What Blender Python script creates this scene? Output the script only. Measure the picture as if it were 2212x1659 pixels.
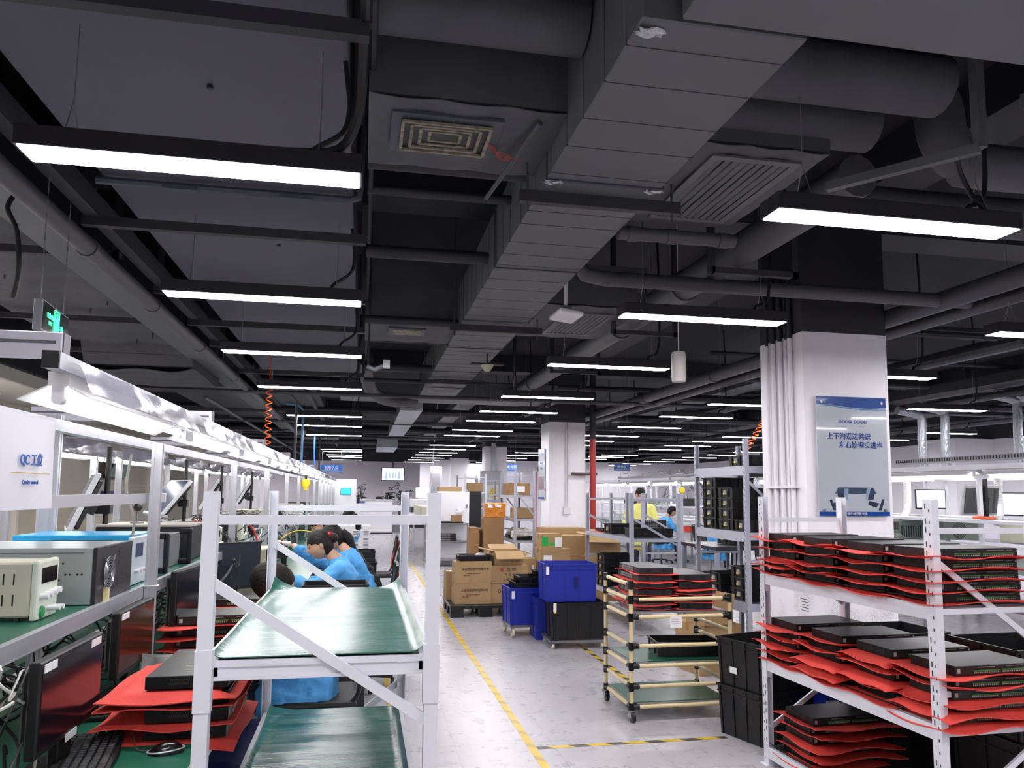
import bpy, bmesh, math, random
from mathutils import Vector, Matrix
random.seed(7)
SC = bpy.context.scene
for o in list(bpy.data.objects): bpy.data.objects.remove(o)
COL = SC.collection
R = math.radians
PI = math.pi
# ---------------------------------------------------------------- camera
def make_camera():
    yaw, pitch, roll, F, CX, CY = R(11.04), R(5.81), R(.506), 1640., 1106., 896.
    fw = Vector((math.sin(yaw)*math.cos(pitch), math.cos(yaw)*math.cos(pitch), math.sin(pitch)))
    r0 = Vector((math.cos(yaw), -math.sin(yaw), 0)); u0 = r0.cross(fw)
    rt = math.cos(roll)*r0 + math.sin(roll)*u0; up = -math.sin(roll)*r0 + math.cos(roll)*u0
    cd = bpy.data.cameras.new('camera'); cam = bpy.data.objects.new('camera', cd); COL.objects.link(cam)
    cd.sensor_fit = 'HORIZONTAL'; cd.sensor_width = 36.; cd.lens = F/2212*36
    cd.shift_y = (CY-829.5)/2212; cd.clip_start = .05; cd.clip_end = 200
    m = Matrix((rt, up, -fw)).transposed().to_4x4(); m.translation = Vector((0, 0, 1.55))
    cam.matrix_world = m; SC.camera = cam
make_camera()
# ---------------------------------------------------------------- world and exposure
W = bpy.data.worlds.new('world'); SC.world = W; W.use_nodes = True
W.node_tree.nodes['Background'].inputs[0].default_value = (.6, .62, .7, 1)
W.node_tree.nodes['Background'].inputs[1].default_value = .05
VS = SC.view_settings
VS.view_transform = 'Standard'; VS.look = 'None'; VS.gamma = 1; VS.exposure = 1.55
try: VS.use_curve_mapping = False
except Exception: pass
PANEL_EMIT = 21.0      # the hanging linear lights
TUBE_EMIT = 8.0       # the fluorescent tubes over the benches
# ---------------------------------------------------------------- materials
def lin(c):
    if isinstance(c, str):
        c = [int(c[i:i+2], 16)/255 for i in (0, 2, 4)]
    return tuple((x/12.92 if x <= .04045 else ((x+.055)/1.055)**2.4) for x in c)
MATS = {}
def mat(name, col, rough=.5, metal=0., emit=0., spec=.5, noise=0., nscale=8., bump=0., bscale=40., alpha=1., trans=0., coat=0., stretch=None, rvar=0.):
    if name in MATS: return MATS[name]
    m = bpy.data.materials.new(name); m.use_nodes = True; nt = m.node_tree; b = nt.nodes['Principled BSDF']
    c = lin(col)
    b.inputs['Base Color'].default_value = (*c, 1); b.inputs['Roughness'].default_value = rough
    b.inputs['Metallic'].default_value = metal; b.inputs['Specular IOR Level'].default_value = spec
    if trans: b.inputs['Transmission Weight'].default_value = trans
    if alpha < 1: b.inputs['Alpha'].default_value = alpha
    if coat: b.inputs['Coat Weight'].default_value = coat
    if emit:
        b.inputs['Emission Color'].default_value = (*c, 1); b.inputs['Emission Strength'].default_value = emit
    if noise or bump or rvar:
        tc = nt.nodes.new('ShaderNodeTexCoord'); mp = nt.nodes.new('ShaderNodeMapping')
        nt.links.new(tc.outputs['Object'], mp.inputs[0])
        if stretch: mp.inputs['Scale'].default_value = stretch
    if noise:
        n = nt.nodes.new('ShaderNodeTexNoise'); n.inputs['Scale'].default_value = nscale; n.inputs['Detail'].default_value = 5
        nt.links.new(mp.outputs[0], n.inputs[0])
        r = nt.nodes.new('ShaderNodeValToRGB')
        r.color_ramp.elements[0].position = .3; r.color_ramp.elements[1].position = .7
        r.color_ramp.elements[0].color = (*[x*(1-noise) for x in c], 1)
        r.color_ramp.elements[1].color = (*[min(1, x*(1+noise*.7)) for x in c], 1)
        nt.links.new(n.outputs[0], r.inputs[0]); nt.links.new(r.outputs[0], b.inputs['Base Color'])
    if bump:
        n = nt.nodes.new('ShaderNodeTexNoise'); n.inputs['Scale'].default_value = bscale; n.inputs['Detail'].default_value = 4
        nt.links.new(mp.outputs[0], n.inputs[0])
        bp = nt.nodes.new('ShaderNodeBump'); bp.inputs['Strength'].default_value = bump; bp.inputs['Distance'].default_value = .02
        nt.links.new(n.outputs[0], bp.inputs['Height']); nt.links.new(bp.outputs[0], b.inputs['Normal'])
    if rvar:
        n = nt.nodes.new('ShaderNodeTexNoise'); n.inputs['Scale'].default_value = 3; n.inputs['Detail'].default_value = 3
        nt.links.new(mp.outputs[0], n.inputs[0])
        mr = nt.nodes.new('ShaderNodeMapRange'); mr.inputs[3].default_value = max(0, rough-rvar); mr.inputs[4].default_value = rough+rvar
        nt.links.new(n.outputs[0], mr.inputs[0]); nt.links.new(mr.outputs[0], b.inputs['Roughness'])
    MATS[name] = m
    return m
# ---------------------------------------------------------------- mesh builder
def basis(d, up=Vector((0, 0, 1))):
    d = Vector(d).normalized(); up = Vector(up)
    if abs(d.dot(up)) > .98: up = Vector((0, 1, 0)) if abs(d.y) < .9 else Vector((1, 0, 0))
    s = d.cross(up).normalized(); return d, s, s.cross(d).normalized()
class MB:
    def __init__(s): s.v = []; s.f = []; s.fm = []; s.mi = 0
    def add(s, vs, fs):
        k = len(s.v); s.v += [tuple(p) for p in vs]; s.f += [tuple(i+k for i in f) for f in fs]; s.fm += [s.mi]*len(fs); return s
    def box(s, x0, y0, z0, x1, y1, z1):
        return s.add([(x0,y0,z0),(x1,y0,z0),(x1,y1,z0),(x0,y1,z0),(x0,y0,z1),(x1,y0,z1),(x1,y1,z1),(x0,y1,z1)],
                     [(0,3,2,1),(4,5,6,7),(0,1,5,4),(1,2,6,5),(2,3,7,6),(3,0,4,7)])
    def cbox(s, x, y, z, w, d, h): return s.box(x-w/2, y-d/2, z, x+w/2, y+d/2, z+h)
    def obox(s, c, size, rot=(0, 0, 0)):
        m = Matrix.Translation(c) @ (Matrix.Rotation(rot[2], 4, 'Z') @ Matrix.Rotation(rot[1], 4, 'Y') @ Matrix.Rotation(rot[0], 4, 'X'))
        a, b, h = [q/2 for q in size]
        vs = [m @ Vector(p) for p in ((-a,-b,-h),(a,-b,-h),(a,b,-h),(-a,b,-h),(-a,-b,h),(a,-b,h),(a,b,h),(-a,b,h))]
        return s.add(vs, [(0,3,2,1),(4,5,6,7),(0,1,5,4),(1,2,6,5),(2,3,7,6),(3,0,4,7)])
    def bar(s, p0, p1, w, h, up=(0, 0, 1)):
        p0, p1 = Vector(p0), Vector(p1); d, a, b = basis(p1-p0, up); a = a*w/2; b = b*h/2
        vs = [p0-a-b, p0+a-b, p0+a+b, p0-a+b, p1-a-b, p1+a-b, p1+a+b, p1-a+b]
        return s.add(vs, [(3,2,1,0),(4,5,6,7),(0,1,5,4),(1,2,6,5),(2,3,7,6),(3,0,4,7)])
    def tube(s, pts, r, n=8, cap=True):
        pts = [Vector(p) for p in pts]; rs = r if isinstance(r, (list, tuple)) else [r]*len(pts)
        vs = []; fs = []; prev = None
        for i, p in enumerate(pts):
            t = (pts[min(i+1, len(pts)-1)]-pts[max(i-1, 0)])
            if t.length < 1e-9: t = Vector((0, 0, 1))
            t.normalize()
            if prev is None: _, a, b = basis(t)
            else:
                a = prev - t*prev.dot(t)
                if a.length < 1e-6: _, a, b = basis(t)
                a.normalize(); b = a.cross(t)
            prev = a
            for k in range(n):
                q = 2*PI*k/n; vs.append(p + (a*math.cos(q)+b*math.sin(q))*rs[i])
        m = len(pts)
        for i in range(m-1):
            for k in range(n):
                fs.append((i*n+k, i*n+(k+1) % n, (i+1)*n+(k+1) % n, (i+1)*n+k))
        if cap: fs.append(tuple(range(n-1, -1, -1))); fs.append(tuple((m-1)*n+k for k in range(n)))
        return s.add(vs, fs)
    def cyl(s, p0, p1, r, r2=None, n=12): return s.tube([p0, p1], [r, r if r2 is None else r2], n)
    def lathe(s, prof, c=(0, 0, 0), n=16, sx=1, sy=1):
        vs = []; fs = []
        for r, z in prof:
            for k in range(n):
                q = 2*PI*k/n; vs.append((c[0]+r*math.cos(q)*sx, c[1]+r*math.sin(q)*sy, c[2]+z))
        m = len(prof)
        for i in range(m-1):
            for k in range(n): fs.append((i*n+k, i*n+(k+1) % n, (i+1)*n+(k+1) % n, (i+1)*n+k))
        fs.append(tuple(range(n-1, -1, -1))); fs.append(tuple((m-1)*n+k for k in range(n)))
        return s.add(vs, fs)
    def ball(s, c, r, n=12, m=8, sc=(1, 1, 1)):
        prof = [(max(1e-4, math.sin(PI*i/m))*r, -math.cos(PI*i/m)*r) for i in range(m+1)]
        k = len(s.v); s.lathe(prof, (0, 0, 0), n)
        for i in range(k, len(s.v)):
            x, y, z = s.v[i]; s.v[i] = (c[0]+x*sc[0], c[1]+y*sc[1], c[2]+z*sc[2])
        return s
    def prism(s, pts, a0, a1, axis='y'):
        """outline pts (2D) extruded along axis"""
        n = len(pts)
        def P(u, v, w): return {'y': (u, w, v), 'x': (w, u, v), 'z': (u, v, w)}[axis]
        vs = [P(u, v, a0) for u, v in pts]+[P(u, v, a1) for u, v in pts]
        fs = [tuple(range(n-1, -1, -1)), tuple(range(n, 2*n))]+[(i, (i+1) % n, n+(i+1) % n, n+i) for i in range(n)]
        return s.add(vs, fs)
    def grid(s, fn, nu, nv, thick=0.):
        vs = [Vector(fn(i/nu, j/nv)) for j in range(nv+1) for i in range(nu+1)]
        fs = [(j*(nu+1)+i, j*(nu+1)+i+1, (j+1)*(nu+1)+i+1, (j+1)*(nu+1)+i) for j in range(nv) for i in range(nu)]
        if thick:
            k = len(vs); vs2 = [v-Vector((0, 0, thick)) for v in vs]
            f2 = [tuple(q+k for q in reversed(f)) for f in fs]
            b = [(i, 0) for i in range(nu+1)]+[(nu, j) for j in range(1, nv+1)]+[(i, nv) for i in range(nu-1, -1, -1)]+[(0, j) for j in range(nv-1, 0, -1)]
            ids = [j*(nu+1)+i for i, j in b]
            side = [(ids[q], ids[(q+1) % len(ids)], ids[(q+1) % len(ids)]+k, ids[q]+k) for q in range(len(ids))]
            side = [tuple(reversed(x)) for x in side]
            return s.add(vs+vs2, fs+f2+side)
        return s.add(vs, fs)
    def xf(s, m, k=0):
        for i in range(k, len(s.v)): s.v[i] = tuple(m @ Vector(s.v[i]))
        return s
    def build(s, name, mats, parent=None, smooth=False, bevel=0., seg=1, loc=None, fix=True, subd=0):
        me = bpy.data.meshes.new(name); me.from_pydata(s.v, [], s.f)
        if not isinstance(mats, (list, tuple)): mats = [mats]
        for m in mats: me.materials.append(m)
        if len(mats) > 1: me.polygons.foreach_set('material_index', s.fm)
        if fix or bevel:
            bm = bmesh.new(); bm.from_mesh(me)
            if bevel:
                es = [e for e in bm.edges if len(e.link_faces) == 2 and e.calc_face_angle(0) > .6]
                bmesh.ops.bevel(bm, geom=es, offset=bevel, segments=seg, affect='EDGES', profile=.5)
            bmesh.ops.recalc_face_normals(bm, faces=bm.faces)
            bm.to_mesh(me); bm.free()
        if smooth:
            me.polygons.foreach_set('use_smooth', [True]*len(me.polygons))
            try: me.set_sharp_from_angle(angle=R(42))
            except Exception: pass
        o = bpy.data.objects.new(name, me); COL.objects.link(o)
        if parent is not None: o.parent = parent
        if loc is not None: o.location = loc
        if subd:
            md = o.modifiers.new('s', 'SUBSURF'); md.levels = subd; md.render_levels = subd
        return o
def tag(o, label, cat, group=None, kind=None):
    o['label'] = label; o['category'] = cat
    if group: o['group'] = group
    if kind: o['kind'] = kind
    return o
def thing(name, label, cat, loc=(0, 0, 0), rz=0., group=None):
    o = bpy.data.objects.new(name, None); COL.objects.link(o); o.empty_display_size = .1
    o.location = loc; o.rotation_euler = (0, 0, rz)
    return tag(o, label, cat, group)
def struct(o):
    o['kind'] = 'structure'; return o
CH = {}
def adopt(root):
    """remember the parts of a thing so that copies can be made quickly"""
    CH[root.name] = [(c, [g for g in bpy.data.objects if g.parent == c]) for c in bpy.data.objects if c.parent == root]
    return root
def dup(root, loc, rz=0., label=None, group=None, rot=None):
    r = root.copy(); COL.objects.link(r); r.location = loc; r.rotation_euler = rot or (0, 0, rz)
    if label: r['label'] = label
    if group: r['group'] = group
    for c, gs in CH.get(root.name, ()):
        d = c.copy(); COL.objects.link(d); d.parent = r
        for g in gs:
            h = g.copy(); COL.objects.link(h); h.parent = d
    return r
class Proto:
    """builds the first one where it is wanted, then copies it"""
    def __init__(s, fn): s.fn = fn; s.o = None
    def put(s, loc, label, rz=0., group=None, rot=None):
        if s.o is None:
            s.o = s.fn(label); adopt(s.o); s.o.location = loc; s.o.rotation_euler = rot or (0, 0, rz)
            if group: s.o['group'] = group
            return s.o
        return dup(s.o, loc, rz, label, group, rot)
ORD = ['first', 'second', 'third', 'fourth', 'fifth', 'sixth', 'seventh', 'eighth', 'ninth', 'tenth', 'eleventh', 'twelfth', 'thirteenth', 'fourteenth', 'fifteenth', 'sixteenth', 'seventeenth', 'eighteenth', 'nineteenth', 'twentieth']
def text(s, size, m, parent, loc, rot=(0, 0, 0), name='lettering', align='CENTER', ext=.0008, sx=1., bold=0.):
    cu = bpy.data.curves.new(name, 'FONT'); cu.body = s; cu.size = size; cu.align_x = align; cu.align_y = 'CENTER'; cu.extrude = ext; cu.offset = bold
    o = bpy.data.objects.new(name, cu); COL.objects.link(o)
    dg = bpy.context.evaluated_depsgraph_get(); me = bpy.data.meshes.new_from_object(o.evaluated_get(dg)); bpy.data.objects.remove(o)
    me.materials.clear(); me.materials.append(m); o = bpy.data.objects.new(name, me); COL.objects.link(o)
    if parent is not None: o.parent = parent
    o.location = loc; o.rotation_euler = rot; o.scale = (sx, 1, 1)
    return o
def catenary(a, b, sag, n=10, jit=0.):
    a, b = Vector(a), Vector(b); out = []
    for i in range(n+1):
        t = i/n; p = a.lerp(b, t); p.z -= sag*4*t*(1-t)
        if jit and 0 < i < n: p += Vector((random.uniform(-jit, jit), random.uniform(-jit, jit), random.uniform(-jit, jit)))
        out.append(p)
    return out
def smoothpath(pts, k=4):
    pts = [Vector(p) for p in pts]; out = []
    for i in range(len(pts)-1):
        p0 = pts[max(i-1, 0)]; p1 = pts[i]; p2 = pts[i+1]; p3 = pts[min(i+2, len(pts)-1)]
        for j in range(k):
            t = j/k; out.append(.5*((2*p1)+(p2-p0)*t+(2*p0-5*p1+4*p2-p3)*t*t+(3*p1-p0-3*p2+p3)*t**3))
    out.append(pts[-1]); return out
# ---------------------------------------------------------------- palette
M_DUCT = mat('duct_grey', '5b5e63', .55, noise=.06, nscale=1.5)
M_DUCT2 = mat('duct_grey_side', '434850', .5, noise=.06, nscale=2)
M_INS = mat('insulation_grey', '4f5057', .7, noise=.12, nscale=3, bump=.35, bscale=9)
M_PIPE = mat('pipe_grey', '494950', .5, noise=.05)
M_DARK = mat('painted_dark', '2c2c34', .6, noise=.08, nscale=3)
M_BLK = mat('black_plastic', '0e0f11', .42)
M_BLK2 = mat('black_plastic_matt', '17181b', .6)
M_WHITE = mat('white_powder_coat', 'd9dae2', .35)
M_ALU = mat('aluminium', 'b4b6bd', .38, metal=.75)
M_GREEN = mat('green_mat', '1d5f4c', .32, noise=.12, nscale=4)
M_CABLE = mat('black_cable', '101114', .5)
M_STEEL = mat('steel', '9a9ca0', .3, metal=.9)
M_CARD = mat('cardboard', 'a5865f', .75, noise=.08, nscale=5)
M_CARD2 = mat('cardboard_dark', '8f6b47', .75, noise=.1, nscale=5)
M_TAPEB = mat('brown_tape', '96703f', .25)
M_PAPER = mat('white_paper', 'e6e6e8', .6)
M_BLUE = mat('blue_crate', '1c2b98', .4)
M_RED = mat('red_foam', 'd5423a', .75, bump=.1, bscale=60)
M_YEL = mat('yellow', 'e8c417', .5)
M_SCRW = mat('white_plastic', 'dedee2', .4)
M_BEIGE = mat('beige_instrument', 'c9c6b4', .5)
M_CLOTH = mat('blue_cleanroom_cloth', '4f9fdd', .7, noise=.08, nscale=9, bump=.6, bscale=16)
M_SKIN = mat('skin', 'c79a80', .55)
M_HAIR = mat('hair', '0e0a09', .5, spec=.3, bump=.5, bscale=40, stretch=(.3, 3, 1))
M_PCB = mat('green_board', '1f7a42', .5)
# ================================================================ the room
def floor_material():
    m = bpy.data.materials.new('vinyl_tile_floor'); m.use_nodes = True; nt = m.node_tree; b = nt.nodes['Principled BSDF']
    tc = nt.nodes.new('ShaderNodeTexCoord')
    br = nt.nodes.new('ShaderNodeTexBrick'); br.offset = 0; br.inputs['Scale'].default_value = 1.0
    br.inputs['Mortar Size'].default_value = .0022; br.inputs['Mortar Smooth'].default_value = .1
    br.inputs['Brick Width'].default_value = .6; br.inputs['Row Height'].default_value = .6
    c = lin('aeabb0')
    br.inputs['Color1'].default_value = (*c, 1); br.inputs['Color2'].default_value = (*[x*.95 for x in c], 1)
    br.inputs['Mortar'].default_value = (*[x*.55 for x in c], 1)
    nt.links.new(tc.outputs['Object'], br.inputs[0])
    n = nt.nodes.new('ShaderNodeTexNoise'); n.inputs['Scale'].default_value = 9; n.inputs['Detail'].default_value = 8
    nt.links.new(tc.outputs['Object'], n.inputs[0])
    r = nt.nodes.new('ShaderNodeValToRGB'); r.color_ramp.elements[0].position = .3; r.color_ramp.elements[0].color = (.92, .91, .9, 1)
    r.color_ramp.elements[1].position = .6; r.color_ramp.elements[1].color = (1, 1, 1, 1)
    nt.links.new(n.outputs[0], r.inputs[0])
    mx = nt.nodes.new('ShaderNodeMix'); mx.data_type = 'RGBA'; mx.blend_type = 'MULTIPLY'; mx.inputs[0].default_value = .5
    nt.links.new(br.outputs['Color'], mx.inputs[6]); nt.links.new(r.outputs[0], mx.inputs[7])
    nt.links.new(mx.outputs[2], b.inputs['Base Color'])
    mr = nt.nodes.new('ShaderNodeMapRange'); mr.inputs[3].default_value = .25; mr.inputs[4].default_value = .31; b.inputs['Specular IOR Level'].default_value = .4
    nt.links.new(n.outputs[0], mr.inputs[0]); nt.links.new(mr.outputs[0], b.inputs['Roughness'])
    bp = nt.nodes.new('ShaderNodeBump'); bp.inputs['Strength'].default_value = .15; bp.inputs['Distance'].default_value = .004
    n2 = nt.nodes.new('ShaderNodeTexNoise'); n2.inputs['Scale'].default_value = 2.2; n2.inputs['Detail'].default_value = 2
    nt.links.new(tc.outputs['Object'], n2.inputs[0]); nt.links.new(n2.outputs[0], bp.inputs['Height']); nt.links.new(bp.outputs[0], b.inputs['Normal'])
    return m
M_WALL = mat('wall_white', 'efecf5', .6)
M_WALLL = mat('wall_beige', 'dcd4c8', .7)
M_SLAB = mat('slab_dark', '22222a', .8, noise=.1)
XL, XR, Y0, Y1, ZC = -5.2, 14.2, -6.0, 34.6, 4.1
struct(MB().box(XL-.2, Y0-.2, -.1, XR+.2, Y1+.2, 0).build('floor', floor_material()))
struct(MB().box(XL-.2, Y0-.2, ZC, XR+.2, Y1+.2, ZC+.15).build('ceiling', M_SLAB))
w = MB().box(XL-.2, Y1, 0, XR+.2, Y1+.15, 2.86); w.mi = 1; w.box(XL-.2, Y1, 2.86, XR+.2, Y1+.15, ZC)
struct(w.build('wall_back', [mat('wall_lavender', 'f1ecf8', .6), M_DARK]))
w = MB().box(XR, Y0, 0, XR+.15, Y1, 2.86); w.box(13.2, 15.0, 0, XR, 16.0, 2.86); w.mi = 1; w.box(XR, Y0, 2.86, XR+.15, Y1, ZC)
struct(w.build('wall_right', [M_WALL, M_DARK]))
struct(MB().box(XL-.15, Y0, 0, XL, Y1, ZC).build('wall_left', M_WALLL))
struct(MB().box(XL, Y0-.15, 0, XR, Y0, ZC).build('wall_front', M_WALL))
# lowered ceiling over the side passage, with its fascia
struct(MB().box(XL, Y0, 2.8, -4.1, 24, 2.84).box(-4.12, Y0, 2.8, -4.08, 24, 3.1).build('ceiling_passage', mat('passage_ceiling', 'd2cec6', .8)))
struct(MB().box(-4.08, Y0, 2.95, -4.0, 24, ZC).build('trim_1', M_SLAB))
# downstand beams over the column lines
for k, yb in enumerate((-2.2, 5.8, 13.95, 22.1, 30.1)):
    struct(MB().box(XL, yb-.2, 3.78, XR, yb+.2, ZC).build('ceiling_beam', M_DARK))
for k, xb in enumerate((3.8, 11.8)):
    struct(MB().box(xb-.2, Y0, 3.8, xb+.2, Y1, ZC).build('ceiling_beam', M_DARK))
# columns: white below, dark paint above 2.86 m
def column(x0, y0, x1, y1, label):
    t = thing('column', label, 'column', ((x0+x1)/2, (y0+y1)/2, 0)); t['kind'] = 'structure'
    a, b = (x1-x0)/2, (y1-y0)/2
    MB().box(-a, -b, 0, a, b, 2.86).build('white_shaft', mat('column_white', 'ebe8ee', .5, noise=.02, bump=.08, bscale=25), t)
    MB().box(-a, -b, 2.86, a, b, ZC-.03).build('dark_upper_shaft', M_DARK, t)
    return t
c1 = column(3.44, 5.46, 4.2, 6.12, 'white square column with the blue and grey poster on its front')
c2 = column(3.38, 13.7, 4.08, 14.35, 'white square column beside the red riser pipe')
c3 = column(3.46, 21.7, 4.1, 22.3, 'white column behind the grey electrical cabinet and the orange wrapped parcel')
c4 = column(3.4, 29.9, 4.1, 30.5, 'fourth white column from the camera, beyond the electrical cabinet')
for y in (5.5, 21.7): column(11.4, y, 12.1, y+.65, 'white column of the side wall row, %s' % {5.5: 'nearest the camera', 21.7: 'furthest from the camera'}[y])
# peeling paint flakes low on the first column
def crack_mat():
    m = bpy.data.materials.new('peeling_paint'); m.use_nodes = True; nt = m.node_tree; b = nt.nodes['Principled BSDF']
    tc = nt.nodes.new('ShaderNodeTexCoord'); v = nt.nodes.new('ShaderNodeTexVoronoi'); v.feature = 'DISTANCE_TO_EDGE'; v.inputs['Scale'].default_value = 62
    mp = nt.nodes.new('ShaderNodeMapping'); mp.inputs['Scale'].default_value = (.7, 1, 2.6)
    nz = nt.nodes.new('ShaderNodeTexNoise'); nz.inputs['Scale'].default_value = 3.5; nz.inputs['Detail'].default_value = 6
    nt.links.new(tc.outputs['Object'], mp.inputs[0]); nt.links.new(mp.outputs[0], v.inputs[0]); nt.links.new(tc.outputs['Object'], nz.inputs[0])
    mr = nt.nodes.new('ShaderNodeMapRange'); mr.inputs[1].default_value = .45; mr.inputs[2].default_value = .62; mr.inputs[3].default_value = 0; mr.inputs[4].default_value = .035
    nt.links.new(nz.outputs[0], mr.inputs[0])
    lt = nt.nodes.new('ShaderNodeMath'); lt.operation = 'LESS_THAN'; nt.links.new(v.outputs['Distance'], lt.inputs[0]); nt.links.new(mr.outputs[0], lt.inputs[1])
    mx = nt.nodes.new('ShaderNodeMix'); mx.data_type = 'RGBA'; mx.inputs[6].default_value = (*lin('ebe8ee'), 1); mx.inputs[7].default_value = (*lin('57545a'), 1)
    nt.links.new(lt.outputs[0], mx.inputs[0]); nt.links.new(mx.outputs[2], b.inputs['Base Color']); b.inputs['Roughness'].default_value = .6
    return m
MB().box(-.385, -.334, .05, .385, -.331, 1.17).box(-.3835, -.331, .05, -.38, .335, .95).build('peeling_dado', crack_mat(), c1)
# conduits down the left face of the first column, joined by two straps
cd = thing('conduit_run', 'run of white painted conduits down the poster column to switch boxes', 'conduit', (3.44, 5.7, 0))
MC = mat('conduit_white', 'e6e3ea', .5, bump=.12, bscale=30)
for i, (dy, r) in enumerate(((.27, .013), (.17, .02), (.06, .02), (-.03, .013), (-.09, .02))):
    MB().cyl((-.022, dy, 1.22), (-.022, dy, 2.83), r, n=10).build('conduit', MC, cd, smooth=True)
    MB().cyl((-.022, dy, 2.83), (-.022, dy, 3.4), r, n=10).build('dark_conduit', M_DARK, cd, smooth=True)
MB().box(-.05, -.15, 1.6, -.002, .32, 1.62).build('strap', MC, cd)
MB().box(-.05, -.15, 1.22, -.002, .32, 1.235).build('strap', MC, cd)
sw = thing('switch_box', 'white wall switch boxes with dark displays under the conduits', 'switch', (3.44, 5.7, 0))
for i, y in enumerate((.24, .1, -.1)):
    b = MB().box(-.035, y-.07, 1.04, -.003, y+.07, 1.19).build('switch_plate', M_SCRW, sw, bevel=.004)
    MB().box(-.038, y-.03, 1.1, -.034, y+.02, 1.16).build('display', M_BLK, b)
# poster on the first column
def poster(label, loc, rz, w, h):
    t = thing('wall_poster', label, 'poster', loc, rz)
    MB().box(-w/2, -.012, -h/2, w/2, 0, h/2).build('acrylic_board', mat('poster_grey', 'c2c8d2', .12, coat=.6), t)
    n = 24; pts = [(-w/2, h/2)]+[(w/2, h/2)]+[(w/2-w*i/n, h/2-h*(.055+.06*(1-i/n)**.8*math.sin(PI*min(1, .25+.6*(1-i/n))))) for i in range(n+1)]
    MB().prism([(p[0], p[1]) for p in pts], -.0145, -.0125, 'y').build('blue_header', mat('poster_blue', '174a9e', .2), t)
    wave = MB()
    def wf(u, off): return h/2-h*(.055+.06*u**.8*math.sin(PI*min(1, .25+.6*u)))-off
    wave.tube([(-w/2+w*i/n, -.0145, wf(i/n, .008)) for i in range(n+1)], .0022, 4)
    wave.tube([(-w/2+w*i/n, -.0145, wf(i/n, .016*i/n+.003)) for i in range(n+1)], .0016, 4)
    wave.build('wave_line', mat('poster_cyan', '4aa0d8', .3), t)
    MB().box(-w/2, -.0145, -h/2, w/2, -.0125, -h/2+h*.035).build('blue_footer', MATS['poster_blue'], t)
    return t
# ================================================================ hanging linear lights
def panel_mat():
    m = bpy.data.materials.new('lit_diffuser'); m.use_nodes = True; b = m.node_tree.nodes['Principled BSDF']
    b.inputs['Base Color'].default_value = (.8, .8, .8, 1)
    b.inputs['Emission Color'].default_value = (1., .97, 1., 1); b.inputs['Emission Strength'].default_value = PANEL_EMIT
    return m
M_PANEL = panel_mat()
M_HOUS = mat('light_housing', '1e1d24', .5)
M_WIRE = mat('steel_wire', '8a8a90', .4, metal=.6)
def make_light(label, top=1.38):
    t = thing('linear_light', label, 'ceiling light')
    L = 1.13
    MB().box(-L/2-.012, -.075, .0, L/2+.012, .075, .072).build('housing', M_HOUS, t, bevel=.003)
    MB().box(-L/2, -.066, -.004, L/2, .066, -.0005).build('diffuser', M_PANEL, t)
    for x in (-.42, .42):
        w = MB()
        for s in (-1, 1): w.cyl((x, s*.06, .072), (x, 0, .22), .0022, n=4)
        w.cyl((x, 0, .22), (x, 0, top), .0022, n=4); w.build('suspension_wire', M_WIRE, t)
    MB().tube(smoothpath([(.38, .03, .07), (.40, .03, .12), (.5, .04, .2), (.52, .05, .2+(top-.2)*.4), (.5, .05, top)]), .011, 6).build('power_cable', M_CABLE, t, smooth=True)
    return t
light = Proto(make_light); light_short = Proto(lambda l: make_light(l, .49)); light_beam = Proto(lambda l: make_light(l, 1.07))
rows = [(-.61, [-2.9, -1.1, .8, 2.79, 4.7, 6.6, 8.8, 12.1, 13.95, 16.3, 21.9, 23.1, 25.3, 26.8, 29.4], 'row above the workbenches'),  # in each row, entries behind the camera are unseen fixtures added for brightness
        (2.19, [-2.9, -1.1, .8, 2.77, 4.62, 6.6, 8.95, 10.7, 12.2, 14.1, 15.55, 18.95, 20.8, 22.7, 24.2, 26.4, 28.2, 30.4], 'row beside the aisle duct'),
        (4.93, [-2.9, -1.1, .8, 2.6, 4.55, 6.5, 9.05, 10.7, 12.6, 14.7, 16.3, 17.8, 21.8, 23.5, 25.5, 27.7], 'row just beyond the poster column'),
        (7.7, [-1.0, .8, 2.6, 4.5, 6.8, 8.85, 11.7, 14.2, 15.65, 17.2, 18.95, 22.2, 23.5, 25.2], 'second row beyond the poster column'),
        (10.6, [8.5, 12.2, 14.0, 15.7, 17.5, 19.3, 21.0, 22.8, 24.5, 26.2, 28.5, 30.2], 'row by the side wall foil ducts')]
rows.append((12.9, [7.4, 9.0, 10.8, 12.3], 'short added row beside the side wall')); rows.append((-3.3, [24.0, 26.0, 28.0, 30.0, 32.0], 'added row over the far passage behind benches')); rows[2][1].extend([29.6, 31.4, 33.0])  # fixtures added to brighten the side wall and the back wall
for x, ys, rn in rows:
    for i, y in enumerate(ys):
        near_beam = any(abs(y-q) < .2 for q in (-2.2, 5.8, 13.95, 22.1, 30.1))
        (light_short if x < 0 and y < 10.8 else light_beam if near_beam else light).put((x, y, 2.7), (('%s hanging light from the camera in the %s' % (ORD[i-sum(q < 2 for q in ys)], rn)) if y > 2 else '%s hanging light added behind the camera in the %s' % (ORD[max(0, sum(q < 2 for q in ys)-1-i)], rn)), group='hanging lights in the '+rn)
for i, y in enumerate((1.5, 4.0, 6.8, 9.3)):  # unseen panels added to brighten the passage wall
    t = thing('added_panel_light', 'unseen flat panel light added in the lowered passage ceiling, %s along the passage' % ORD[i], 'ceiling light', (-4.65, y, 2.775), 0, 'added passage panel lights')
    MB().box(-.3, -.3, 0, .3, .3, .024).build('frame', M_SCRW, t); MB().box(-.28, -.28, -.003, .28, .28, -.0005).build('diffuser', M_PANEL, t)
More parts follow.
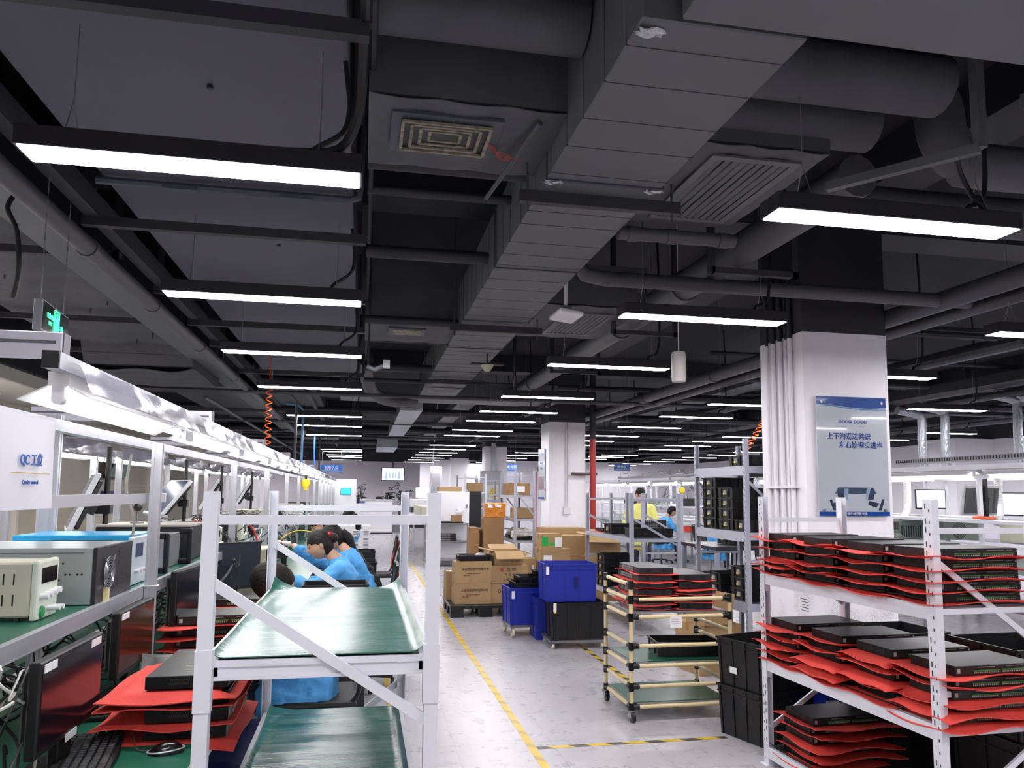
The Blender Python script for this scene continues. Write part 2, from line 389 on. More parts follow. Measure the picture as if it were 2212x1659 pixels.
# ================================================================ big ducts
def duct(name, label, x0, y0, z0, x1, y1, z1, joints=(), m=None, cat='air duct', seams=None, flange=True):
    t = thing(name, label, cat, (0, 0, 0))
    b = MB(); b.box(x0, y0, z0, x1, y1, z1); b.build('duct_body', m or M_DUCT, t, bevel=.006)
    for q in joints:
        f = MB()
        if y1-y0 > x1-x0: f.box(x0-.008, q-.012, z0-.008, x1+.008, q+.012, z1+.008)
        else: f.box(q-.012, y0-.008, z0-.008, q+.012, y1+.008, z1+.008)
        f.build('flange', M_DUCT2, t)
    if seams:
        s = MB()
        for q in seams:
            if y1-y0 > x1-x0: s.box(x0-.001, q-.0015, z0-.003, x1+.001, q+.0015, z1)
        s.build('cross_seam', M_DARK, t)['kind'] = 'stuff'
    return t
random.seed(3)
# the long flat duct along the aisle
t = thing('air_duct', 'long flat grey rectangular air duct running down the aisle ceiling', 'air duct')
b = MB(); b.prism([(.83, 3.05), (1.41, 3.05), (1.41, 3.46), (.83, 3.46)], 2.15, 11.9, 'y'); b.build('duct_body', M_DUCT, t, bevel=.006)
for q in (3.42, 4.9, 6.5, 7.8, 9.4, 10.9):
    MB().box(.822, q-.01, 3.042, 1.418, q+.01, 3.47).build('flange', M_DUCT2, t)
s = MB(); y = 2.3
while y < 11.8:
    s.box(.8285, y-.0015, 3.0485, 1.4115, y+.0015, 3.458); y += random.uniform(.2, .34)
o = s.build('cross_seam', M_DARK, t); o['kind'] = 'stuff'
foil = mat('torn_foil', 'b9bcc2', .25, metal=.8, bump=.6, bscale=60)
for (x, y) in ((.86, 2.2), (.845, 3.43), (1.36, 3.44)):
    MB().grid(lambda u, v: (x-.03+.09*u+.01*math.sin(9*v), y-.02+.05*v, 3.043-.006*math.sin(7*u+5*v)), 6, 4, .002).build('foil_patch', foil, t)
# cross duct in front and the deep duct on the side
duct('air_duct', 'wide grey cross duct overhead, joining the long flat duct at its near end', -.05+1.0, 1.2, 3.04, 5.2, 2.12, 3.5, joints=(2.9,))
duct('air_duct', 'flat pale grey duct overhead beyond the angle bracket, near the poster column side', 3.0, 2.13, 3.25, 6.0, 2.75, 3.6)
# broad flat duct over the benches
t = thing('air_duct', 'broad flat pale grey duct with cross rails above the workbenches', 'air duct')
MB().box(-1.4, -.5, 3.2, -.1, 10.9, 3.75).build('duct_body', mat('broad_duct', '504e5c', .6, noise=.03, nscale=1), t, bevel=.006)
for q in (.95, 2.02, 4.2, 6.6, 8.9):
    MB().tube([(-1.42, q, 3.165), (-.12, q, 3.165), (-.07, q, 3.18), (-.06, q, 3.25), (-.06, q, 3.6)], .022, 8).build('tie_rod', M_DUCT2, t, smooth=True)
    for x in (-1.0, -.4): MB().box(x-.09, q-.025, 3.142, x+.09, q+.03, 3.16).build('clip_plate', M_DUCT2, t)
for (x, y) in ((-.66, 3.15), (-.62, 4.0), (-.6, 5.2), (-.6, 6.4)):
    MB().cyl((x, y, 3.185), (x, y, 3.2), .013, n=8).build('bolt', M_DARK, t)
for i, q in enumerate((2.45, 4.62, 6.15, 7.3, 8.35, 10.2)):
    t = thing('support_rail', 'dark channel rail crossing under the broad bench duct, %s from the camera' % ORD[i], 'hanger', (0, q, 0), group='rails under the broad duct')
    MB().box(-1.62, -.025, 3.05, -.02, .025, 3.105).build('channel', M_DARK, t)
    for x in (-1.58, -.03): MB().box(x-.018, -.018, 3.1, x+.018, .018, 4.08).build('hanger_post', M_DARK, t)
for i, q in enumerate((3.55, 6.62, 10.0)):
    t = thing('support_rail', 'dark channel rail slung on rods under the aisle duct, %s from the camera' % ORD[i], 'hanger', (0, q, 0), group='rails under the aisle duct')
    MB().box(.72, -.022, 2.975, 1.56, .022, 3.035).build('channel', M_DARK, t)
    for x in (.76, 1.52): MB().cyl((x, 0, 2.93), (x, 0, 4.08), .006, n=6).build('threaded_rod', M_DUCT2, t)
# wires and conduit along the broad duct's edge
t = tag(MB().tube(smoothpath([(-.03, 1.5, 3.25), (-.03, 2.2, 3.12), (-.04, 2.6, 3.1), (-.05, 2.74, 2.95), (-.12, 2.8, 2.82), (-.3, 2.8, 2.79), (-.45, 2.8, 2.775)]), .018, 8).build('power_cable', M_CABLE, smooth=True), 'thick black cable curving down to the nearest light above the benches', 'cable')
tag(MB().tube([(-.005, 1.6, 3.3), (-.005, 11, 3.3)], .016, 6).build('conduit', M_DARK, smooth=True), 'thin dark conduit along the edge of the broad bench duct', 'conduit')
# ---- pipes
def pipe(label, pts, r, m=None, joints=(), name='pipe', cat='pipe', n=14, smoothp=False):
    P = smoothpath(pts, 5) if smoothp else pts
    if not joints: return tag(MB().tube(P, r, n).build(name, m or M_PIPE, smooth=True), label, cat)
    t = thing(name, label, cat)
    MB().tube(P, r, n).build('pipe_body', m or M_PIPE, t, smooth=True)
    a, b = Vector(P[0]), Vector(P[-1]); d = (b-a).normalized()
    for q in joints:
        c = a+(b-a)*q; MB().cyl(c-d*.03, c+d*.03, r*1.14, n=n).build('coupling', m or M_PIPE, t, smooth=True)
    return t
pipe('long grey pipe running above the workbenches beside the exit sign', [(-1.67, .5, 3.0), (-1.67, 20, 3.0)], .055, joints=(.1, .14, .225, .3, .39, .5))
MB_ = MB().box(-2.0, .5, 3.04, -1.74, 20, 3.12); tag(MB_.build('cable_tray', M_DUCT), 'wide grey cable tray beside the long bench pipe', 'cable tray')
tag(MB().box(-1.6, .5, 3.1, -1.52, 20, 3.22).build('steel_rail', M_DARK), 'dark steel rail along the inner side of the bench pipe', 'rail')
def quilt(u, v, x0, x1, y0, y1, z, n, amp):
    y = y0+(y1-y0)*v; x = x0+(x1-x0)*u
    e = 1-(2*u-1)**6
    return (x, y, z-amp*e*(.5+.5*abs(math.sin(y*n)))-amp*.5*math.sin(9*x+3*y))
t = thing('air_duct', 'quilted insulated duct over the passage behind the exit sign', 'air duct')
b = MB().box(-3.25, .5, 3.2, -2.08, 9.0, 3.75).grid(lambda u, v: quilt(u, v, -3.25, -2.08, .5, 9.0, 3.19, 6, .03), 14, 160, .01)
b.build('insulated_body', M_INS, t, smooth=True)
for i in range(22):
    MB().cyl((-2.2-.25*(i % 4), 1.2+.36*i, 3.12), (-2.2-.25*(i % 4), 1.2+.36*i, 3.18), .006, n=5).build('pin', M_DARK, t)
b = MB(); b.prism([(9.0, 3.75), (9.0, 3.2), (9.15, 2.95), (10.6, 2.9), (10.9, 3.1), (11, 3.75)], -3.1, -1.95, 'x')
b.grid(lambda u, v: quilt(u, v, -3.1, -1.95, 9.2, 10.6, 2.93, 8, .03), 14, 40, .01)
b.build('insulated_drop', M_INS, t, smooth=True)
for k, q in enumerate((3.0, 5.3, 7.4, 9.1, 12)):
    t = thing('support_rail', 'dark bar under the quilted passage duct, %s from the camera' % ORD[k], 'hanger', (0, q, 0), group='bars under the quilted duct')
    MB().box(-3.35, -.02, 3.06, -1.62, .02, 3.11).build('channel', M_DARK, t)
    MB().box(-1.66, -.02, 3.06, -1.61, .02, 4.08).build('hanger_post', M_DARK, t)
duct('air_duct', 'second quilted duct section further along over the benches', -2.9, 11.6, 3.05, -1.9, 16, 3.6, m=M_INS)
# pipes by the aisle, running away from the camera
pipe('thick insulated pipe slanting away above the aisle lights towards the poster column', [(2.42, 3.3, 3.16), (2.42, 14, 3.16)], .11, joints=(.2, .34, .52, .7))
pipe('long grey pipe passing above the poster column', [(4.28, 2.6, 3.02), (4.28, 18, 3.02)], .075, joints=(.2, .4, .55, .8))
pipe('second long grey pipe parallel to the one above the poster column', [(4.55, 2.6, 2.98), (4.55, 18, 2.98)], .055, joints=(.3, .6))
pipe('grey pipe far overhead beyond the poster column towards the side wall', [(6.3, 2.6, 3.05), (6.3, 30, 3.05)], .06, joints=(.2, .5))
for i, q in enumerate((4.55, 6.55, 8.9, 11.2)):
    t = thing('pipe_bracket', 'dark angle bracket carrying the thick insulated pipe, %s from the camera' % ORD[i], 'bracket', (2.42, q, 0), group='brackets of the thick pipe')
    MB().box(-.2, -.02, 3.0, .42, .02, 3.04).build('shelf_bar', M_DARK, t)
    for x in (-.2, .4): MB().box(x-.02, -.02, 3.0, x+.02, .02, 4.08).build('hanger_post', M_DARK, t)
# cross pipes (parallel to the near edge of the ducts)
pipe('thick wrapped pipe crossing overhead between the bench duct and the aisle duct, nearest', [(-.02, 2.36, 3.45), (.82, 2.36, 3.45)], .14, m=M_INS)
pipe('second thick wrapped pipe crossing between the bench duct and the aisle duct', [(-.02, 2.78, 3.42), (.82, 2.78, 3.42)], .12, m=M_INS)
pipe('thick wrapped pipe on the far side of the aisle duct, nearest the camera', [(1.42, 2.78, 3.35), (2.45, 2.78, 3.35)], .13, m=M_INS)
pipe('second thick wrapped pipe on the far side of the aisle duct', [(1.42, 3.12, 3.32), (2.35, 3.12, 3.32)], .12, m=M_INS)
pipe('big bent insulated pipe rising beside the overhead corner', [(2.5, 3.1, 3.6), (2.62, 3.1, 3.58), (2.72, 3.1, 3.45), (2.75, 3.1, 3.3), (2.85, 3.1, 3.2), (3.1, 3.1, 3.17), (5.2, 3.0, 3.17)], .11, m=M_INS, smoothp=True)
pipe('big straight insulated pipe below the bent one', [(2.35, 3.75, 3.45), (2.45, 3.75, 3.3), (2.7, 3.75, 3.2), (5.4, 3.7, 3.2)], .12, m=M_INS, smoothp=True)
pipe('grey pipe with couplings crossing beyond the second ceiling grille', [(1.42, 4.1, 3.06), (2.15, 4.1, 3.06)], .04, joints=(.12, .45, .9))
pipe('grey pipe elbow and cross run over the second aisle light', [(1.4, 4.9, 3.5), (1.4, 4.9, 3.13), (1.46, 4.9, 3.04), (1.6, 4.9, 3.02), (4.7, 4.9, 3.02)], .052, smoothp=False)
pipe('thick grey wrapped pipe slanting up at the overhead corner above the nearest aisle light', [(3.2, 2.8, 3.75), (4.6, 3.6, 3.6)], .17, m=M_INS)
for k, (ya, za, rr) in enumerate(((3.9, 3.28, .05), (4.35, 3.3, .03), (5.2, 3.2, .045), (6.9, 3.1, .04), (7.9, 3.12, .03), (9.6, 3.1, .05), (10.4, 3.05, .03))):
    pipe('dark cross pipe between bench duct and aisle duct, %s from the camera' % ORD[k], [(-.02, ya, za), (.9, ya, za)], rr, m=M_DARK)
random.seed(11)
for k in range(15):
    ya = 11.3+k*1.15; z = 2.95+.12*((k*7) % 4); r = (.03, .05, .022, .07)[k % 4]
    pipe('dark cross pipe under the far ceiling, %s from the end of the aisle duct' % ORD[k], [(-3.8, ya, z), (13.5, ya, z+.05*math.sin(k))], r, m=(M_PIPE, M_DARK)[k % 2], n=8)
for k in range(5):
    ya = 6.3+k*1.3; z = 3.1+.12*((k*3) % 4)
    pipe('dark cross pipe beyond the poster column, %s from the camera' % ORD[k], [(4.3, ya, z), (13.5, ya, z)], (.035, .06, .03)[k % 3], m=(M_DARK, M_PIPE)[k % 2], n=8)
for k, (xa, z, r) in enumerate(((-2.4, 2.95, .03), (-.9, 3.1, .04), (3.0, 3.0, .04), (5.6, 2.9, .05), (6.6, 3.15, .08), (8.9, 3.0, .05), (9.6, 3.1, .06), (11.0, 2.95, .04), (12.4, 3.05, .07))):
    pipe('long dark pipe running away under the ceiling, %s across from the benches' % ORD[k], [(xa, 12.2 if xa < 4 else 5.5, z), (xa, 33, z)], r, m=(M_PIPE, M_DARK)[k % 2], n=8)
# cable trays and boxes far away
for k, (xa, ya, wx, wy, z) in enumerate(((5.9, 8.0, .4, 9, 3.2), (8.8, 7, .5, 14, 3.1), (1.9, 12.4, .35, 15, 3.2), (-1.3, 12, 1.1, 3.0, 3.12), (-1.3, 18.5, 1.1, 6, 3.1), (11.2, 9, .5, 16, 3.15))):
    tag(MB().box(xa-wx/2, ya, z, xa+wx/2, ya+wy, z+.14).build('ceiling_tray', (M_DUCT, M_DARK)[k % 2]), ['flat grey tray beyond the pipe above the poster column', 'dark tray over the second row of lights beyond the poster column', 'grey tray over the far aisle lights', 'dark box duct above the sixth bench light', 'grey box duct over the far bench lights', 'dark tray by the foil ducts of the side wall'][k], 'cable tray')
duct('air_duct', 'flat grey duct crossing the ceiling where the aisle duct ends', -.4, 12.35, 3.05, 3.2, 12.95, 3.35)
pipe('curved grey hose duct dropping from the end of the aisle duct', [(.0, 10.2, 3.3), (.02, 11, 3.15), (.15, 11.8, 3.03), (.45, 12.3, 3.0), (.8, 12.6, 3.05)], .1, smoothp=True)
# silver flexible foil duct down the far ceiling
M_FOIL = mat('foil', 'aeb2ba', .28, metal=.85, bump=.9, bscale=22, stretch=(1, 5, 1))
t = thing('foil_duct', 'crinkled silver foil duct continuing beyond the aisle duct', 'air duct')
b = MB().box(.6, 13.1, 2.93, .98, 19.2, 3.25); b.build('duct_body', M_FOIL, t)
t2 = thing('foil_duct', 'short far section of silver duct in front of the end wall', 'air duct')
MB().box(.4, 23.0, 2.85, 1.0, 26, 3.2).build('duct_body', M_FOIL, t2)
# ceiling cassettes
def quilted_panel(label, x0, y0, x1, y1, z, g=None):
    t = thing('ceiling_cassette', label, 'air conditioner', (0, 0, 0))
    MB().box(x0, y0, z, x1, y1, z+.35).grid(lambda u, v: (x0+(x1-x0)*u, y0+(y1-y0)*v, z-.004-.012*abs(math.sin(9*u+4*v))), 14, 10, .004).build('insulated_box', M_INS, t, smooth=True)
    return t
t = quilted_panel('insulated ceiling box with a square diffuser and loose red wires', -.02, 3.05, .84, 3.72, 3.2)
gx0, gx1, gy0, gy1 = .13, .52, 3.2, 3.48
MB().box(gx0-.05, gy0-.05, 3.17, gx1+.05, gy1+.05, 3.185).build('frame_plate', M_DUCT2, t)
md = mat('dusty_louvre', '8b8373', .7, noise=.5, nscale=30)
for k in range(4):
    a = k*.032; g = MB()
    for (p, q) in (((gx0+a*1.3, gy0+a), (gx1-a*1.3, gy0+a)), ((gx1-a*1.3, gy0+a), (gx1-a*1.3, gy1-a)), ((gx1-a*1.3, gy1-a), (gx0+a*1.3, gy1-a)), ((gx0+a*1.3, gy1-a), (gx0+a*1.3, gy0+a))):
        g.bar((*p, 3.158+k*.004), (*q, 3.158+k*.004), .014, .012)
    g.build('louvre', md, t)
MB().box(gx0, gy0, 3.166, gx1, gy1, 3.169).build('dark_throat', M_BLK, t)
for k in range(5):
    MB().tube(smoothpath([(.52, 3.36, 3.165), (.56, 3.38, 3.14+.01*k), (.6, 3.36+.02*k, 3.13), (.64+.02*k, 3.34+.03*k, 3.10+.012*k)]), .0018, 5).build('loose_wire', mat('red_wire', 'b0403c', .5), t)
pipe('thin angled rod beside the square diffuser', [(.72, 3.1, 3.16), (.6, 3.85, 3.1)], .012, m=M_DUCT2)
def slotgrille(label, x0, y0, x1, y1, z, pad=.16):
    t = quilted_panel(label, x0-pad, y0-pad, x1+pad, y1+pad, z+.03)
    MB().box(x0-.04, y0-.04, z, x1+.04, y0, z+.012).box(x0-.04, y1, z, x1+.04, y1+.04, z+.012).box(x0-.04, y0, z, x0, y1, z+.012).box(x1, y0, z, x1+.04, y1, z+.012).build('grille_frame', M_DUCT, t)
    MB().box(x0, y0, z+.016, x1, y1, z+.018).build('dark_throat', M_BLK, t)
    n = 9
    for k in range(n):
        xx = x0+(x1-x0)*(k+.5)/n; MB().obox((xx, (y0+y1)/2, z+.006), ((x1-x0)/n*.55, y1-y0, .004), (0, R(25), 0)).build('slat', M_DUCT, t)
    return t
slotgrille('slotted ceiling return grille between the aisle duct and the nearest aisle light', 1.6, 3.2, 1.98, 3.95, 3.12, .13)
slotgrille('second slotted ceiling grille along the aisle duct', 1.72, 6.3, 2.1, 7.1, 3.1, .25)
t = quilted_panel('small far ceiling diffuser box with dangling wires over the bench lights', -.02, 7.0, .95, 7.8, 3.1)
MB().box(.2, 7.1, 3.07, .55, 7.4, 3.085).build('frame_plate', M_DUCT2, t); MB().box(.24, 7.14, 3.064, .51, 7.36, 3.07).build('louvre', md, t)
# angle brackets at the top of the view
t = thing('angle_bracket', 'slotted grey steel angle hanging below the cross duct', 'bracket')
MB().bar((2.32, 2.22, 3.02), (3.1, 1.6, 3.02), .05, .004).bar((2.33, 2.25, 2.99), (3.11, 1.63, 2.99), .004, .06).build('angle_steel', M_DUCT2, t)
t = thing('strut', 'grey slotted strut on a hanger post in front of the bent pipe', 'bracket')
MB().bar((2.12, 3.12, 3.0), (2.5, 2.62, 3.0), .04, .04).build('channel', M_DUCT, t)
MB().box(2.48, 2.6, 3.0, 2.52, 2.64, 4.08).build('hanger_post', M_DUCT, t)
pipe('black cable drooping to the nearest aisle light', [(2.5, 2.75, 3.05), (2.56, 2.8, 2.98), (2.6, 2.8, 2.9), (2.62, 2.78, 2.84), (2.7, 2.77, 2.77)], .011, m=M_CABLE, name='power_cable', cat='cable', smoothp=True)
# unlit batten with reflector
t = thing('batten_light', 'unlit grey batten lamp with winged reflector at the top of the view', 'ceiling light', (.33, 1.55, 3.05))
MB().prism([(-.075, -.0), (-.02, .05), (.02, .05), (.075, -.01), (.078, -.006), (.02, .056), (-.02, .056), (-.078, .004)], -.9, .32, 'y').build('reflector', M_DUCT, t)
MB().cyl((0, -.9, .02), (0, .33, .02), .014, n=12).build('tube', mat('unlit_tube', '8b8b93', .3), t, smooth=True)
MB().box(-.02, -.9, .056, .02, .3, .1).build('housing', M_DUCT, t)
for y in (-.7, .2): MB().cyl((0, y, .1), (0, y, 1.04), .004, n=5).build('suspension_wire', M_WIRE, t)
# small ceiling devices
t = thing('access_point', 'white square wireless access point on a short pole beside the aisle duct', 'access point', (1.42, 5.25, 2.83))
MB().obox((0, 0, 0), (.19, .19, .035), (R(-8), R(4), R(12))).build('casing', M_SCRW, t, bevel=.012, seg=3, smooth=True)
MB().obox((0, .01, .05), (.07, .05, .05), (0, 0, R(12))).build('bracket', M_DUCT, t); MB().cyl((0, .01, .06), (0, .01, .4), .012, n=8).build('pole', M_SCRW, t)
t = thing('ceiling_speaker', 'pale cylindrical speaker hanging in front of the poster column', 'speaker', (2.44, 5.6, 2.55))
MB().lathe([(.0, -.12), (.052, -.12), (.056, -.11), (.056, -.085), (.058, -.083), (.058, .1), (.05, .12), (0, .12)], n=20).build('casing', mat('speaker_beige', 'b9b5b3', .5), t, smooth=True)
MB().cyl((0, 0, .12), (0, 0, 1.5), .005, n=6).build('suspension_rod', M_SCRW, t)
t = thing('smoke_detector', 'pale smoke detector between the fourth and fifth aisle lights', 'smoke detector', (1.3, 8.1, 2.86))
MB().lathe([(0, 0), (.03, 0), (.045, .02), (.065, .05), (.07, .07), (0, .07)], n=18).build('casing', mat('detector_cream', 'c8c4ac', .5), t, smooth=True)
MB().box(-.18, -.04, .07, .18, .04, .085).box(-.01, -.01, .085, .01, .01, 1.24).build('mount_plate', M_DARK, t)
t = thing('smoke_detector', 'white smoke detector on the lowered passage ceiling', 'smoke detector', (-4.75, 11.0, 2.79))
MB().lathe([(0, -.05), (.04, -.05), (.06, -.02), (.065, 0), (0, 0)], n=18).build('casing', M_SCRW, t, smooth=True)
t = thing('camera_bracket', 'grey tubular camera arm beside the third bench light', 'camera', (.06, 6.9, 2.62))
MB().tube([(-.05, 0, .05), (.02, 0, .02), (.12, -.05, .06)], .022, 10).build('arm', M_DUCT, t, smooth=True); MB().box(.09, -.08, .03, .15, -.02, .1).build('head', M_SCRW, t); MB().cyl((-.04, 0, .05), (-.04, 0, 1.48), .008, n=6).build('rod', M_DARK, t)
# exit sign over the bench
def exit_sign(label, loc, rz, w=.36, h=.16, chain=.7, flip=False, small=False):
    t = thing('exit_sign', label, 'exit sign', loc, rz)
    b = MB(); b.box(-w/2, -.02, -h/2, w/2, .02, h/2); b.build('housing', mat('sign_steel', '8c8c93', .4, metal=.5), t, bevel=.003)
    MB().box(-w/2+.008, -.023, -h/2+.008, w/2-.008, -.0195, h/2-.008).build('black_face', mat('sign_face', '0b1512', .15), t)
    g = mat('sign_green', '35e08a', .5, emit=1.6); y = -.0245; k = h/.16; s = -1 if flip else 1
    f = MB()
    for a, b_ in (((-.035, -.06), (-.035, .062)), ((-.035, .062), (.035, .062)), ((.035, .062), (.035, -.06)), ((.035, -.06), (.02, -.06))):
        f.bar((a[0]*k, y, a[1]*k), (b_[0]*k, y, b_[1]*k), .002, .008*k, (0, 1, 0))
    def limb(p, q, w_): f.bar((p[0]*k*s, y, p[1]*k), (q[0]*k*s, y, q[1]*k), .002, w_*k, (0, 1, 0))
    limb((.0, .03), (-.006, -.01), .018); limb((.0, .026), (.018, .01), .007); limb((-.002, .026), (-.02, .012), .007)
    limb((-.006, -.01), (.012, -.025), .009); limb((.012, -.025), (.01, -.05), .008); limb((-.006, -.01), (-.014, -.035), .009); limb((-.014, -.035), (-.026, -.05), .008)
    f.cyl((.003*s*k, y-.001, .043*k), (.003*s*k, y+.001, .043*k), .008*k, n=10)
    for a, b_ in (((.06, -.02), (.1, -.02)), ((.085, .0), (.105, -.02)), ((.085, -.04), (.105, -.02))): limb(a, b_, .009)
    f.build('running_figure', g, t)
    if not small:
        text('安全出口', .03*k, g, t, (-.1*k, y, .012*k), (R(90), 0, 0)); text('EXIT', .026*k, g, t, (-.1*k, y, -.022*k), (R(90), 0, 0))
    for x in (-w/2+.03, w/2-.03):
        c = MB()
        for q in range(int(chain/.03)): c.bar((x, 0, h/2+q*.03), (x, 0, h/2+q*.03+.028), .006 if q % 2 else .002, .002 if q % 2 else .006, (0, 1, 0))
        c.build('hanging_chain', M_WIRE, t)
    return t
exit_sign('green running man exit sign on chains above the nearest bench lamp', (-1.59, 4.21, 2.39), R(95), .44, .155)
pipe('black cable coiling down to the exit sign over the bench', [(-1.72, 4.05, 3.02), (-1.75, 4.02, 2.92), (-1.7, 4.02, 2.8), (-1.68, 4.02, 2.6), (-1.7, 4.03, 2.47)], .012, m=M_CABLE, name='power_cable', cat='cable', smoothp=True)
exit_sign('small green exit sign seen through the bench lamps over the passage', (-3.9, 11.4, 2.33), R(0), .4, .17, .4, True, True)
exit_sign('green exit sign hanging far off beside the red riser pipe', (6.2, 26, 2.35), 0, .42, .16, 1.2, False, True)
# ================================================================ bench line beside the aisle
TX0, TX1, TZ = -1.42, -.46, .75
M_ALUW = mat('aluminium_profile', 'c3c4cb', .32, metal=.55)
M_LEG = mat('bench_leg', 'a9aab2', .4, metal=.4)
def profile(b, p0, p1, w, h, up=(0, 0, 1)):
    """grooved aluminium extrusion"""
    b.bar(p0, p1, w*.8, h*.8, up)
    p0, p1 = Vector(p0), Vector(p1); d, a, c = basis(p1-p0, up)
    for sa in (-1, 1):
        for sc in (-1, 1):
            o = a*sa*w*.35+c*sc*h*.35; b.bar(p0+o, p1+o, w*.3, h*.3, up)
    return b
bench_posts = [(1.7, 1.75, 3.61, 5.55), (5.68, 7.57, 9.4), (9.54, 11.3, 13.0), (13.1, 14.9, 16.6), (16.7, 18.5, 20.3), (20.4, 22.2, 24.0), (24.1, 25.0, 25.9)]
for k, ps in enumerate(bench_posts):
    y0, y1 = ps[0]-.05, ps[-1]+.0
    t = thing('workbench', 'green topped aluminium workbench by the aisle, %s along the lamp line from the camera' % ORD[k], 'workbench', (-.94, y0, 0), group='workbenches by the aisle')
    L = y1-y0
    MB().box(TX0+.94, .01, TZ-.03, TX1+.94-.012, L-.01, TZ).build('tabletop', M_GREEN, t)
    b = MB(); b.box(TX1+.94-.012, 0, TZ-.05, TX1+.94, L, TZ+.001); b.box(TX0+.94-.01, 0, TZ-.05, TX0+.94, L, TZ); b.build('table_edge', M_ALUW, t)
    for x in (TX0+.98, TX1+.86):
        for y in (.06, L-.06): profile(MB(), (x, y, 0), (x, y, TZ-.03), .04, .04).build('leg', M_LEG, t)
    b = MB(); b.bar((-.44, .06, .12), (.4, .06, .12), .03, .03).bar((-.44, L-.06, .12), (.4, L-.06, .12), .03, .03); b.build('stretcher', M_LEG, t)
    MB().box(-.52, .0, 1.09, -.005, L, 1.125).build('upper_shelf', M_GREEN, t)
    b = MB(); b.box(-.005, 0, 1.085, .022, L, 1.13).box(.0, 0, 1.13, .0225, L, 1.1315).box(.0, 0, 1.08, .0225, L, 1.085); b.build('shelf_beam', M_ALUW, t)
    for p in ps[(1 if k == 0 else 0):-1]:
        profile(MB(), (.045, p-y0, TZ), (.045, p-y0, 1.75), .042, .042).build('post', M_ALUW, t)
        if p == 3.61:
            MB().tube([(.02+math.cos(q*.45)*.031+.025, p-y0+math.sin(q*.45)*.031, 1.13) for q in range(15)], .0035, 5).build('cable_tie', M_SCRW, t)
    b = MB(); b.box(-.045, 0, 1.73, -.005, L, 1.766); b.build('lamp_rail', M_ALUW, t)
    b = MB().box(.0, (.8 if k == 0 else 0), 1.905, .045, L, 1.955); b.build('top_rail', M_ALUW, t)
    if k == 0: MB().box(-.001, .79, 1.904, .046, .8, 1.956).build('end_cap', M_BLK, t)
t = thing('guard_rail', 'aluminium rail at eye level across the first bench posts below the quality control sign', 'rail')
MB().box(-.95, 1.0, 1.488, -.925, 3.9, 1.528).build('rail', M_ALUW, t); MB().box(-.952, 3.9, 1.486, -.923, 3.915, 1.53).build('end_cap', M_SCRW, t)
for i, y in enumerate((2.75, 5.34, 8.15, 10.9, 13.7, 16.3, 19.0, 21.8)):
    t = thing('cable_trunking', 'pale cable trunking box across the top of the bench lamps, %s from the camera' % ORD[i], 'cable trunking', (-1.0, y, 1.985), group='trunking across the bench lamps')
    MB().box(-1.1, 0, 0, 0, .06, .085).build('channel', mat('trunking_lilac', 'c0bfcc', .45), t, bevel=.003)
    MB().box(-1.1, -.003, .045, -.02, .0, .055).build('groove', M_DUCT, t); MB().box(0, .002, .002, .004, .058, .083).build('end_cap', mat('dark_cap', '55545c', .5), t)
# fluorescent lamps with winged reflectors
def tube_mat():
    m = bpy.data.materials.new('lit_tube'); m.use_nodes = True; b = m.node_tree.nodes['Principled BSDF']
    b.inputs['Base Color'].default_value = (.9, .9, .9, 1); b.inputs['Emission Color'].default_value = (1, .985, .93, 1); b.inputs['Emission Strength'].default_value = TUBE_EMIT
    return m
M_TUBE = tube_mat()
M_REFL = mat('reflector_white', 'e4e3e4', .35)
M_CLEAR = mat('clear_plastic_sheet', '6f6e7e', .16, alpha=.8, bump=.3, bscale=5)
def make_tubelamp(label):
    t = thing('tube_lamp', label, 'fluorescent lamp'); L = 1.58
    MB().box(-.03, 0, .03, .03, L, .075).build('batten', M_REFL, t)
    w = MB(); w.prism([(-.03, .032), (-.112, -.012), (-.112, -.016), (-.03, .026)], 0, L, 'y'); w.build('reflector_wing', M_REFL, t)
    w = MB(); w.prism([(.03, .032), (.03, .026), (.085, -.004), (.085, 0)], 0, L, 'y'); w.build('reflector_wing', M_REFL, t)
    MB().cyl((0, .05, 0), (0, L-.05, 0), .0145, n=12).build('tube', M_TUBE, t, smooth=True)
    for y in (0.0, L-.03):
        b = MB(); b.prism([(-.018, .03), (.018, .03), (.018, -.01)]+[(.018*math.cos(-a), -.01+.018*math.sin(-a)) for a in (.5, 1.1, 1.57, 2.1, 2.7)]+[(-.018, -.01)], y, y+.03, 'y')
        b.build('lamp_holder', M_SCRW, t)
    MB().grid(lambda u, v: (.058+.05*u+.004*math.sin(9*v+6*u), -.02+L*v, .106-.1*u+.004*math.sin(23*v)), 5, 40).build('clear_hood', M_CLEAR, t, smooth=True)
    return t
tl = Proto(make_tubelamp)
for i in range(14):
    tl.put((-.935, 2.56+1.83*i, 1.835), 'fluorescent tube lamp over the aisle benches, %s from the camera' % ORD[i], group='tube lamps over the aisle benches')
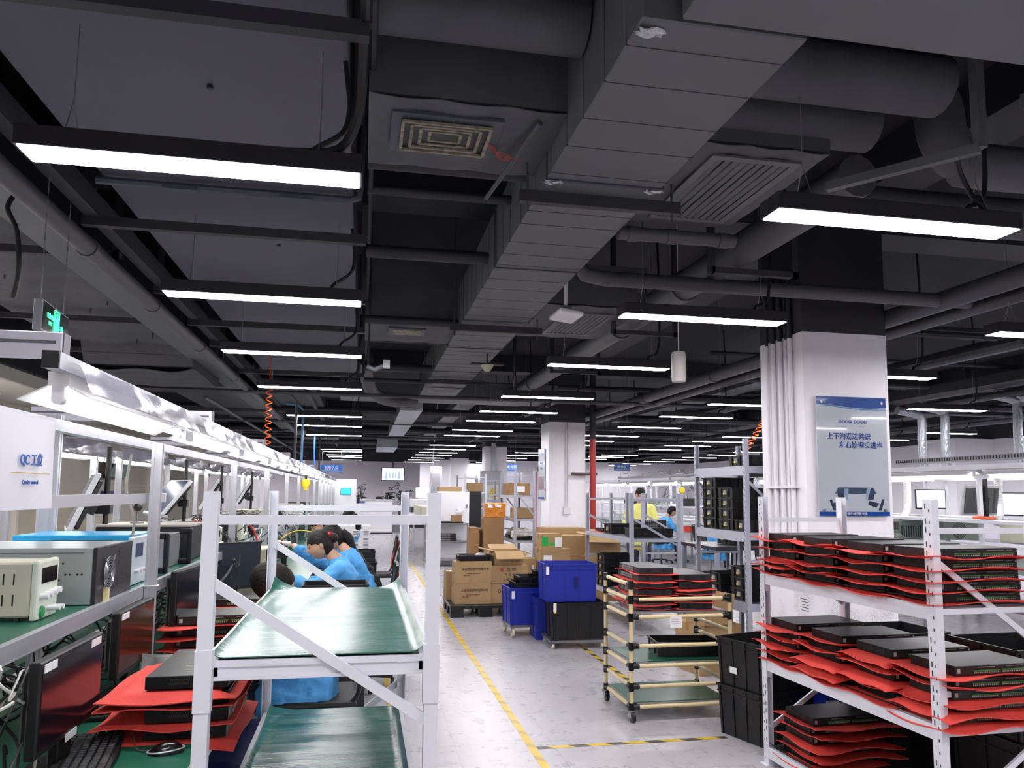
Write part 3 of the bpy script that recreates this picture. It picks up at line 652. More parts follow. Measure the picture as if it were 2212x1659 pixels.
# rear bench line (facing the passage)
for k in range(4):
    y0 = 2.9+3.6*k
    t = thing('workbench', 'workbench back to back behind the aisle benches, %s from the camera' % ORD[k], 'workbench', (-1.5, y0, 0), group='rear workbenches')
    MB().box(-.95, 0, .72, -.01, 3.5, .75).build('tabletop', M_GREEN, t)
    MB().box(-.5, 0, 1.18, -.06, 3.5, 1.21).build('upper_shelf', mat('shelf_grey', '8d8f93', .5), t)
    for y in (.3, 1.9, 3.3): profile(MB(), (-.48, y, .75), (-.48, y, 1.8), .042, .042).build('post', M_ALUW, t)
    for x in (-.9, -.06):
        for y in (.1, 3.4): MB().box(x-.02, y-.02, 0, x+.02, y+.02, .72).build('leg', M_LEG, t)
    MB().box(-.5, 0, 1.8, -.46, 3.5, 1.84).build('lamp_rail', M_ALUW, t)
for i in range(8):
    tl.put((-1.98, 3.0+1.8*i, 1.78), 'lit tube lamp over the rear benches facing the passage, %s from the camera' % ORD[i], group='tube lamps over the rear benches')
# quality control sign
t = thing('bench_mast', 'broad double aluminium post behind the silver computer carrying the bench lamps', 'post', (-1.47, 4.0, 0))
for dx in (-.02, .02): profile(MB(), (dx, 0, 0), (dx, 0, 1.9), .04, .04).build('profile', M_ALUW, t)
t = thing('paper_sign', 'white quality control station sign hanging on the first bench rail', 'sign', (-.912, 2.33, 1.62), 0)
MB().grid(lambda u, v: (.004*math.sin(3*u+2*v), -.3+.48*u, -.13+.26*v), 8, 6, 0).build('sheet', mat('sign_paper', 'dedce6', .4), t)
bl = mat('ink_blue', '2c5ca8', .5)
text('QC 工位', .038, bl, t, (.008, .0, .005), (R(90), 0, R(90)), bold=.0008)
MB().box(.007, -.12, -.031, .008, .13, -.0285).build('rule', mat('gold', 'c8b45a', .5), t)
text('Quality control', .0165, bl, t, (.008, .0, -.055), (R(90), 0, R(90)))
# ---------------------------------------------------------------- instruments on the upper shelf
SZ = 1.127
t = thing('bench_power_supply', 'beige bench power supply with green button and four white knobs on the upper shelf', 'power supply', (-1.03, 2.8, SZ))
MB().box(-.32, -.09, .012, 0, .075, .185).build('casing', M_BEIGE, t, bevel=.006)
b = MB()
for zz in (.05, .115):
    for i in range(9): b.box(-.29+.03*i, -.0915, zz, -.286+.03*i, -.089, zz+.035)
b.build('vent', M_BLK, t)
f = MB().box(0, -.09, .0, .022, .08, .19).build('front_panel', mat('panel_ivory', 'd6dccd', .45), t, bevel=.008, seg=2)
MB().box(.0215, -.062, .115, .0235, .06, .165).build('display', mat('display_black', '08090c', .15), f)
for i, y in enumerate((-.058, -.025, .012, .045)): MB().cyl((.022, y, .075+.003*i), (.045, y, .075+.003*i), .0095, n=12).build('knob', M_SCRW, f, smooth=True)
MB().lathe([(0, 0), (.02, 0), (.018, .006), (0, .008)], n=16).xf(Matrix.Rotation(R(90), 4, 'Y')).build('power_button', mat('button_green', '1f8a4a', .4), f, smooth=True).location = (.022, -.05, .025)
for y in (0, .035): MB().cyl((.022, y, .03), (.06, y, .03), .008, n=10).build('terminal', M_SCRW, f, smooth=True)
for x in (-.28, -.04):
    for y in (-.07, .06): MB().cyl((x, y, 0), (x, y, .014), .01, n=8).build('foot', M_BLK, t)
t = thing('rack_computer', 'silver rack computer case with black front and fan grille on the upper shelf', 'computer', (-.96, 3.06, SZ))
MB().box(-.6, 0, .0, -.0, .43, .205).build('casing', mat('case_silver', 'aeb6ba', .3, metal=.6), t, bevel=.003)
MB().box(-.6, -.002, .186, -.03, .0, .189).build('lid_seam', M_DUCT, t)
f = MB().box(0, -.002, .0, .014, .432, .206).build('front_panel', mat('case_black', '1e1c22', .45), t, bevel=.002)
g = MB()
for r in (.02, .03, .04, .05, .06): g.tube([(.02, .13+r*math.cos(a*PI/12), .105+r*math.sin(a*PI/12)) for a in range(25)], .0022, 5)
g.bar((.02, .07, .045), (.02, .19, .165), .004, .004).bar((.02, .19, .045), (.02, .07, .165), .004, .004)
g.build('fan_grille', M_STEEL, f)
v = MB()
for i in range(13): v.box(.0135, .25, .045+.0115*i, .0155, .41, .0505+.0115*i)
v.build('vent', M_BLK, f); MB().box(.014, .09, .0, .03, .11, .05).build('latch', mat('latch_cream', 'd8cf9a', .5), f)
b = MB()
for (x, z) in ((-.1, .15), (-.12, .11), (-.09, .11), (-.075, .11), (-.05, .11), (-.035, .11), (-.11, .09), (-.115, .04)): b.cyl((x, -.001, z), (x, .001, z), .004, n=8)
b.build('screw', M_BLK, t)
t = thing('instrument_case', 'bright blue film wrapped instrument with a carrying handle behind the silver computer', 'instrument', (-1.0, 3.62, SZ))
MB().box(-.46, -.0, 0, 0, .36, .22).build('casing', mat('film_blue', '2f9fd6', .25), t, bevel=.004)
MB().box(-.3, -.02, .19, -.06, -.004, .2).build('handle', M_BLK, t)
f = MB().box(0, .0, .0, .02, .36, .21).build('front_panel', mat('panel_pale', 'c8d4dc', .4), t, bevel=.004)
MB().box(.02, .05, .12, .022, .16, .18).build('display', mat('lcd_blue', '2b4a6a', .2), f)
for i in range(3): MB().cyl((.02, .05+.05*i, .06), (.04, .05+.05*i, .06), .009, n=10).build('knob', M_SCRW, f, smooth=True)
t = thing('test_instrument', 'grey test instrument with two big black front handles on the upper shelf', 'instrument', (-1.02, 4.13, SZ))
MB().box(-.5, .02, 0, 0, .56, .18).build('casing', mat('inst_grey', '8c8e92', .35, metal=.4), t, bevel=.003)
for y in (.0, .53):
    b = MB().box(-.0, y, .0, .06, y+.03, .03).box(0, y, .17, .06, y+.03, .2).box(.045, y, .0, .07, y+.03, .2); b.build('handle', M_BLK, t, bevel=.005)
t = thing('instrument_case', 'long black instrument case with a pale lid behind the handled test instrument', 'instrument', (-1.02, 4.85, SZ))
MB().box(-.5, 0, 0, .02, .45, .2).build('casing', M_BLK2, t, bevel=.004); MB().box(-.5, .0, .2, .02, .45, .212).build('lid', mat('lid_pale', 'b9b4ad', .5), t)
t = thing('microphone', 'small black ball head microphone on a stand above the black instrument case', 'microphone', (-1.35, 5.05, SZ+.212))
MB().ball((0, 0, .1), .028).build('head', M_BLK, t, smooth=True); MB().cyl((0, 0, 0), (0, 0, .08), .006).cyl((0, 0, 0), (0, 0, .01), .04, n=16).build('stand', M_STEEL, t, smooth=True)
# ---------------------------------------------------------------- more boxes further along the shelf
random.seed(5)
def simple_box_device(name, label, cat, x0, y, z, dx, dy, dz, m, face=None, knobs=0, feet=False):
    t = thing(name, label, cat, (x0, y, z))
    MB().box(-dx, 0, 0, 0, dy, dz).build('casing', m, t, bevel=.004)
    f = MB().box(0, .005, .005, .012, dy-.005, dz-.005).build('front_panel', face or M_BEIGE, t, bevel=.002)
    MB().box(.012, dy*.15, dz*.55, .0135, dy*.55, dz*.85).build('display', mat('display_black', '08090c', .15), f)
    for i in range(knobs): MB().cyl((.012, dy*.2+dy*.6*i/max(1, knobs-1), dz*.28), (.03, dy*.2+dy*.6*i/max(1, knobs-1), dz*.28), .01, n=8).build('knob', M_SCRW, f)
    return t
SH = [(5.6, .3, .2, .16, M_BEIGE, 'beige instrument box on the upper shelf just past the black case'),
      (6.1, .42, .38, .17, M_BLK2, 'black computer box on the upper shelf above the beige case with the fan'),
      (6.75, .4, .3, .15, M_BEIGE, 'low cream instrument on the shelf under the tilted screens'),
      (7.4, .45, .42, .19, M_BLK2, 'second black computer box further along the upper shelf'),
      (8.1, .35, .32, .16, M_SCRW, 'white instrument box on the upper shelf beyond the two black boxes'),
      (8.9, .4, .4, .2, M_BEIGE, 'tall cream instrument on the upper shelf near the third pair of workers'),
      (10.0, .42, .4, .18, M_BLK2, 'third black box on the upper shelf'),
      (11.4, .4, .36, .16, M_SCRW, 'far white instrument on the upper shelf'),
      (13.0, .42, .4, .2, M_BEIGE, 'far cream instrument on the upper shelf'),
      (14.6, .42, .4, .2, M_BLK2, 'far black box on the upper shelf')]
for y, dx, dy, dz, m, l in SH:
    simple_box_device('instrument_box', l, 'instrument', -.99, y, SZ, dx, dy, dz, m, M_BLK if m is M_BLK2 else mat('panel_ivory', 'd6dccd', .45), 3)
tag(MB().grid(lambda u, v: (-1.4+.42*u, 6.8+.34*v, SZ+.156+.008*math.sin(8*u+5*v)), 12, 8, .004).build('foam_sheet', M_RED, smooth=True), 'red foam sheet lying over the cream instrument on the shelf', 'foam sheet')
# ---------------------------------------------------------------- monitors
M_SCR = mat('screen_dark', '12131b', .16, coat=.05)
def monitor(label, w=.45, h=.32, stand=True, scr=None, bezel=M_BLK, name='monitor', stickers=0, neck=.1):
    """screen faces local -y, base at origin"""
    t = thing(name, label, 'monitor'); z0 = neck if stand else -h/2
    MB().box(-w/2, -.012, z0, w/2, .018, z0+h).build('bezel', bezel, t, bevel=.004)
    MB().prism([(-w/2+.03, z0+.03), (w/2-.03, z0+.03), (w/2-.03, z0+h-.03), (-w/2+.03, z0+h-.03)], .018, .045, 'y').build('back_shell', bezel, t, bevel=.008)
    MB().box(-w/2+.014, -.0135, z0+.02, w/2-.014, -.0115, z0+h-.014).build('screen', scr or M_SCR, t)
    if stand:
        MB().box(-.05, .0, .0, .05, .03, z0+.05).build('neck', M_BLK, t, bevel=.005)
        MB().lathe([(0, 0), (.13, 0), (.125, .012), (0, .02)], n=24, sx=1, sy=.75).build('base', M_BLK, t, smooth=True)
    for i in range(stickers):
        x, z = ((-w/2+.06, z0+h-.02), (w/2-.07, z0+h-.02), (0, z0+.0))[i]
        MB().box(x-.04, -.0155, z-.011, x+.04, -.0135, z+.011).build('sticker', M_PAPER, t)
    return t
t = monitor('dark desk monitor reflecting red with white stickers beside the keyboard on the nearest bench', .47, .25, stickers=3, neck=.09)
t.location = (-.825, 2.49, TZ); t.rotation_euler = (0, 0, R(89))
t = monitor('desk monitor with orange reflection behind the bench post', .44, .24, stickers=1, scr=mat('screen_orange_reflection', '46241a', .15), neck=.11)  # orange reflection painted into the screen's base colour
t.location = (-.86, 3.26, TZ); t.rotation_euler = (0, 0, R(89))
t = monitor('third desk monitor seen edge on among cables', .42, .3, neck=.11); t.location = (-.84, 4.1, TZ); t.rotation_euler = (0, 0, R(84))
t = monitor('desk monitor with pale blue film on top beside the beige computer', .42, .32, stickers=0, scr=mat('screen_slate', '2b313c', .15), neck=.12); t.location = (-.86, 5.55, TZ); t.rotation_euler = (0, 0, R(40))
# ---------------------------------------------------------------- keyboards and mice
def make_keyboard(label):
    t = thing('keyboard', label, 'keyboard')
    n = 12; pts = [(-.225, -.085), (-.1, -.09), (0, -.095), (.1, -.09), (.225, -.085), (.23, .075), (-.23, .075)]
    MB().prism(pts, .0, .018, 'z').build('body', M_BLK, t, bevel=.005, seg=2)
    for r in range(6):
        b = MB(); k = 0; n = 18 if r else 15
        for c in range(n):
            x = -.212+.4245*c/(n)+.0118; y = .055-.024*r-(0 if r == 0 else .004)
            if r == 5 and 4 <= c <= 8:
                if c == 4: b.obox((x+.047, y, .022), (.11, .018, .008))
                continue
            b.obox((x, y, .022), (.0195, .0185, .008))
        b.build('key_row', mat('key_dark', '26272a', .45), t, bevel=.0015)
    return t
kb = Proto(make_keyboard)
kb.put((-.785, 2.52, TZ), 'black keyboard at the bottom corner of the nearest bench', rz=R(99))
kb.put((-.72, 3.72, TZ), 'black keyboard behind the stack of units with red foam', rz=R(60))
kb.put((-.93, 3.15, TZ), 'grey keyboard pushed behind the first monitor', rz=R(95))
def make_mouse(label):
    t = thing('mouse', label, 'mouse')
    def sh(sc, z0=0):
        b = MB(); prof = []
        nu, nv = 18, 8; vs = []; fs = []
        for j in range(nv+1):
            a = j/nv*PI/2
            for i in range(nu):
                q = 2*PI*i/nu; r = math.cos(a)
                vs.append((.052*sc*r*math.cos(q), .029*sc*r*math.sin(q)*(1+.12*math.cos(q)), z0+.034*sc*math.sin(a)*(1-.25*math.cos(q)*r)))
        for j in range(nv):
            for i in range(nu): fs.append((j*nu+i, j*nu+(i+1) % nu, (j+1)*nu+(i+1) % nu, (j+1)*nu+i))
        fs.append(tuple(range(nu-1, -1, -1))); b.add(vs, fs); return b
    sh(1).build('shell', mat('mouse_black', '0b0b0d', .2), t, smooth=True)
    MB().tube([(.0525*math.cos(q), .0295*math.sin(q)*(1+.12*math.cos(q)), .0115-.004*math.cos(q)) for q in [2*PI*i/28 for i in range(29)]], .0022, 6).build('silver_trim', mat('mouse_silver', 'b9bcc2', .3, metal=.3), t, smooth=True)
    return t
ms = Proto(make_mouse)
ms.put((-.565, 2.56, TZ), 'glossy black mouse with silver trim on the green bench top', rz=R(185))
ms.put((-.74, 3.78, TZ), 'dark mouse beside the further stack with red foam', rz=R(150))
tag(MB().tube(smoothpath([(-.62, 2.565, TZ+.008), (-.66, 2.6, TZ+.006), (-.7, 2.7, TZ+.03), (-.75, 2.76, TZ+.04), (-.8, 2.78, TZ+.02), (-.86, 2.75, TZ+.004), (-.95, 2.7, TZ+.004)]), .0022, 6).build('mouse_cable', mat('cable_grey', '4a4c4e', .5), smooth=True), 'thin cable looping from the silver trimmed mouse over the keyboard', 'cable')
# ---------------------------------------------------------------- black network units and red foam sheets
M_UNIT = mat('unit_black', '101012', .36, spec=.3)
M_UMARK = mat('unit_print', '9a9a9a', .5)
M_PORT = mat('port_green', '2f7a3a', .5)
UW, UD, UH = .43, .25, .042
def make_unit(label):
    t = thing('network_unit', label, 'electronic unit')
    MB().box(-UW/2, -UD/2, .001, UW/2, UD/2, UH).build('chassis', M_UNIT, t, bevel=.002)
    MB().box(-UW/2+.001, -UD/2-.002, .003, UW/2-.001, -UD/2, UH-.002).build('front_panel', M_BLK, t)
    p = MB()
    for s, n in ((-.12, 14), (.03, 14), (.155, 4)):
        p.box(s-.005, -UD/2-.006, .017, s+n*.0095, -UD/2-.002, .022)
    p.build('port_strip', M_PORT, t)
    p = MB()
    for s, n in ((-.12, 14), (.03, 14), (.155, 4)):
        for i in range(n): p.box(s+i*.0095, -UD/2-.004, .009, s+i*.0095+.005, -UD/2-.002, .0145)
    for s, w in ((-.1, .09), (.05, .09), (.155, .03)): p.box(s, -UD/2-.003, .033, s+w, -UD/2-.002, .0345)
    p.box(-.205, -UD/2-.003, .012, -.19, -UD/2-.002, .03); p.cyl((.208, -UD/2-.004, .03), (.208, -UD/2-.002, .03), .004, n=8)
    p.build('port_row', M_UMARK, t)
    v = MB()
    for i in range(22): v.obox((-UW/2-.0005, -.075+.0055*i+(.008 if i > 10 else 0), .024), (.002, .0018, .02), (R(20), 0, 0))
    v.build('vent', mat('vent_grey', '3c3c3e', .35), t)  # vent bars in a lighter grey than the chassis
    return t
unit = Proto(make_unit)
def letters_top(parent):
    b = MB(); random.seed(2)
    x = -.14
    for ch in ('V', 'I', 'E', 'L', 'I', 'A', 'Y'):
        w = {'I': .003}.get(ch, .022)
        if ch == 'V': b.bar((x, .03, UH+.0006), (x+w/2, -.03, UH+.0006), .0025, .0008).bar((x+w/2, -.03, UH+.0006), (x+w, .03, UH+.0006), .0025, .0008)
        elif ch == 'I': b.bar((x, .03, UH+.0006), (x, -.03, UH+.0006), .0025, .0008)
        elif ch == 'E': b.bar((x, .03, UH+.0006), (x, -.03, UH+.0006), .0025, .0008).bar((x, .03, UH+.0006), (x+w, .03, UH+.0006), .0025, .0008).bar((x, 0, UH+.0006), (x+w*.8, 0, UH+.0006), .0025, .0008).bar((x, -.03, UH+.0006), (x+w, -.03, UH+.0006), .0025, .0008)
        elif ch == 'L': b.bar((x, .03, UH+.0006), (x, -.03, UH+.0006), .0025, .0008).bar((x, -.03, UH+.0006), (x+w, -.03, UH+.0006), .0025, .0008)
        elif ch == 'A': b.bar((x, -.03, UH+.0006), (x+w/2, .03, UH+.0006), .0025, .0008).bar((x+w/2, .03, UH+.0006), (x+w, -.03, UH+.0006), .0025, .0008)
        else: b.bar((x, .03, UH+.0006), (x+w/2, 0, UH+.0006), .0025, .0008).bar((x+w, .03, UH+.0006), (x+w/2, 0, UH+.0006), .0025, .0008).bar((x+w/2, 0, UH+.0006), (x+w/2, -.03, UH+.0006), .0025, .0008)
        x += w+.014
    return b.build('printed_mark', M_UMARK, parent)
def sheet_fn(seed, w, d, cw, cd, amp, curl):
    rs = random.Random(seed); a1, a2, a3, a4 = [rs.uniform(0, 6.28) for _ in range(4)]; k1, k2 = rs.uniform(5, 9), rs.uniform(5, 10)
    bias = rs.uniform(-.9, .6)
    def fn(u, v):
        x, y = (u-.5)*w, (v-.5)*d
        ox = max(0, abs(x)-cw/2)/max(.001, (w-cw)/2); oy = max(0, abs(y)-cd/2)/max(.001, (d-cd)/2)
        e = max(ox, oy); e = e*e*(3-2*e)
        z = e*(amp*(math.sin(k1*x*2+a1)+.8*math.sin(k2*y*2.5+a2)+.5*math.sin(14*(x+y)+a3))+curl*bias)
        return (x, y, z+.004)
    return fn
SHEETS = []
def sheet(loc, label, variant=0, rz=0., group=None, w=.56, d=.36, cw=.42, cd=.25, amp=.007, curl=.02, scale=1):
    key = (variant, w, d, amp, curl)
    for k, o in SHEETS:
        if k == key:
            c = o.copy(); COL.objects.link(c); c.location = loc; c.rotation_euler = (0, 0, rz); tag(c, label, 'foam sheet', group); return c
    o = MB().grid(sheet_fn(variant, w, d, cw, cd, amp, curl), 36, 26, .0035).build('foam_sheet', M_RED, smooth=True)
    o.location = loc; o.rotation_euler = (0, 0, rz); tag(o, label, 'foam sheet', group); SHEETS.append((key, o)); return o
def stack(loc, n, where, rz=0., jitter=.006, off=(0, 0), sheets=True, bottom=True, seed=0, top_first=True, gz=.006, big=False, curl=.02, amp=.007):
    rs = random.Random(seed*31+n); z = loc[2]
    pos = ['topmost', 'second down', 'third down', 'fourth down', 'fifth down', 'sixth down']; sp = ['top sheet', 'second sheet down', 'third sheet down', 'fourth sheet down', 'fifth sheet down', 'sixth sheet down']
    last = None
    for i in range(n):
        k = n-1-i; nm = pos[k] if i else ('lowest' if n > 1 else 'single')
        if sheets and (i or bottom):
            kw = dict(w=.53, d=.42, cw=.44, cd=.26) if big else dict(w=.56, d=.37)
            sheet((loc[0]+off[0]+rs.uniform(-.02, .02), loc[1]+off[1]+rs.uniform(-.01, .01), z), 'red foam, %s in %s' % (sp[k] if i else 'bottom sheet', where), rs.randrange(7), rz+rs.uniform(-.04, .04), 'foam sheets between units', curl=curl, amp=amp, **kw)
            z += gz
        last = unit.put((loc[0]+rs.uniform(-jitter, jitter), loc[1]+rs.uniform(-jitter, jitter), z), 'black unit, %s in %s' % (nm, where), rz+rs.uniform(-.015, .015), group='black units in stacks')
        z += UH+.0005
    return last
o = stack((-.53, 2.875, TZ), 4, 'the stack on the nearest bench', rz=R(90), seed=1, big=True, gz=.009, curl=.018, amp=.007, off=(-.055, 0))
letters_top(o)
stack((-.64, 4.03, TZ), 4, 'the further stack on the near benches', rz=R(4), seed=2, big=True, gz=.008)
stack((-.66, 5.02, TZ), 3, 'the low stack beside the bowed person', rz=R(2), seed=3)
# plastic zip bag
t = thing('zip_bag', 'clear zip bag with brass parts beside the bench post', 'bag', (-.76, 3.3, TZ))
MB().grid(lambda u, v: (-.08+.16*u, .02*math.sin(5*u+2*v), .15*v), 8, 8, .002).build('bag_film', mat('bag_film', 'cfd4d4', .2, alpha=.5), t, smooth=True)
MB().cyl((.02, 0, .03), (.015, .005, .075), .008).build('brass_part', mat('brass', 'b08a35', .3, metal=.8), t)
# black USB hub and small things
t = thing('usb_hub', 'small black hub with sockets on the bench behind the first monitor', 'hub', (-1.0, 2.85, TZ+.17)); MB().box(-.06, -.08, 0, .06, .08, .035).build('casing', M_BLK, t, bevel=.003)
MB().box(.06, -.05, .008, .062, -.04, .026).box(.06, -.02, .008, .062, -.01, .026).box(.06, .01, .008, .062, .02, .026).build('socket', M_STEEL, t)
MB().box(-.05, -.07, -.17, .05, .07, 0).build('riser', M_BLK2, t)
# cables
def tangle(label, n, x0, y0, z0, x1, y1, z1, r=(.0025, .005), seed=0, mats=None, sag=.1, segs=6):
    rs = random.Random(seed); mats = mats or [M_CABLE, mat('cable_white', 'b9b9b2', .5), mat('cable_grey', '4a4c4e', .5)]
    b = MB()
    for i in range(n):
        q = rs.random(); b.mi = 0 if q < .62 else (1 if q < .8 else 2)
        pts = []
        x, y, z = rs.uniform(x0, x1), rs.uniform(y0, y1), rs.uniform(z0, z1)
        for k in range(segs):
            pts.append((min(x1, max(x0, x)), min(y1, max(y0, y)), min(z1, max(z0, z))))
            x += rs.uniform(-.1, .1); y += rs.uniform(-.13, .13); z += rs.uniform(-.11, .09)
        b.tube(smoothpath(pts, 4), rs.uniform(*r), 5, cap=False)
    o = b.build('cable_tangle', mats, smooth=True, fix=False); tag(o, label, 'cables', kind='stuff'); return o
tangle('tangled black and grey cables hanging behind the nearest monitor', 46, -1.2, 1.75, TZ+.01, -.86, 2.5, 1.08, seed=1)
tangle('dense black cables between the first and second monitors', 42, -1.25, 2.75, TZ+.01, -.92, 3.9, 1.07, seed=2)
tangle('cables under the upper shelf behind the further foam stack', 60, -1.3, 4.0, TZ+.01, -.88, 5.4, 1.06, seed=3)
tangle('cables crowding the bench beside the beige computer', 46, -1.3, 5.4, TZ+.01, -.8, 6.9, 1.3, seed=4)
tangle('cables on the benches behind the seated women', 60, -1.3, 6.9, TZ+.01, -.75, 9.5, 1.35, seed=5)
tangle('cables and boards far along the benches', 60, -1.3, 9.5, TZ+.01, -.85, 14, 1.3, seed=6)
tangle('loose cables on the upper shelf beyond the black case', 30, -1.35, 5.5, SZ+.01, -1.0, 8.5, 1.35, seed=8)
for i, (a, b_) in enumerate((((-.87, 4.4, 1.35), (-.85, 4.9, .8)), ((-.85, 5.9, 1.25), (-.8, 6.05, .85)))):
    pass
tag(MB().tube(smoothpath([(-.85, 6.15, 1.3), (-.8, 6.2, 1.2), (-.77, 6.2, 1.05), (-.78, 6.15, .92), (-.84, 6.1, .9), (-.9, 6.05, .98)]), .007, 6).build('red_cable', mat('cable_red', 'c2262a', .4), smooth=True), 'red cable looping down beside the bench post behind the bowed head', 'cable')
tag(MB().tube(smoothpath([(-1.0, 3.6, 1.7), (-1.02, 3.62, 1.55), (-.99, 3.66, 1.4), (-1.02, 3.7, 1.25), (-1.0, 3.72, 1.16)]), .006, 6).build('white_cable', mat('cable_white', 'b9b9b2', .5), smooth=True), 'white cable hanging in front of the blue instrument by the post', 'cable')
for k in range(5):
    yy = 5.6+k*.12
    tag(MB().tube(smoothpath([(-.95, yy, 1.25), (-.9, yy+.05, 1.2-.02*k), (-.86, yy-.05, 1.05), (-.9, yy-.2, .95), (-1.0, yy-.3, .88+.02*k)]), .008, 6).build('looped_cable', M_CABLE if k % 2 else mat('cable_grey', '4a4c4e', .5), smooth=True), '%s of five thick cables curving over the blue tray behind the bowed head' % ORD[k], 'cable', 'thick looped cables')
# tilted monitors over the rear benches, on black poles
def make_hung(label):
    t = monitor(label, .5, .36, stand=False, bezel=mat('monitor_rim_white', 'b7b9bd', .4), scr=mat('screen_blueish', '3a4a66', .2))
    o = [c for c in bpy.data.objects if c.parent == t and c.name.startswith('back_shell')][0]; o.data.materials[0] = M_BLK2
    v = MB()
    for i in range(14): v.box(-.17, .0455, -.13+.018*i, -.12, .047, -.121+.018*i)
    v.build('vent', M_BLK, t); MB().box(-.03, .045, -.05, .03, .09, .05).build('mount', M_BLK, t); return t
hm = Proto(make_hung)
hm.put((-1.62, 4.9, 1.47), 'tilted monitor with black back hung above the handled instrument', group='tilted rear monitors', rot=(R(-22), 0, R(-70)))
hm.put((-1.62, 6.9, 1.48), 'tilted monitor with dark back behind the near end post of the white rack', group='tilted rear monitors', rot=(R(-38), 0, R(-60)))
hm.put((-1.6, 8.6, 1.5), 'tilted monitor before the third bench post', group='tilted rear monitors', rot=(R(-30), 0, R(-80)))
hm.put((-1.6, 10.9, 1.5), 'tilted monitor far along the rear benches', group='tilted rear monitors', rot=(R(-30), 0, R(-80)))
for i, y in enumerate((4.95, 7.0, 8.7, 11.0)):
    t = thing('monitor_pole', 'clamped black pole of a tilted monitor, %s from the camera' % ORD[i], 'monitor arm', (-1.5, y, 1.2), group='monitor poles')
    MB().cyl((0, 0, .01), (0, 0, .6), .016, n=10).build('pole', M_BLK, t, smooth=True); MB().box(-.05, -.03, .2, .03, .03, .26).build('clamp', M_BLK, t)
# air hoses above the benches
def coil(label, x, y, z0, z1, r, turns, m, dx=0, dy=0):
    n = turns*10; return tag(MB().tube([(x, y, 4.08), (x, y, z1+.05)] if False else [(x+dx*i/n+r*math.cos(2*PI*i/10), y+dy*i/n+r*math.sin(2*PI*i/10), z0+(z1-z0)*i/n) for i in range(n+1)]+[(x+dx, y, z1+.03), (x+dx, y, 4.08)], .006, 5).build('coiled_hose', m, smooth=True), label, 'air hose')
M_OR = mat('hose_orange', 'e0561f', .4)
coil('orange coiled air hose hanging over the bench lamps', -1.1, 9.2, 2.02, 2.72, .035, 9, M_OR)
for i, (y, m) in enumerate(((11.9, M_DUCT), (13.2, mat('pipe_blue', '5c86b0', .4)), (16.5, mat('pipe_blue2', '2f62b0', .4)), (18.5, M_DUCT))):
    tag(MB().tube([(-1.02, y, 1.98), (-1.02, y, 2.9), (-1.1, y, 2.98), (-1.3, y, 3.0)], .02, 8).build('drop_pipe', m, smooth=True), ['thin grey drop pipe to the bench lamp line', 'pale blue air drop pipe to the bench lamp line', 'dark blue air drop pipe further along the bench lamps', 'far grey drop pipe to the bench lamps'][i], 'pipe')
# yellow tool balancer
t = thing('tool_balancer', 'yellow tool balancer hanging at the end of the nearer bench lamps', 'tool balancer', (-.9, 12.7, 1.66))
MB().lathe([(0, -.025), (.06, -.025), (.075, -.01), (.075, .01), (.06, .025), (0, .025)], n=18).xf(Matrix.Rotation(R(90), 4, 'X')).build('drum', M_YEL, t, smooth=True)
MB().box(-.02, -.02, .06, .02, .02, .13).build('hook', M_BLK, t); MB().box(-.03, -.02, -.11, .03, .02, -.06).build('nose', M_YEL, t); MB().lathe([(0, -.028), (.035, -.028), (.035, -.02), (0, -.02)], n=14).xf(Matrix.Rotation(R(90), 4, 'X')).build('dark_badge', mat('badge', '3e5a3a', .5), t)
# ================================================================ racks
M_RACKW = mat('rack_white', 'dadbe4', .38)
M_RACKG = mat('rack_grey', 'b3b5c2', .4, metal=.3)
def mat_wavy():
    m = bpy.data.materials.new('green_rubber_mat'); m.use_nodes = True; nt = m.node_tree; b = nt.nodes['Principled BSDF']
    b.inputs['Base Color'].default_value = (*lin('245d50'), 1); b.inputs['Roughness'].default_value = .27; b.inputs['Specular IOR Level'].default_value = .8
    tc = nt.nodes.new('ShaderNodeTexCoord'); mp = nt.nodes.new('ShaderNodeMapping'); mp.inputs['Scale'].default_value = (1.6, 9, 1)
    n = nt.nodes.new('ShaderNodeTexNoise'); n.inputs['Scale'].default_value = 2.2; n.inputs['Detail'].default_value = 3
    nt.links.new(tc.outputs['Object'], mp.inputs[0]); nt.links.new(mp.outputs[0], n.inputs[0])
    bp = nt.nodes.new('ShaderNodeBump'); bp.inputs['Strength'].default_value = .35; bp.inputs['Distance'].default_value = .012
    nt.links.new(n.outputs[0], bp.inputs['Height']); nt.links.new(bp.outputs[0], b.inputs['Normal'])
    return m
M_MATW = mat_wavy()
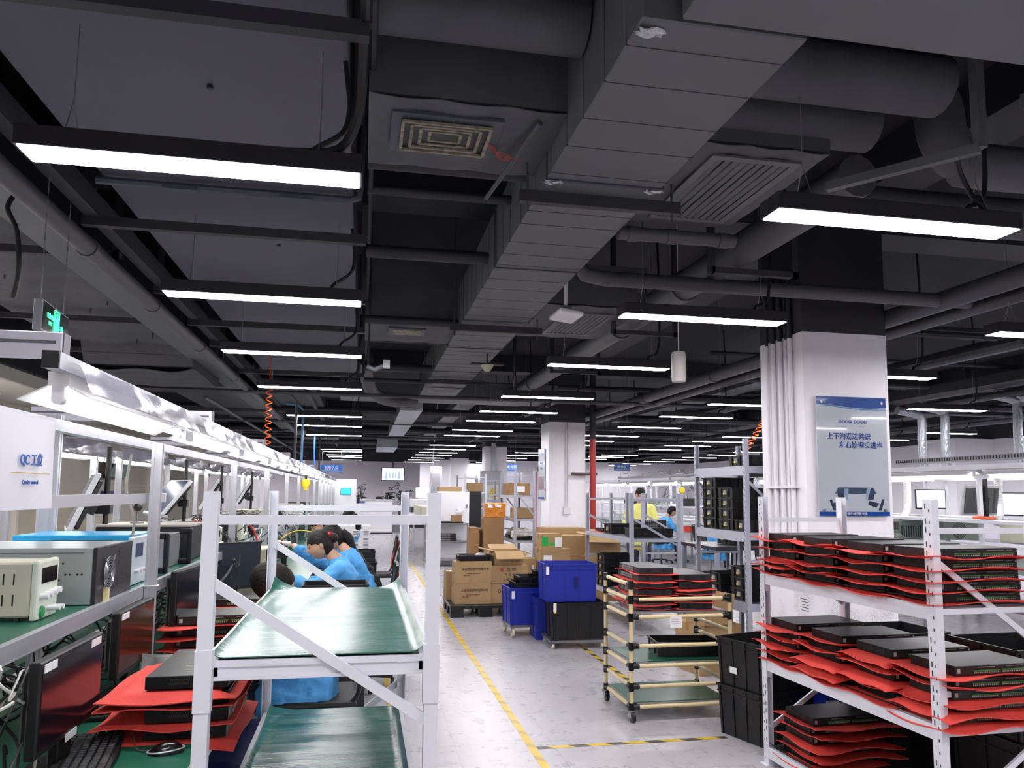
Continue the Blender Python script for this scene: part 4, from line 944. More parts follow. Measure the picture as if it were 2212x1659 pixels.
# ---- the white rack in front
t = thing('storage_rack', 'empty white rack with green rubber mats standing in the aisle nearest the camera', 'rack', (0, 0, 0))
FX0, FX1, FY0, FY1, FZ = -.42, .222, 2.18, 3.72, 1.545
M_HOLE = mat('slot_dark', '3a3b42', .6)
def lpost(x, y, sx, sy, z1, w=.036, m=M_RACKW, parent=None, slots=False, tk=.003, d=None):
    """open C section post, web facing outward along y"""
    d = d or w
    b = MB(); q = [(0, 0), (w, 0), (w, d), (w-tk, d), (w-tk, tk), (tk, tk), (tk, d), (0, d)]
    b.prism([(x+sx*u, y+sy*v) for u, v in q], 0, z1, 'z')
    o = b.build('post', m, parent)
    if slots:
        s = MB(); n = int(z1/.05)
        for i in range(n):
            z = .03+.05*i; xo = x-sx*.0006
            s.box(min(xo, xo-sx*.0006), y+sy*d*.28-.003, z, max(xo, xo-sx*.0006), y+sy*d*.28+.003, z+.012)
            s.box(min(xo, xo-sx*.0006), y+sy*d*.7-.003, z+(.012 if i % 2 else .0), max(xo, xo-sx*.0006), y+sy*d*.7+.003, z+.024+(.012 if i % 2 else 0))
        s.build('slot_row', M_HOLE, o)['kind'] = 'stuff'
    return o
for x, sx in ((FX0, 1), (FX1, -1)):
    for y, sy in ((FY0, 1), (FY1, -1)): lpost(x, y, sx, sy, FZ, .038, parent=t)
for y, ys in ((FY0+.02, 1), (FY1-.02, -1)):
    for z in (1.468, .72, .15): MB().box(FX0+.036, y-.008, z-.013, FX1-.036, y+.008, z+.013).build('cross_brace', M_RACKW, t)
    yb = y-.0-.018*ys if False else y
    MB().bar((FX0+.03, yb-.004*ys, 1.30), (FX1-.03, yb-.004*ys, .915), .012, .028, (0, 0, 1)).build('diagonal_brace', M_RACKW, t)
    MB().bar((FX1-.03, yb-.004*ys, .66), (FX0+.03, yb-.004*ys, .2), .012, .028, (0, 0, 1)).build('diagonal_brace', M_RACKW, t)
for zs in (1.095, .55, .1):
    for x in (FX0+.012, FX1-.052): MB().box(x, FY0+.03, zs-.055, x+.04, FY1-.03, zs).build('beam', M_RACKW, t)
    for y in (FY0+.03, FY1-.05):
        b = MB().box(FX0+.03, y, zs-.055, FX1-.03, y+.02, zs-.003).box(FX0+.03, y-.006, zs-.02, FX1-.03, y, zs-.003).box(FX0+.03, y-.006, zs-.055, FX1-.03, y, zs-.045)
        b.build('beam', M_RACKW, t)
    for x in (FX0+.02, FX1-.02): MB().box(x-.022, FY0-.004, zs-.13, x+.022, FY0+.03, zs+.03).build('hook_plate', M_RACKW, t) if zs > 1 else None
    MB().box(FX0+.05, FY0+.04, zs-.012, FX1-.05, FY1-.04, zs-.003).build('shelf_board', mat('shelf_board', '6d7276', .5), t)
for j, zs in enumerate((1.096, .551)):
    def fm(u, v, zs=zs, j=j):
        x = FX0+.035+(FX1-FX0-.07)*u; y = FY0+.03+(FY1-FY0-.05)*v
        cl = max(0, 1-math.hypot(u*1.6, (1-v)*3.2)/.3); cr = max(0, 1-math.hypot((1-u)*1.6, (1-v)*3.2)/.26)
        er = max(0, (u-.93)/.07); el = max(0, (.05-u)/.05)
        z = zs+.004+(.05*cl**1.3+.035*cr**1.3 if j == 0 else .02*cl)+er*er*.022+el*el*.012+.0012*math.sin(22*v+2*u)
        return (x, y, z)
    o = MB().grid(fm, 40, 60, .003).build('rubber_mat', M_MATW, smooth=True)
    tag(o, ['green rubber mat with curled corners topping the near white rack', 'green rubber mat on the middle shelf of the near white rack'][j], 'mat', 'green rack mats')
# ---- the loaded rack
t = thing('storage_rack', 'white slotted rack loaded with black units and red foam before the poster column', 'rack', (2.385, 2.86, 0), R(2.2))
RW, RL, RZ = .57, 1.36, 1.535
for x, sx in ((0, 1), (RW, -1)):
    for y, sy in ((0, 1), (RL, -1)):
        lpost(x, y, sx, sy, RZ, .036, M_RACKW, t, slots=(x == 0), d=.05)
        MB().box(x-.02 if x == 0 else x-.045, y-.01 if y == 0 else y-.06, 0, x+.045 if x == 0 else x+.02, y+.06 if y == 0 else y+.01, .004).build('foot_plate', M_RACKW, t)
for y, s in ((.02, 1), (RL-.02, -1)):
    for z in (1.40, 1.06, .72, .56): MB().box(.034, y-.008, z-.012, RW-.034, y+.008, z+.012).build('cross_brace', M_RACKW, t)
    MB().bar((.03, y, 1.27), (RW-.03, y, .9), .012, .026).build('diagonal_brace', M_RACKW, t)
    MB().bar((RW-.03, y, .52), (.03, y, .2), .012, .026).build('diagonal_brace', M_RACKW, t)
for zs in (1.085, .592, .1):
    for x in (.0, RW-.036):
        MB().box(x+.004, .03, zs-.062, x+.03, RL-.03, zs).build('beam', M_RACKW, t)
        for y in (.02, RL-.05): MB().box(x-.0015, y, zs-.1, x+.036, y+.03, zs-.005).build('hook_plate', M_RACKW, t)
    MB().box(.03, .03, zs-.012, RW-.03, RL-.03, zs-.003).build('shelf_board', mat('shelf_board', '6d7276', .5), t)
    o = MB().grid(lambda u, v, zs=zs: (.01+(RW-.02)*u, .045+(RL-.09)*v, zs+.002+(max(0, .04-u)*.5)+.002*math.sin(13*v)), 12, 40, .003).build('rubber_mat', mat('black_mat', '1a1b1e', .4), t, smooth=True)
def RP(x, y, z):
    a = R(2.2); return (2.385+x*math.cos(a)-y*math.sin(a), 2.86+x*math.sin(a)+y*math.cos(a), z)
names = ['the farthest stack on', 'the second farthest stack on', 'the second nearest stack on', 'the nearest stack on']
for i, yy in enumerate((1.20, .83, .47, .17)):
    stack(RP(.03+UW/2+(.012, -.01, .0, .02)[i], yy, 1.088), 5, names[i]+" the loaded rack's top shelf", R(2.2), seed=10+i, gz=.0045, jitter=.008, curl=.022, amp=.008, off=(-.01, 0))
for i, yy in enumerate((1.18, .82, .47, .13)):
    stack(RP(.03+UW/2+(.0, .012, .03, .05)[i], yy, .595), 5, names[i]+" the loaded rack's middle shelf", R(2.2), seed=20+i, gz=.0055, jitter=.012, curl=.022, amp=.009, off=(-.01, 0))
stack(RP(.05+UW/2, 1.1, .103), 5, "the stack on the loaded rack's bottom shelf", R(2.2), seed=31, gz=.008, jitter=.012, curl=.02, amp=.009, off=(.02, -.04), big=True)
t = thing('paper_tag', 'white printed tag clipped under the top shelf beam of the loaded rack', 'paper', RP(-.003, 1.02-.1, .965), R(2.2))
MB().box(-.0015, -.05, -.045, -.0005, .05, .045).build('sheet', M_PAPER, t); b = MB()
for i in range(5): b.box(-.002, -.04, .025-.015*i, -.0014, .035-.01*(i % 3), .029-.015*i)
b.build('printed_line', M_DUCT, t); MB().cyl((-.001, 0, .045), (-.001, 0, .075), .002, n=5).build('string', M_SCRW, t)
# ================================================================ crates, trays and cartons
def crate_geo(L, Wd, H, tk=.006, taper=.02, ribs=5, ribs2=3):
    """open plastic crate: walls, rim and stiffening ribs"""
    b = MB(); a0, b0 = L/2-taper, Wd/2-taper; a1, b1 = L/2-.008, Wd/2-.008
    def ring(a, c, z): return [(-a, -c, z), (a, -c, z), (a, c, z), (-a, c, z)]
    vs = ring(a0, b0, 0)+ring(a1, b1, H)+ring(a1-tk, b1-tk, H)+ring(a0-tk, b0-tk, tk)
    fs = [(3, 2, 1, 0)]
    for k in range(3):
        for i in range(4):
            j = (i+1) % 4; fs.append((k*4+i, k*4+j, k*4+4+j, k*4+4+i))
    fs.append((12, 13, 14, 15)); b.add(vs, fs)
    return b
def crate(name, label, loc, rz, L, Wd, H, m, ribs=5, ribs2=3, group=None, sticker=None, writing=None, cat='crate'):
    t = thing(name, label, cat, loc, rz, group)
    crate_geo(L, Wd, H).build('shell', m, t)
    r = MB(); h = H*.13
    for z0, z1, ex in ((H-.012, H, .0), (H-h-.008, H-h, .003)):
        a, c = L/2-ex, Wd/2-ex
        r.box(-a, -c, z0, a, -c+.012, z1).box(-a, c-.012, z0, a, c, z1).box(-a, -c, z0, -a+.012, c, z1).box(a-.012, -c, z0, a, c, z1)
    r.build('rim', m, t)
    r = MB()
    for i in range(ribs):
        x = -L/2+.03+(L-.06)*i/(ribs-1)
        for s in (-1, 1):
            r.bar((x*.95, s*(Wd/2-.018), .0), (x, s*(Wd/2-.006), H-.012), .006, .008, (0, 1, 0))
    for i in range(ribs2):
        y = -Wd/2+.03+(Wd-.06)*i/(ribs2-1)
        for s in (-1, 1): r.bar((s*(L/2-.018), y*.95, 0), (s*(L/2-.006), y, H-.012), .008, .006, (0, 1, 0))
    r.build('rib', m, t)['kind'] = 'stuff'
    if sticker:
        x, z, w, hh = sticker; MB().box(x, -Wd/2-.003, z, x+w, -Wd/2+.014, z+hh).build('sticker', M_PAPER, t)
        if m is not M_BLUE: MB().box(x+w*.2, -Wd/2-.004, z-.012, x+w*.8, -Wd/2+.012, z).build('yellow_sticker', M_YEL, t)
    if writing: text(writing[0], writing[1], writing[2], t, (writing[3], -Wd/2-.004, writing[4]), (R(90), 0, 0), bold=.0006)
    return t
M_CRB = mat('crate_black', '101113', .38)
def dolly(label, loc, rz, L, Wd, zt):
    t = thing('crate_dolly', label, 'dolly', loc, rz)
    b = MB().box(-L/2, -Wd/2, zt-.025, L/2, -Wd/2+.025, zt).box(-L/2, Wd/2-.025, zt-.025, L/2, Wd/2, zt).box(-L/2, -Wd/2, zt-.025, -L/2+.025, Wd/2, zt).box(L/2-.025, -Wd/2, zt-.025, L/2, Wd/2, zt).box(-L/2, -.012, zt-.02, L/2, .012, zt-.003)
    b.build('frame', M_STEEL, t)
    r = (zt-.03)/2
    for sx in (-1, 1):
        for sy in (-1, 1):
            x, y = sx*(L/2-.03), sy*(Wd/2-.03)
            f = MB().box(x-.018, y-.014, r, x-.014, y+.014, zt-.025).box(x+.014, y-.014, r, x+.018, y+.014, zt-.025).box(x-.02, y-.02, zt-.03, x+.02, y+.02, zt-.025).build('caster', M_STEEL, t)
            MB().cyl((x-.012, y, r), (x+.012, y, r), r, n=14).build('wheel', mat('wheel_cream', 'd4ceb8', .4), f, smooth=True)
    return t
MK = mat('marker_blue', '10174f', .5)
dolly('steel dolly with cream wheels under the single blue crate', (1.84, 8.4, 0), R(3), .5, .42, .125)
crate('plastic_crate', 'blue crate with black trays on top on the dolly beside the carton pallet', (1.84, 8.4, .125), R(3), .52, .42, .39, M_BLUE, sticker=(-.24, .28, .03, .08), writing=('仓库车', .045, mat('marker_white', 'd8d8c8', .5), .12, .2))
for i, (dx, dz) in enumerate(((.02, 0), (.05, .06), (.14, .12))):
    crate('parts_tray', ['lowest', 'middle', 'small topmost'][i]+' of the black trays on the single blue crate', (1.84+dx, 8.35, .515+dz), R(3), (.44, .4, .2)[i], .34 if i < 2 else .2, .06, M_CRB, 4, 3, 'black trays on the blue crate', cat='tray')
dolly('steel dolly with cream wheels under the black and blue crates', (2.16, 7.72, 0), R(-2), .56, .46, .085)
crate('plastic_crate', 'big black crate below the marked blue crate on the second dolly', (2.17, 7.68, .085), R(-2), .55, .42, .37, M_CRB, sticker=(-.265, .28, .03, .09))
crate('plastic_crate', 'upper blue crate with dark marker writing on the black crate', (2.1, 7.72, .457), R(-1), .54, .42, .375, M_BLUE, 4, sticker=(-.265, .27, .028, .08), writing=('昌\n仓', .06, MK, .04, .19))
crate('plastic_crate', 'lower blue crate standing behind the big black crate', (1.98, 8.16, .0), R(-2), .3, .38, .44, M_BLUE, 3)
# pair of black crates by the loaded rack
for i in range(2):
    crate('plastic_crate', ['lower', 'upper'][i]+' of the two tall black crates between the pipe cart and the loaded rack', (2.645, 4.7, .0+.3*i), R(18.4), .55, .39, .315, M_CRB, 5, 4)
    t_ = bpy.context.scene.objects[-1] if False else None
tag(MB().box(-.0015, -.03, -.02, .0015, .03, .02).build('label_sticker', M_PAPER), 'pale sticker with yellow dot on the upper tall black crate', 'sticker').location = (2.376, 4.66, .42)
bpy.data.objects['label_sticker'].rotation_euler = (0, R(-3), R(18.4))
# crates behind and beyond the loaded rack
crate('plastic_crate', 'blue crate with white labels seen through the bottom of the loaded rack', (2.72, 4.62+.3, 0), R(4), .36, .3, .36, M_BLUE, 4) if False else None
crate('plastic_crate', 'blue crate with a white label seen under the loaded rack', (3.02, 4.62, 0), R(0), .28, .34, .36, M_BLUE, 4, sticker=(-.12, .2, .08, .06))
for i, (x, y, z, L, H, s) in enumerate(((3.25, 3.3, 0, .55, .42, 'lower near'), (3.25, 3.3, .42, .55, .42, 'upper near'), (3.85, 3.35, 0, .55, .42, 'lower outer'), (3.85, 3.35, .42, .55, .42, 'upper outer'),
                                     (3.28, 3.85, 0, .55, .36, 'lower back'), (3.28, 3.85, .36, .55, .36, 'upper back'), (3.3, 4.35, 0, .5, .36, 'lowest rear'), (3.3, 4.35, .36, .5, .36, 'top rear'))):
    crate('plastic_crate', 'tall black crate, the %s one of the block behind the loaded rack' % s, (x, y, z), R(2), L, .42, H, M_CRB, 5, 3, 'black crates behind the loaded rack', sticker=(-.05, .15, .05, .05) if i == 0 else None)
# ---- pipe cart
M_PIPEC = mat('pipe_cream', 'd9c69a', .35)
t = thing('pipe_cart', 'cream tube cart with black joints, green shelves and casters in the aisle', 'cart', (1.845, 5.1, 0))
CW, CD = .735, .56
posts = [(0, 0, .93), (CW, 0, .83), (0, CD, .93), (CW, CD, .6)]
for x, y, h in posts: MB().cyl((x, y, .075), (x, y, h), .014, n=14).build('upright_tube', M_PIPEC, t, smooth=True)
def joint(p, d):
    x, y, z = p; b = MB().cyl((x, y, z-.028), (x, y, z+.028), .0185, n=12)
    d = Vector(d); b.cyl(Vector(p)+d*.01, Vector(p)+d*.055, .0185, n=12); b.cyl(Vector(p)+d*.03+Vector((0, 0, .014)), Vector(p)+d*.03+Vector((0, 0, .026)), .006, n=6)
    return b
fz = (.815, .695, .50, .365, .23, .095)
for z in fz:
    MB().cyl((.02, 0, z), (CW-.02, 0, z), .0135, n=12).build('rail_tube', M_PIPEC, t, smooth=True)
    joint((0, 0, z), (1, 0, 0)).build('joint', M_BLK, t, smooth=True); joint((CW, 0, z), (-1, 0, 0)).build('joint', M_BLK, t, smooth=True)
for z in (.915,)+fz:
    MB().cyl((0, .02, z+.002), (0, CD-.02, z+.002), .0135, n=12).build('rail_tube', M_PIPEC, t, smooth=True)
    joint((0, 0, z), (0, 1, 0)).build('joint', M_BLK, t, smooth=True); joint((0, CD, z), (0, -1, 0)).build('joint', M_BLK, t, smooth=True)
for z in (.59, .50, .23, .095):
    MB().cyl((CW, .02, z), (CW, CD-.02, z), .0135, n=12).build('rail_tube', M_PIPEC, t, smooth=True)
    joint((CW, CD, z), (0, -1, 0)).build('joint', M_BLK, t, smooth=True)
for z, m in ((.728, mat('shelf_steel', '8f9698', .35, metal=.3)), (.39, M_GREEN), (.12, M_GREEN)):
    MB().box(.016, .016, z-.012, CW-.016, CD-.016, z-.002).build('shelf_panel', M_ALU, t); MB().box(.022, .022, z-.002, CW-.022, CD-.022, z+.002).build('shelf_mat', m, t)
for x, y, h in posts:
    a = -.03 if y == 0 else -.03
    f = MB().lathe([(0, .062), (.028, .062), (.03, .07), (.03, .078), (0, .08)], (x, y, 0), 14).box(x-.018, y-.035, .03, x-.014, y+.02, .066).box(x+.014, y-.035, .03, x+.018, y+.02, .066).build('caster', M_STEEL, t, smooth=True)
    MB().cyl((x-.012, y-.022, .036), (x+.012, y-.022, .036), .036, n=20).build('wheel', M_BLK, f, smooth=True)
t2 = thing('paper_tag', 'white printed tag hanging on the front rail of the cream tube cart', 'paper', (2.165, 5.075, .66)); MB().obox((0, 0, 0), (.085, .002, .075), (R(-6), 0, 0)).build('sheet', M_PAPER, t2)
b = MB()
for i in range(4): b.obox((-.005, -.002, .02-.015*i), (.055, .001, .003), (R(-6), 0, 0))
b.build('printed_line', mat('print_pink', 'a88088', .5), t2)
def make_unit_b(label):
    t = thing('network_unit', label, 'electronic unit')
    MB().box(-UW/2, -UD/2, .001, UW/2, UD/2, UH+.002).build('chassis', mat('unit_charcoal', '232227', .4), t, bevel=.002)
    p = MB()
    for r in range(2):
        for i in range(8): p.box(-.15+.03*i, -UD/2-.003, .009+.016*r, -.128+.03*i, -UD/2+.001, .0205+.016*r)
    p.build('port_row', mat('port_grey', '8a8a8c', .5), t)
    for y in (-.06, .06):
        k = MB().cyl((0, 0, -.001), (0, 0, .003), .016, n=14); k.xf(Matrix.Translation((UW/2, y, .023)) @ Matrix.Rotation(R(90), 4, 'Y')); k.build('rubber_plug', M_BLK, t)
        k = MB().cyl((0, 0, -.001), (0, 0, .003), .016, n=14); k.xf(Matrix.Translation((-UW/2, y, .023)) @ Matrix.Rotation(R(-90), 4, 'Y')); k.build('rubber_plug', M_BLK, t)
    return t
unit_b = Proto(make_unit_b)
pos = ['topmost', 'second down', 'third down', 'fourth down', 'fifth down', 'lowest']
for c, (cx, n) in enumerate(((.2+1.845, 6), (.5+1.845, 5))):
    z = .732
    for i in range(n):
        k = pos[-1] if i == 0 else pos[n-1-i]; wh = ['the stack over the cart wheels', 'the stack beside the paper tag'][0] if False else ['the taller stack on the tube cart', 'the shorter stack on the tube cart'][c]
        sheet((cx+random.uniform(-.012, .012), 5.1+.27, z), 'red foam under the %s unit in %s' % (k, wh), (i*3+c) % 7, R(90), 'foam sheets on the cart', w=.5, d=.31, amp=.006, curl=.012); z += .004
        unit_b.put((cx+random.uniform(-.006, .006)-.02*(i < 2)*(c == 0), 5.1+.255+random.uniform(-.01, .01), z), 'charcoal unit, %s in %s' % (k, wh), R(-90), 'units on the cart'); z += UH+.0035
# black trays
def tray(label, loc, rz=0., L=.4, Wd=.26, H=.11, group=None, lab=True):
    t = thing('parts_bin', label, 'bin', loc, rz, group); crate_geo(L, Wd, H, .004, .012).build('shell', M_CRB, t)
    r = MB(); r.box(-L/2, -Wd/2, H-.008, L/2, -Wd/2+.01, H).box(-L/2, Wd/2-.01, H-.008, L/2, Wd/2, H).box(-L/2, -Wd/2, H-.008, -L/2+.01, Wd/2, H).box(L/2-.01, -Wd/2, H-.008, L/2, Wd/2, H)
    for x in (-L*.3, -L*.1, L*.1, L*.3): r.box(x-.003, -Wd/2+.001, .01, x+.003, -Wd/2+.012, H-.01)
    for y in (-Wd*.25, Wd*.25): r.box(-L/2+.001, y-.003, .01, -L/2+.012, y+.003, H-.01)
    r.build('rim', M_CRB, t)
    if lab:
        MB().box(-L/2-.001, -.03, H*.35, -L/2+.01, .02, H*.72).build('sticker', mat('sticker_grey', '8f8f92', .5), t); MB().box(-L/2-.002, .0, H*.32, -L/2+.009, .025, H*.5).build('yellow_sticker', M_YEL, t)
    return t
tray('long black tray with stickers on the middle shelf of the cream tube cart', (2.35, 5.35, .394), R(-8), .5, .3, .1)
# ---- pallet with cartons
t = thing('pallet', 'black plastic pallet under the printed cartons beside the yellow line', 'pallet', (1.55, 9.95, 0))
MB().box(-.45, -.45, .11, .45, .45, .15).build('deck', M_CRB, t, bevel=.005)
for x in (-.36, 0, .36):
    for y in (-.36, 0, .36): MB().cbox(x, y, 0, .16, .14, .112).build('block', M_CRB, t)
def carton(label, loc, L, Wd, H, rz=0., m=None, open_=0, tape=True, prints=(), labels=(), group=None):
    m = m or M_CARD; t = thing('carton', label, 'carton', loc, rz, group)
    if not open_:
        MB().box(-L/2, -Wd/2, 0, L/2, Wd/2, H).build('box_body', m, t, bevel=.003)
        MB().box(-L/2, -.002, H-.0005, L/2, .002, H+.0008).build('seam', M_CARD2, t)
        if tape: MB().box(-L/2-.0012, -.026, H-.07, L/2+.0012, .026, H+.0012).build('packing_tape', M_TAPEB, t)
    else:
        b = MB(); tk = .005
        b.box(-L/2, -Wd/2, 0, L/2, -Wd/2+tk, H).box(-L/2, Wd/2-tk, 0, L/2, Wd/2, H).box(-L/2, -Wd/2, 0, -L/2+tk, Wd/2, H).box(L/2-tk, -Wd/2, 0, L/2, Wd/2, H).box(-L/2, -Wd/2, 0, L/2, Wd/2, tk); b.build('box_body', m, t)
        q = min(Wd/2, .16)
        angs = {1: (50, 70, 35, 60), 2: (-35, 20, 10, -20), 3: (80, 85, 82, 78)}[open_]
        for s, ax, an in ((-1, 'y', angs[0]), (1, 'y', angs[1]), (-1, 'x', angs[2]), (1, 'x', angs[3])):
            a = R(an)
            if ax == 'y': MB().obox((0, s*(Wd/2+q/2*math.cos(a)), H+q/2*math.sin(a)), (L*.98, q, .004), (s*a, 0, 0)).build('flap', m, t)
            else: MB().obox((s*(L/2+q/2*math.cos(a)), 0, H+q/2*math.sin(a)), (q, Wd*.98, .004), (0, -s*a, 0)).build('flap', m, t)
    for txt, sz, x, z in prints: text(txt, sz, mat('carton_ink', '4a3524', .6), t, (x, -Wd/2-.0012, z), (R(90), 0, 0), bold=.0004)
    for x, z, w, h, mm in labels: MB().box(x, -Wd/2-.0015, z, x+w, -Wd/2, z+h).build('shipping_label', mm, t)
    return t
PR = [('正品电器照明有限公司', .034, .02, .17), ('电话: 0755-8888   传真: 0755', .014, 0, .115), ('地址: 工业区', .014, -.09, .09)]
carton('printed carton, lower of the two matching ones on the black pallet', (1.395, 9.78, .15), .46, .36, .262, 0, prints=PR)
carton('printed carton, upper of the two matching ones on the black pallet', (1.4, 9.78, .412), .46, .36, .262, R(1), prints=PR)
crate('parts_tray', 'shallow black tray with a white cloth on the printed cartons', (1.42, 9.8, .674), R(0), .42, .32, .075, M_CRB, 4, 3, cat='tray')
tag(MB().ball((0, 0, 0), .06, sc=(1.2, .8, .45)).build('white_cloth', M_SCRW, smooth=True), 'small folded white cloth in the shallow black tray', 'cloth').location = (1.52, 9.8, .775-.03)
carton('small carton standing on end behind the printed cartons', (1.16, 10.15, .15), .12, .3, .36, 0)
MG = mat('sticker_green', '1fa347', .5)
carton('carton with a round mark, bottom of the second pile on the pallet', (1.83, 9.8, .15), .42, .36, .25, 0, tape=False, prints=[('◎LG', .06, -.06, .15)])
carton('carton with red marks, middle of the second pile on the pallet', (1.87, 9.8, .4), .46, .38, .22, R(-2), prints=[('吉 祥', .055, .02, .165), ('开 关 电 源', .04, .03, .105), ('◎ 回 目 回', .035, 0, .045)])
tag(MB().cyl((0, 0, 0), (0, .002, 0), .022, n=16).build('red_mark', mat('print_red', 'a8432f', .6)), 'red stamp on the middle carton of the second pallet pile', 'sticker').location = (1.76, 9.605, .572)
carton('pale carton with half open lid on top of the second pallet pile', (1.85, 9.82, .62), .37, .32, .18, R(2), open_=2, prints=[('◇ ◇ ◇', .03, .09, .05)])
# ---- carton cluster in front of the second column
CL = [('carton with green stickers and white shipping label topping the cluster beyond the crates', (2.62, 10.6, .77), .3, .3, .2, 0, 0, [(-.14, .03, .09, .13, MG), (-.03, .04, .08, .04, MG), (.05, .02, .1, .13, M_PAPER)]),
      ('carton with brown tape and small label under the green stickered one', (2.66, 10.55, .46), .42, .34, .31, 0, 0, [(-.17, .13, .12, .09, M_PAPER), (.1, .04, .08, .05, MG)]),
      ('plain carton at the foot of the cluster behind the marked blue crate', (2.68, 10.55, .0), .4, .34, .46, 0, 0, []),
      ('narrow carton beside the taped carton of the cluster', (2.35, 10.75, .28), .14, .3, .34, 0, 0, [(.02, .05, .03, .2, M_PAPER)]),
      ('carton under the narrow one of the cluster', (2.38, 10.75, .0), .2, .3, .28, 0, 0, []),
      ('wide carton with black print behind the green stickered one', (2.95, 11.2, .62), .62, .4, .3, 0, 0, []),
      ('carton with the blue lettering of the cluster', (3.1, 11.15, .3), .6, .4, .32, 0, 0, []),
      ('carton under the blue lettered one of the cluster', (3.1, 11.15, .0), .6, .4, .3, 0, 0, []),
      ('carton in the back of the cluster before the second column', (3.1, 11.75, .0), .7, .5, 1.0, 0, 0, []),
      ('tall plain carton with raised flap beside the red riser pipe', (3.4, 10.5, .52), .46, .45, .44, R(-18), 2, []),
      ('big plain carton at the end of the cluster behind the grey racks', (3.55, 10.7, .0), .8, .5, .52, R(-4), 0, [])]
for l, p, L, Wd, H, rz, op, labs in CL: carton(l, p, L, Wd, H, rz, open_=op, labels=labs, tape=(op == 0))
text('NMA', .09, mat('ink_navy', '23356b', .6), None, (3.22, 10.945, .5), (R(90), 0, 0), bold=.001)
tag(bpy.data.objects['lettering.001' if False else [o.name for o in bpy.data.objects if o.name.startswith('lettering') and o.parent is None][-1]], 'blue printed lettering on a carton of the cluster', 'lettering')
# ---- tower of cartons by the electrical cabinet
carton('tall torn carton of the tower below the orange parcel', (2.17, 12.8, .68), .34, .34, .44, 0, m=M_CARD2)
carton('wide carton under the tall torn carton of the tower', (2.22, 12.85, .33), .42, .4, .35, 0)
carton('bottom carton of the tower', (2.22, 12.85, 0), .44, .42, .33, 0)
t = thing('parcel', 'orange tape wrapped parcel with white labels on top of the carton tower', 'parcel', (2.2, 12.8, 1.122))
MB().grid(lambda u, v: (0, 0, 0), 1, 1)
MB().box(-.17, -.15, 0, .17, .15, .245).build('wrapped_box', mat('orange_wrap', 'c47a12', .22, noise=.25, nscale=9, bump=.5, bscale=18, stretch=(1, 1, 4)), t, bevel=.012, seg=2)
MB().obox((-.09, -.153, .19), (.08, .002, .055), (0, R(4), 0)).obox((.045, -.153, .195), (.1, .002, .04), (0, R(14), 0)).build('shipping_label', M_PAPER, t)
carton('tall narrow carton standing at the edge of the aisle by the tower', (1.86, 12.9, 0), .14, .4, .95, 0, m=M_CARD2)
carton('second tall narrow carton standing by the tower', (1.98, 13.2, 0), .16, .4, .92, 0, m=M_CARD2)
carton('open carton with flaps spread in front of the tower', (2.28, 11.9, .27), .42, .34, .2, R(-6), open_=1)
crate('plastic_crate', 'black crate holding up the open carton', (2.3, 11.9, 0), 0, .44, .36, .27, M_CRB)
carton('open upright carton with a white label in front of the tower', (1.98, 11.6, .1), .3, .28, .32, R(4), open_=3, labels=[(.03, .1, .05, .06, M_PAPER)])
carton('flattened dark carton under the open upright carton', (1.98, 11.6, 0), .34, .32, .1, 0, m=M_CARD2)
# ---- small cartons near the tube cart
carton('open shallow carton on the low shelf behind the tube cart', (3.02, 6.35, .42), .3, .26, .13, R(12), open_=3)
carton('carton under the open shallow one behind the tube cart', (3.05, 6.45, .0), .42, .4, .42, R(8))
# ================================================================ grey racks in the middle
def rack(label, x0, y0, w, d, h, shelves, m=M_RACKG, rz=0., pw=.04, diag=True, board=None, slots=False, bh=.05, topbrace=True):
    t = thing('storage_rack', label, 'rack', (x0, y0, 0), rz)
    for x, sx in ((0, 1), (w, -1)):
        for y, sy in ((0, 1), (d, -1)): lpost(x, y, sx, sy, h, pw, m, t, slots=slots and x == 0)
    for zs in shelves:
        for x in (.002, w-.022): MB().box(x, pw, zs-bh, x+.02, d-pw, zs).build('beam', m, t)
        for y in (.004, d-.024): MB().box(pw, y, zs-bh*.8, w-pw, y+.02, zs-.003).build('beam', m, t)
        MB().box(.02, .02, zs-.008, w-.02, d-.02, zs).build('shelf_board', board or mat('shelf_slate', '4a4c55', .4), t)
    for y in (.02, d-.02):
        if topbrace: MB().box(pw, y-.008, h-.09, w-pw, y+.008, h-.066).build('cross_brace', m, t)
        MB().box(pw, y-.008, .78*h*.6, w-pw, y+.008, .78*h*.6+.022).build('cross_brace', m, t)
        if diag: MB().bar((pw*.7, y, h*.82), (w-pw*.7, y, h*.62), .01, .024).build('diagonal_brace', m, t)
    return t
rack('grey rack with long black tray and curling foam beyond the tube cart', 2.95, 8.15, .6, 1.75, 1.55, (1.045, .38))
rack('second grey rack standing beyond the first in the middle of the room', 3.75, 9.9, .6, 1.4, 1.55, (1.0, .5))
rack('tall grey slotted rack with stacked black bins before the poster column', 3.31, 6.2, .5, 1.05, 2.04, (1.8, 1.215, .6), slots=True, bh=.085, topbrace=False)
for i in range(5): tray('black bin with yellow sticker, %s in the far pile on the tall slotted rack' % ['lowest', 'second', 'third', 'fourth', 'topmost'][i], (3.56, 7.02, 1.216+.098*i), R(0), .42, .3, .1, 'bins on the tall rack')
for i in range(4): tray('black bin, %s in the middle pile on the tall slotted rack' % ['lowest', 'second', 'third', 'topmost'][i], (3.56, 6.68, 1.216+.098*i), R(0), .42, .3, .1, 'bins on the tall rack')
tray('single black bin at the near end of the tall slotted rack shelf', (3.56, 6.38, 1.216), 0, .42, .26, .1, 'bins on the tall rack')
tray('black bin alone on the very top of the tall slotted rack', (3.56, 6.45, 1.801), 0, .42, .3, .1, 'bins on the tall rack')
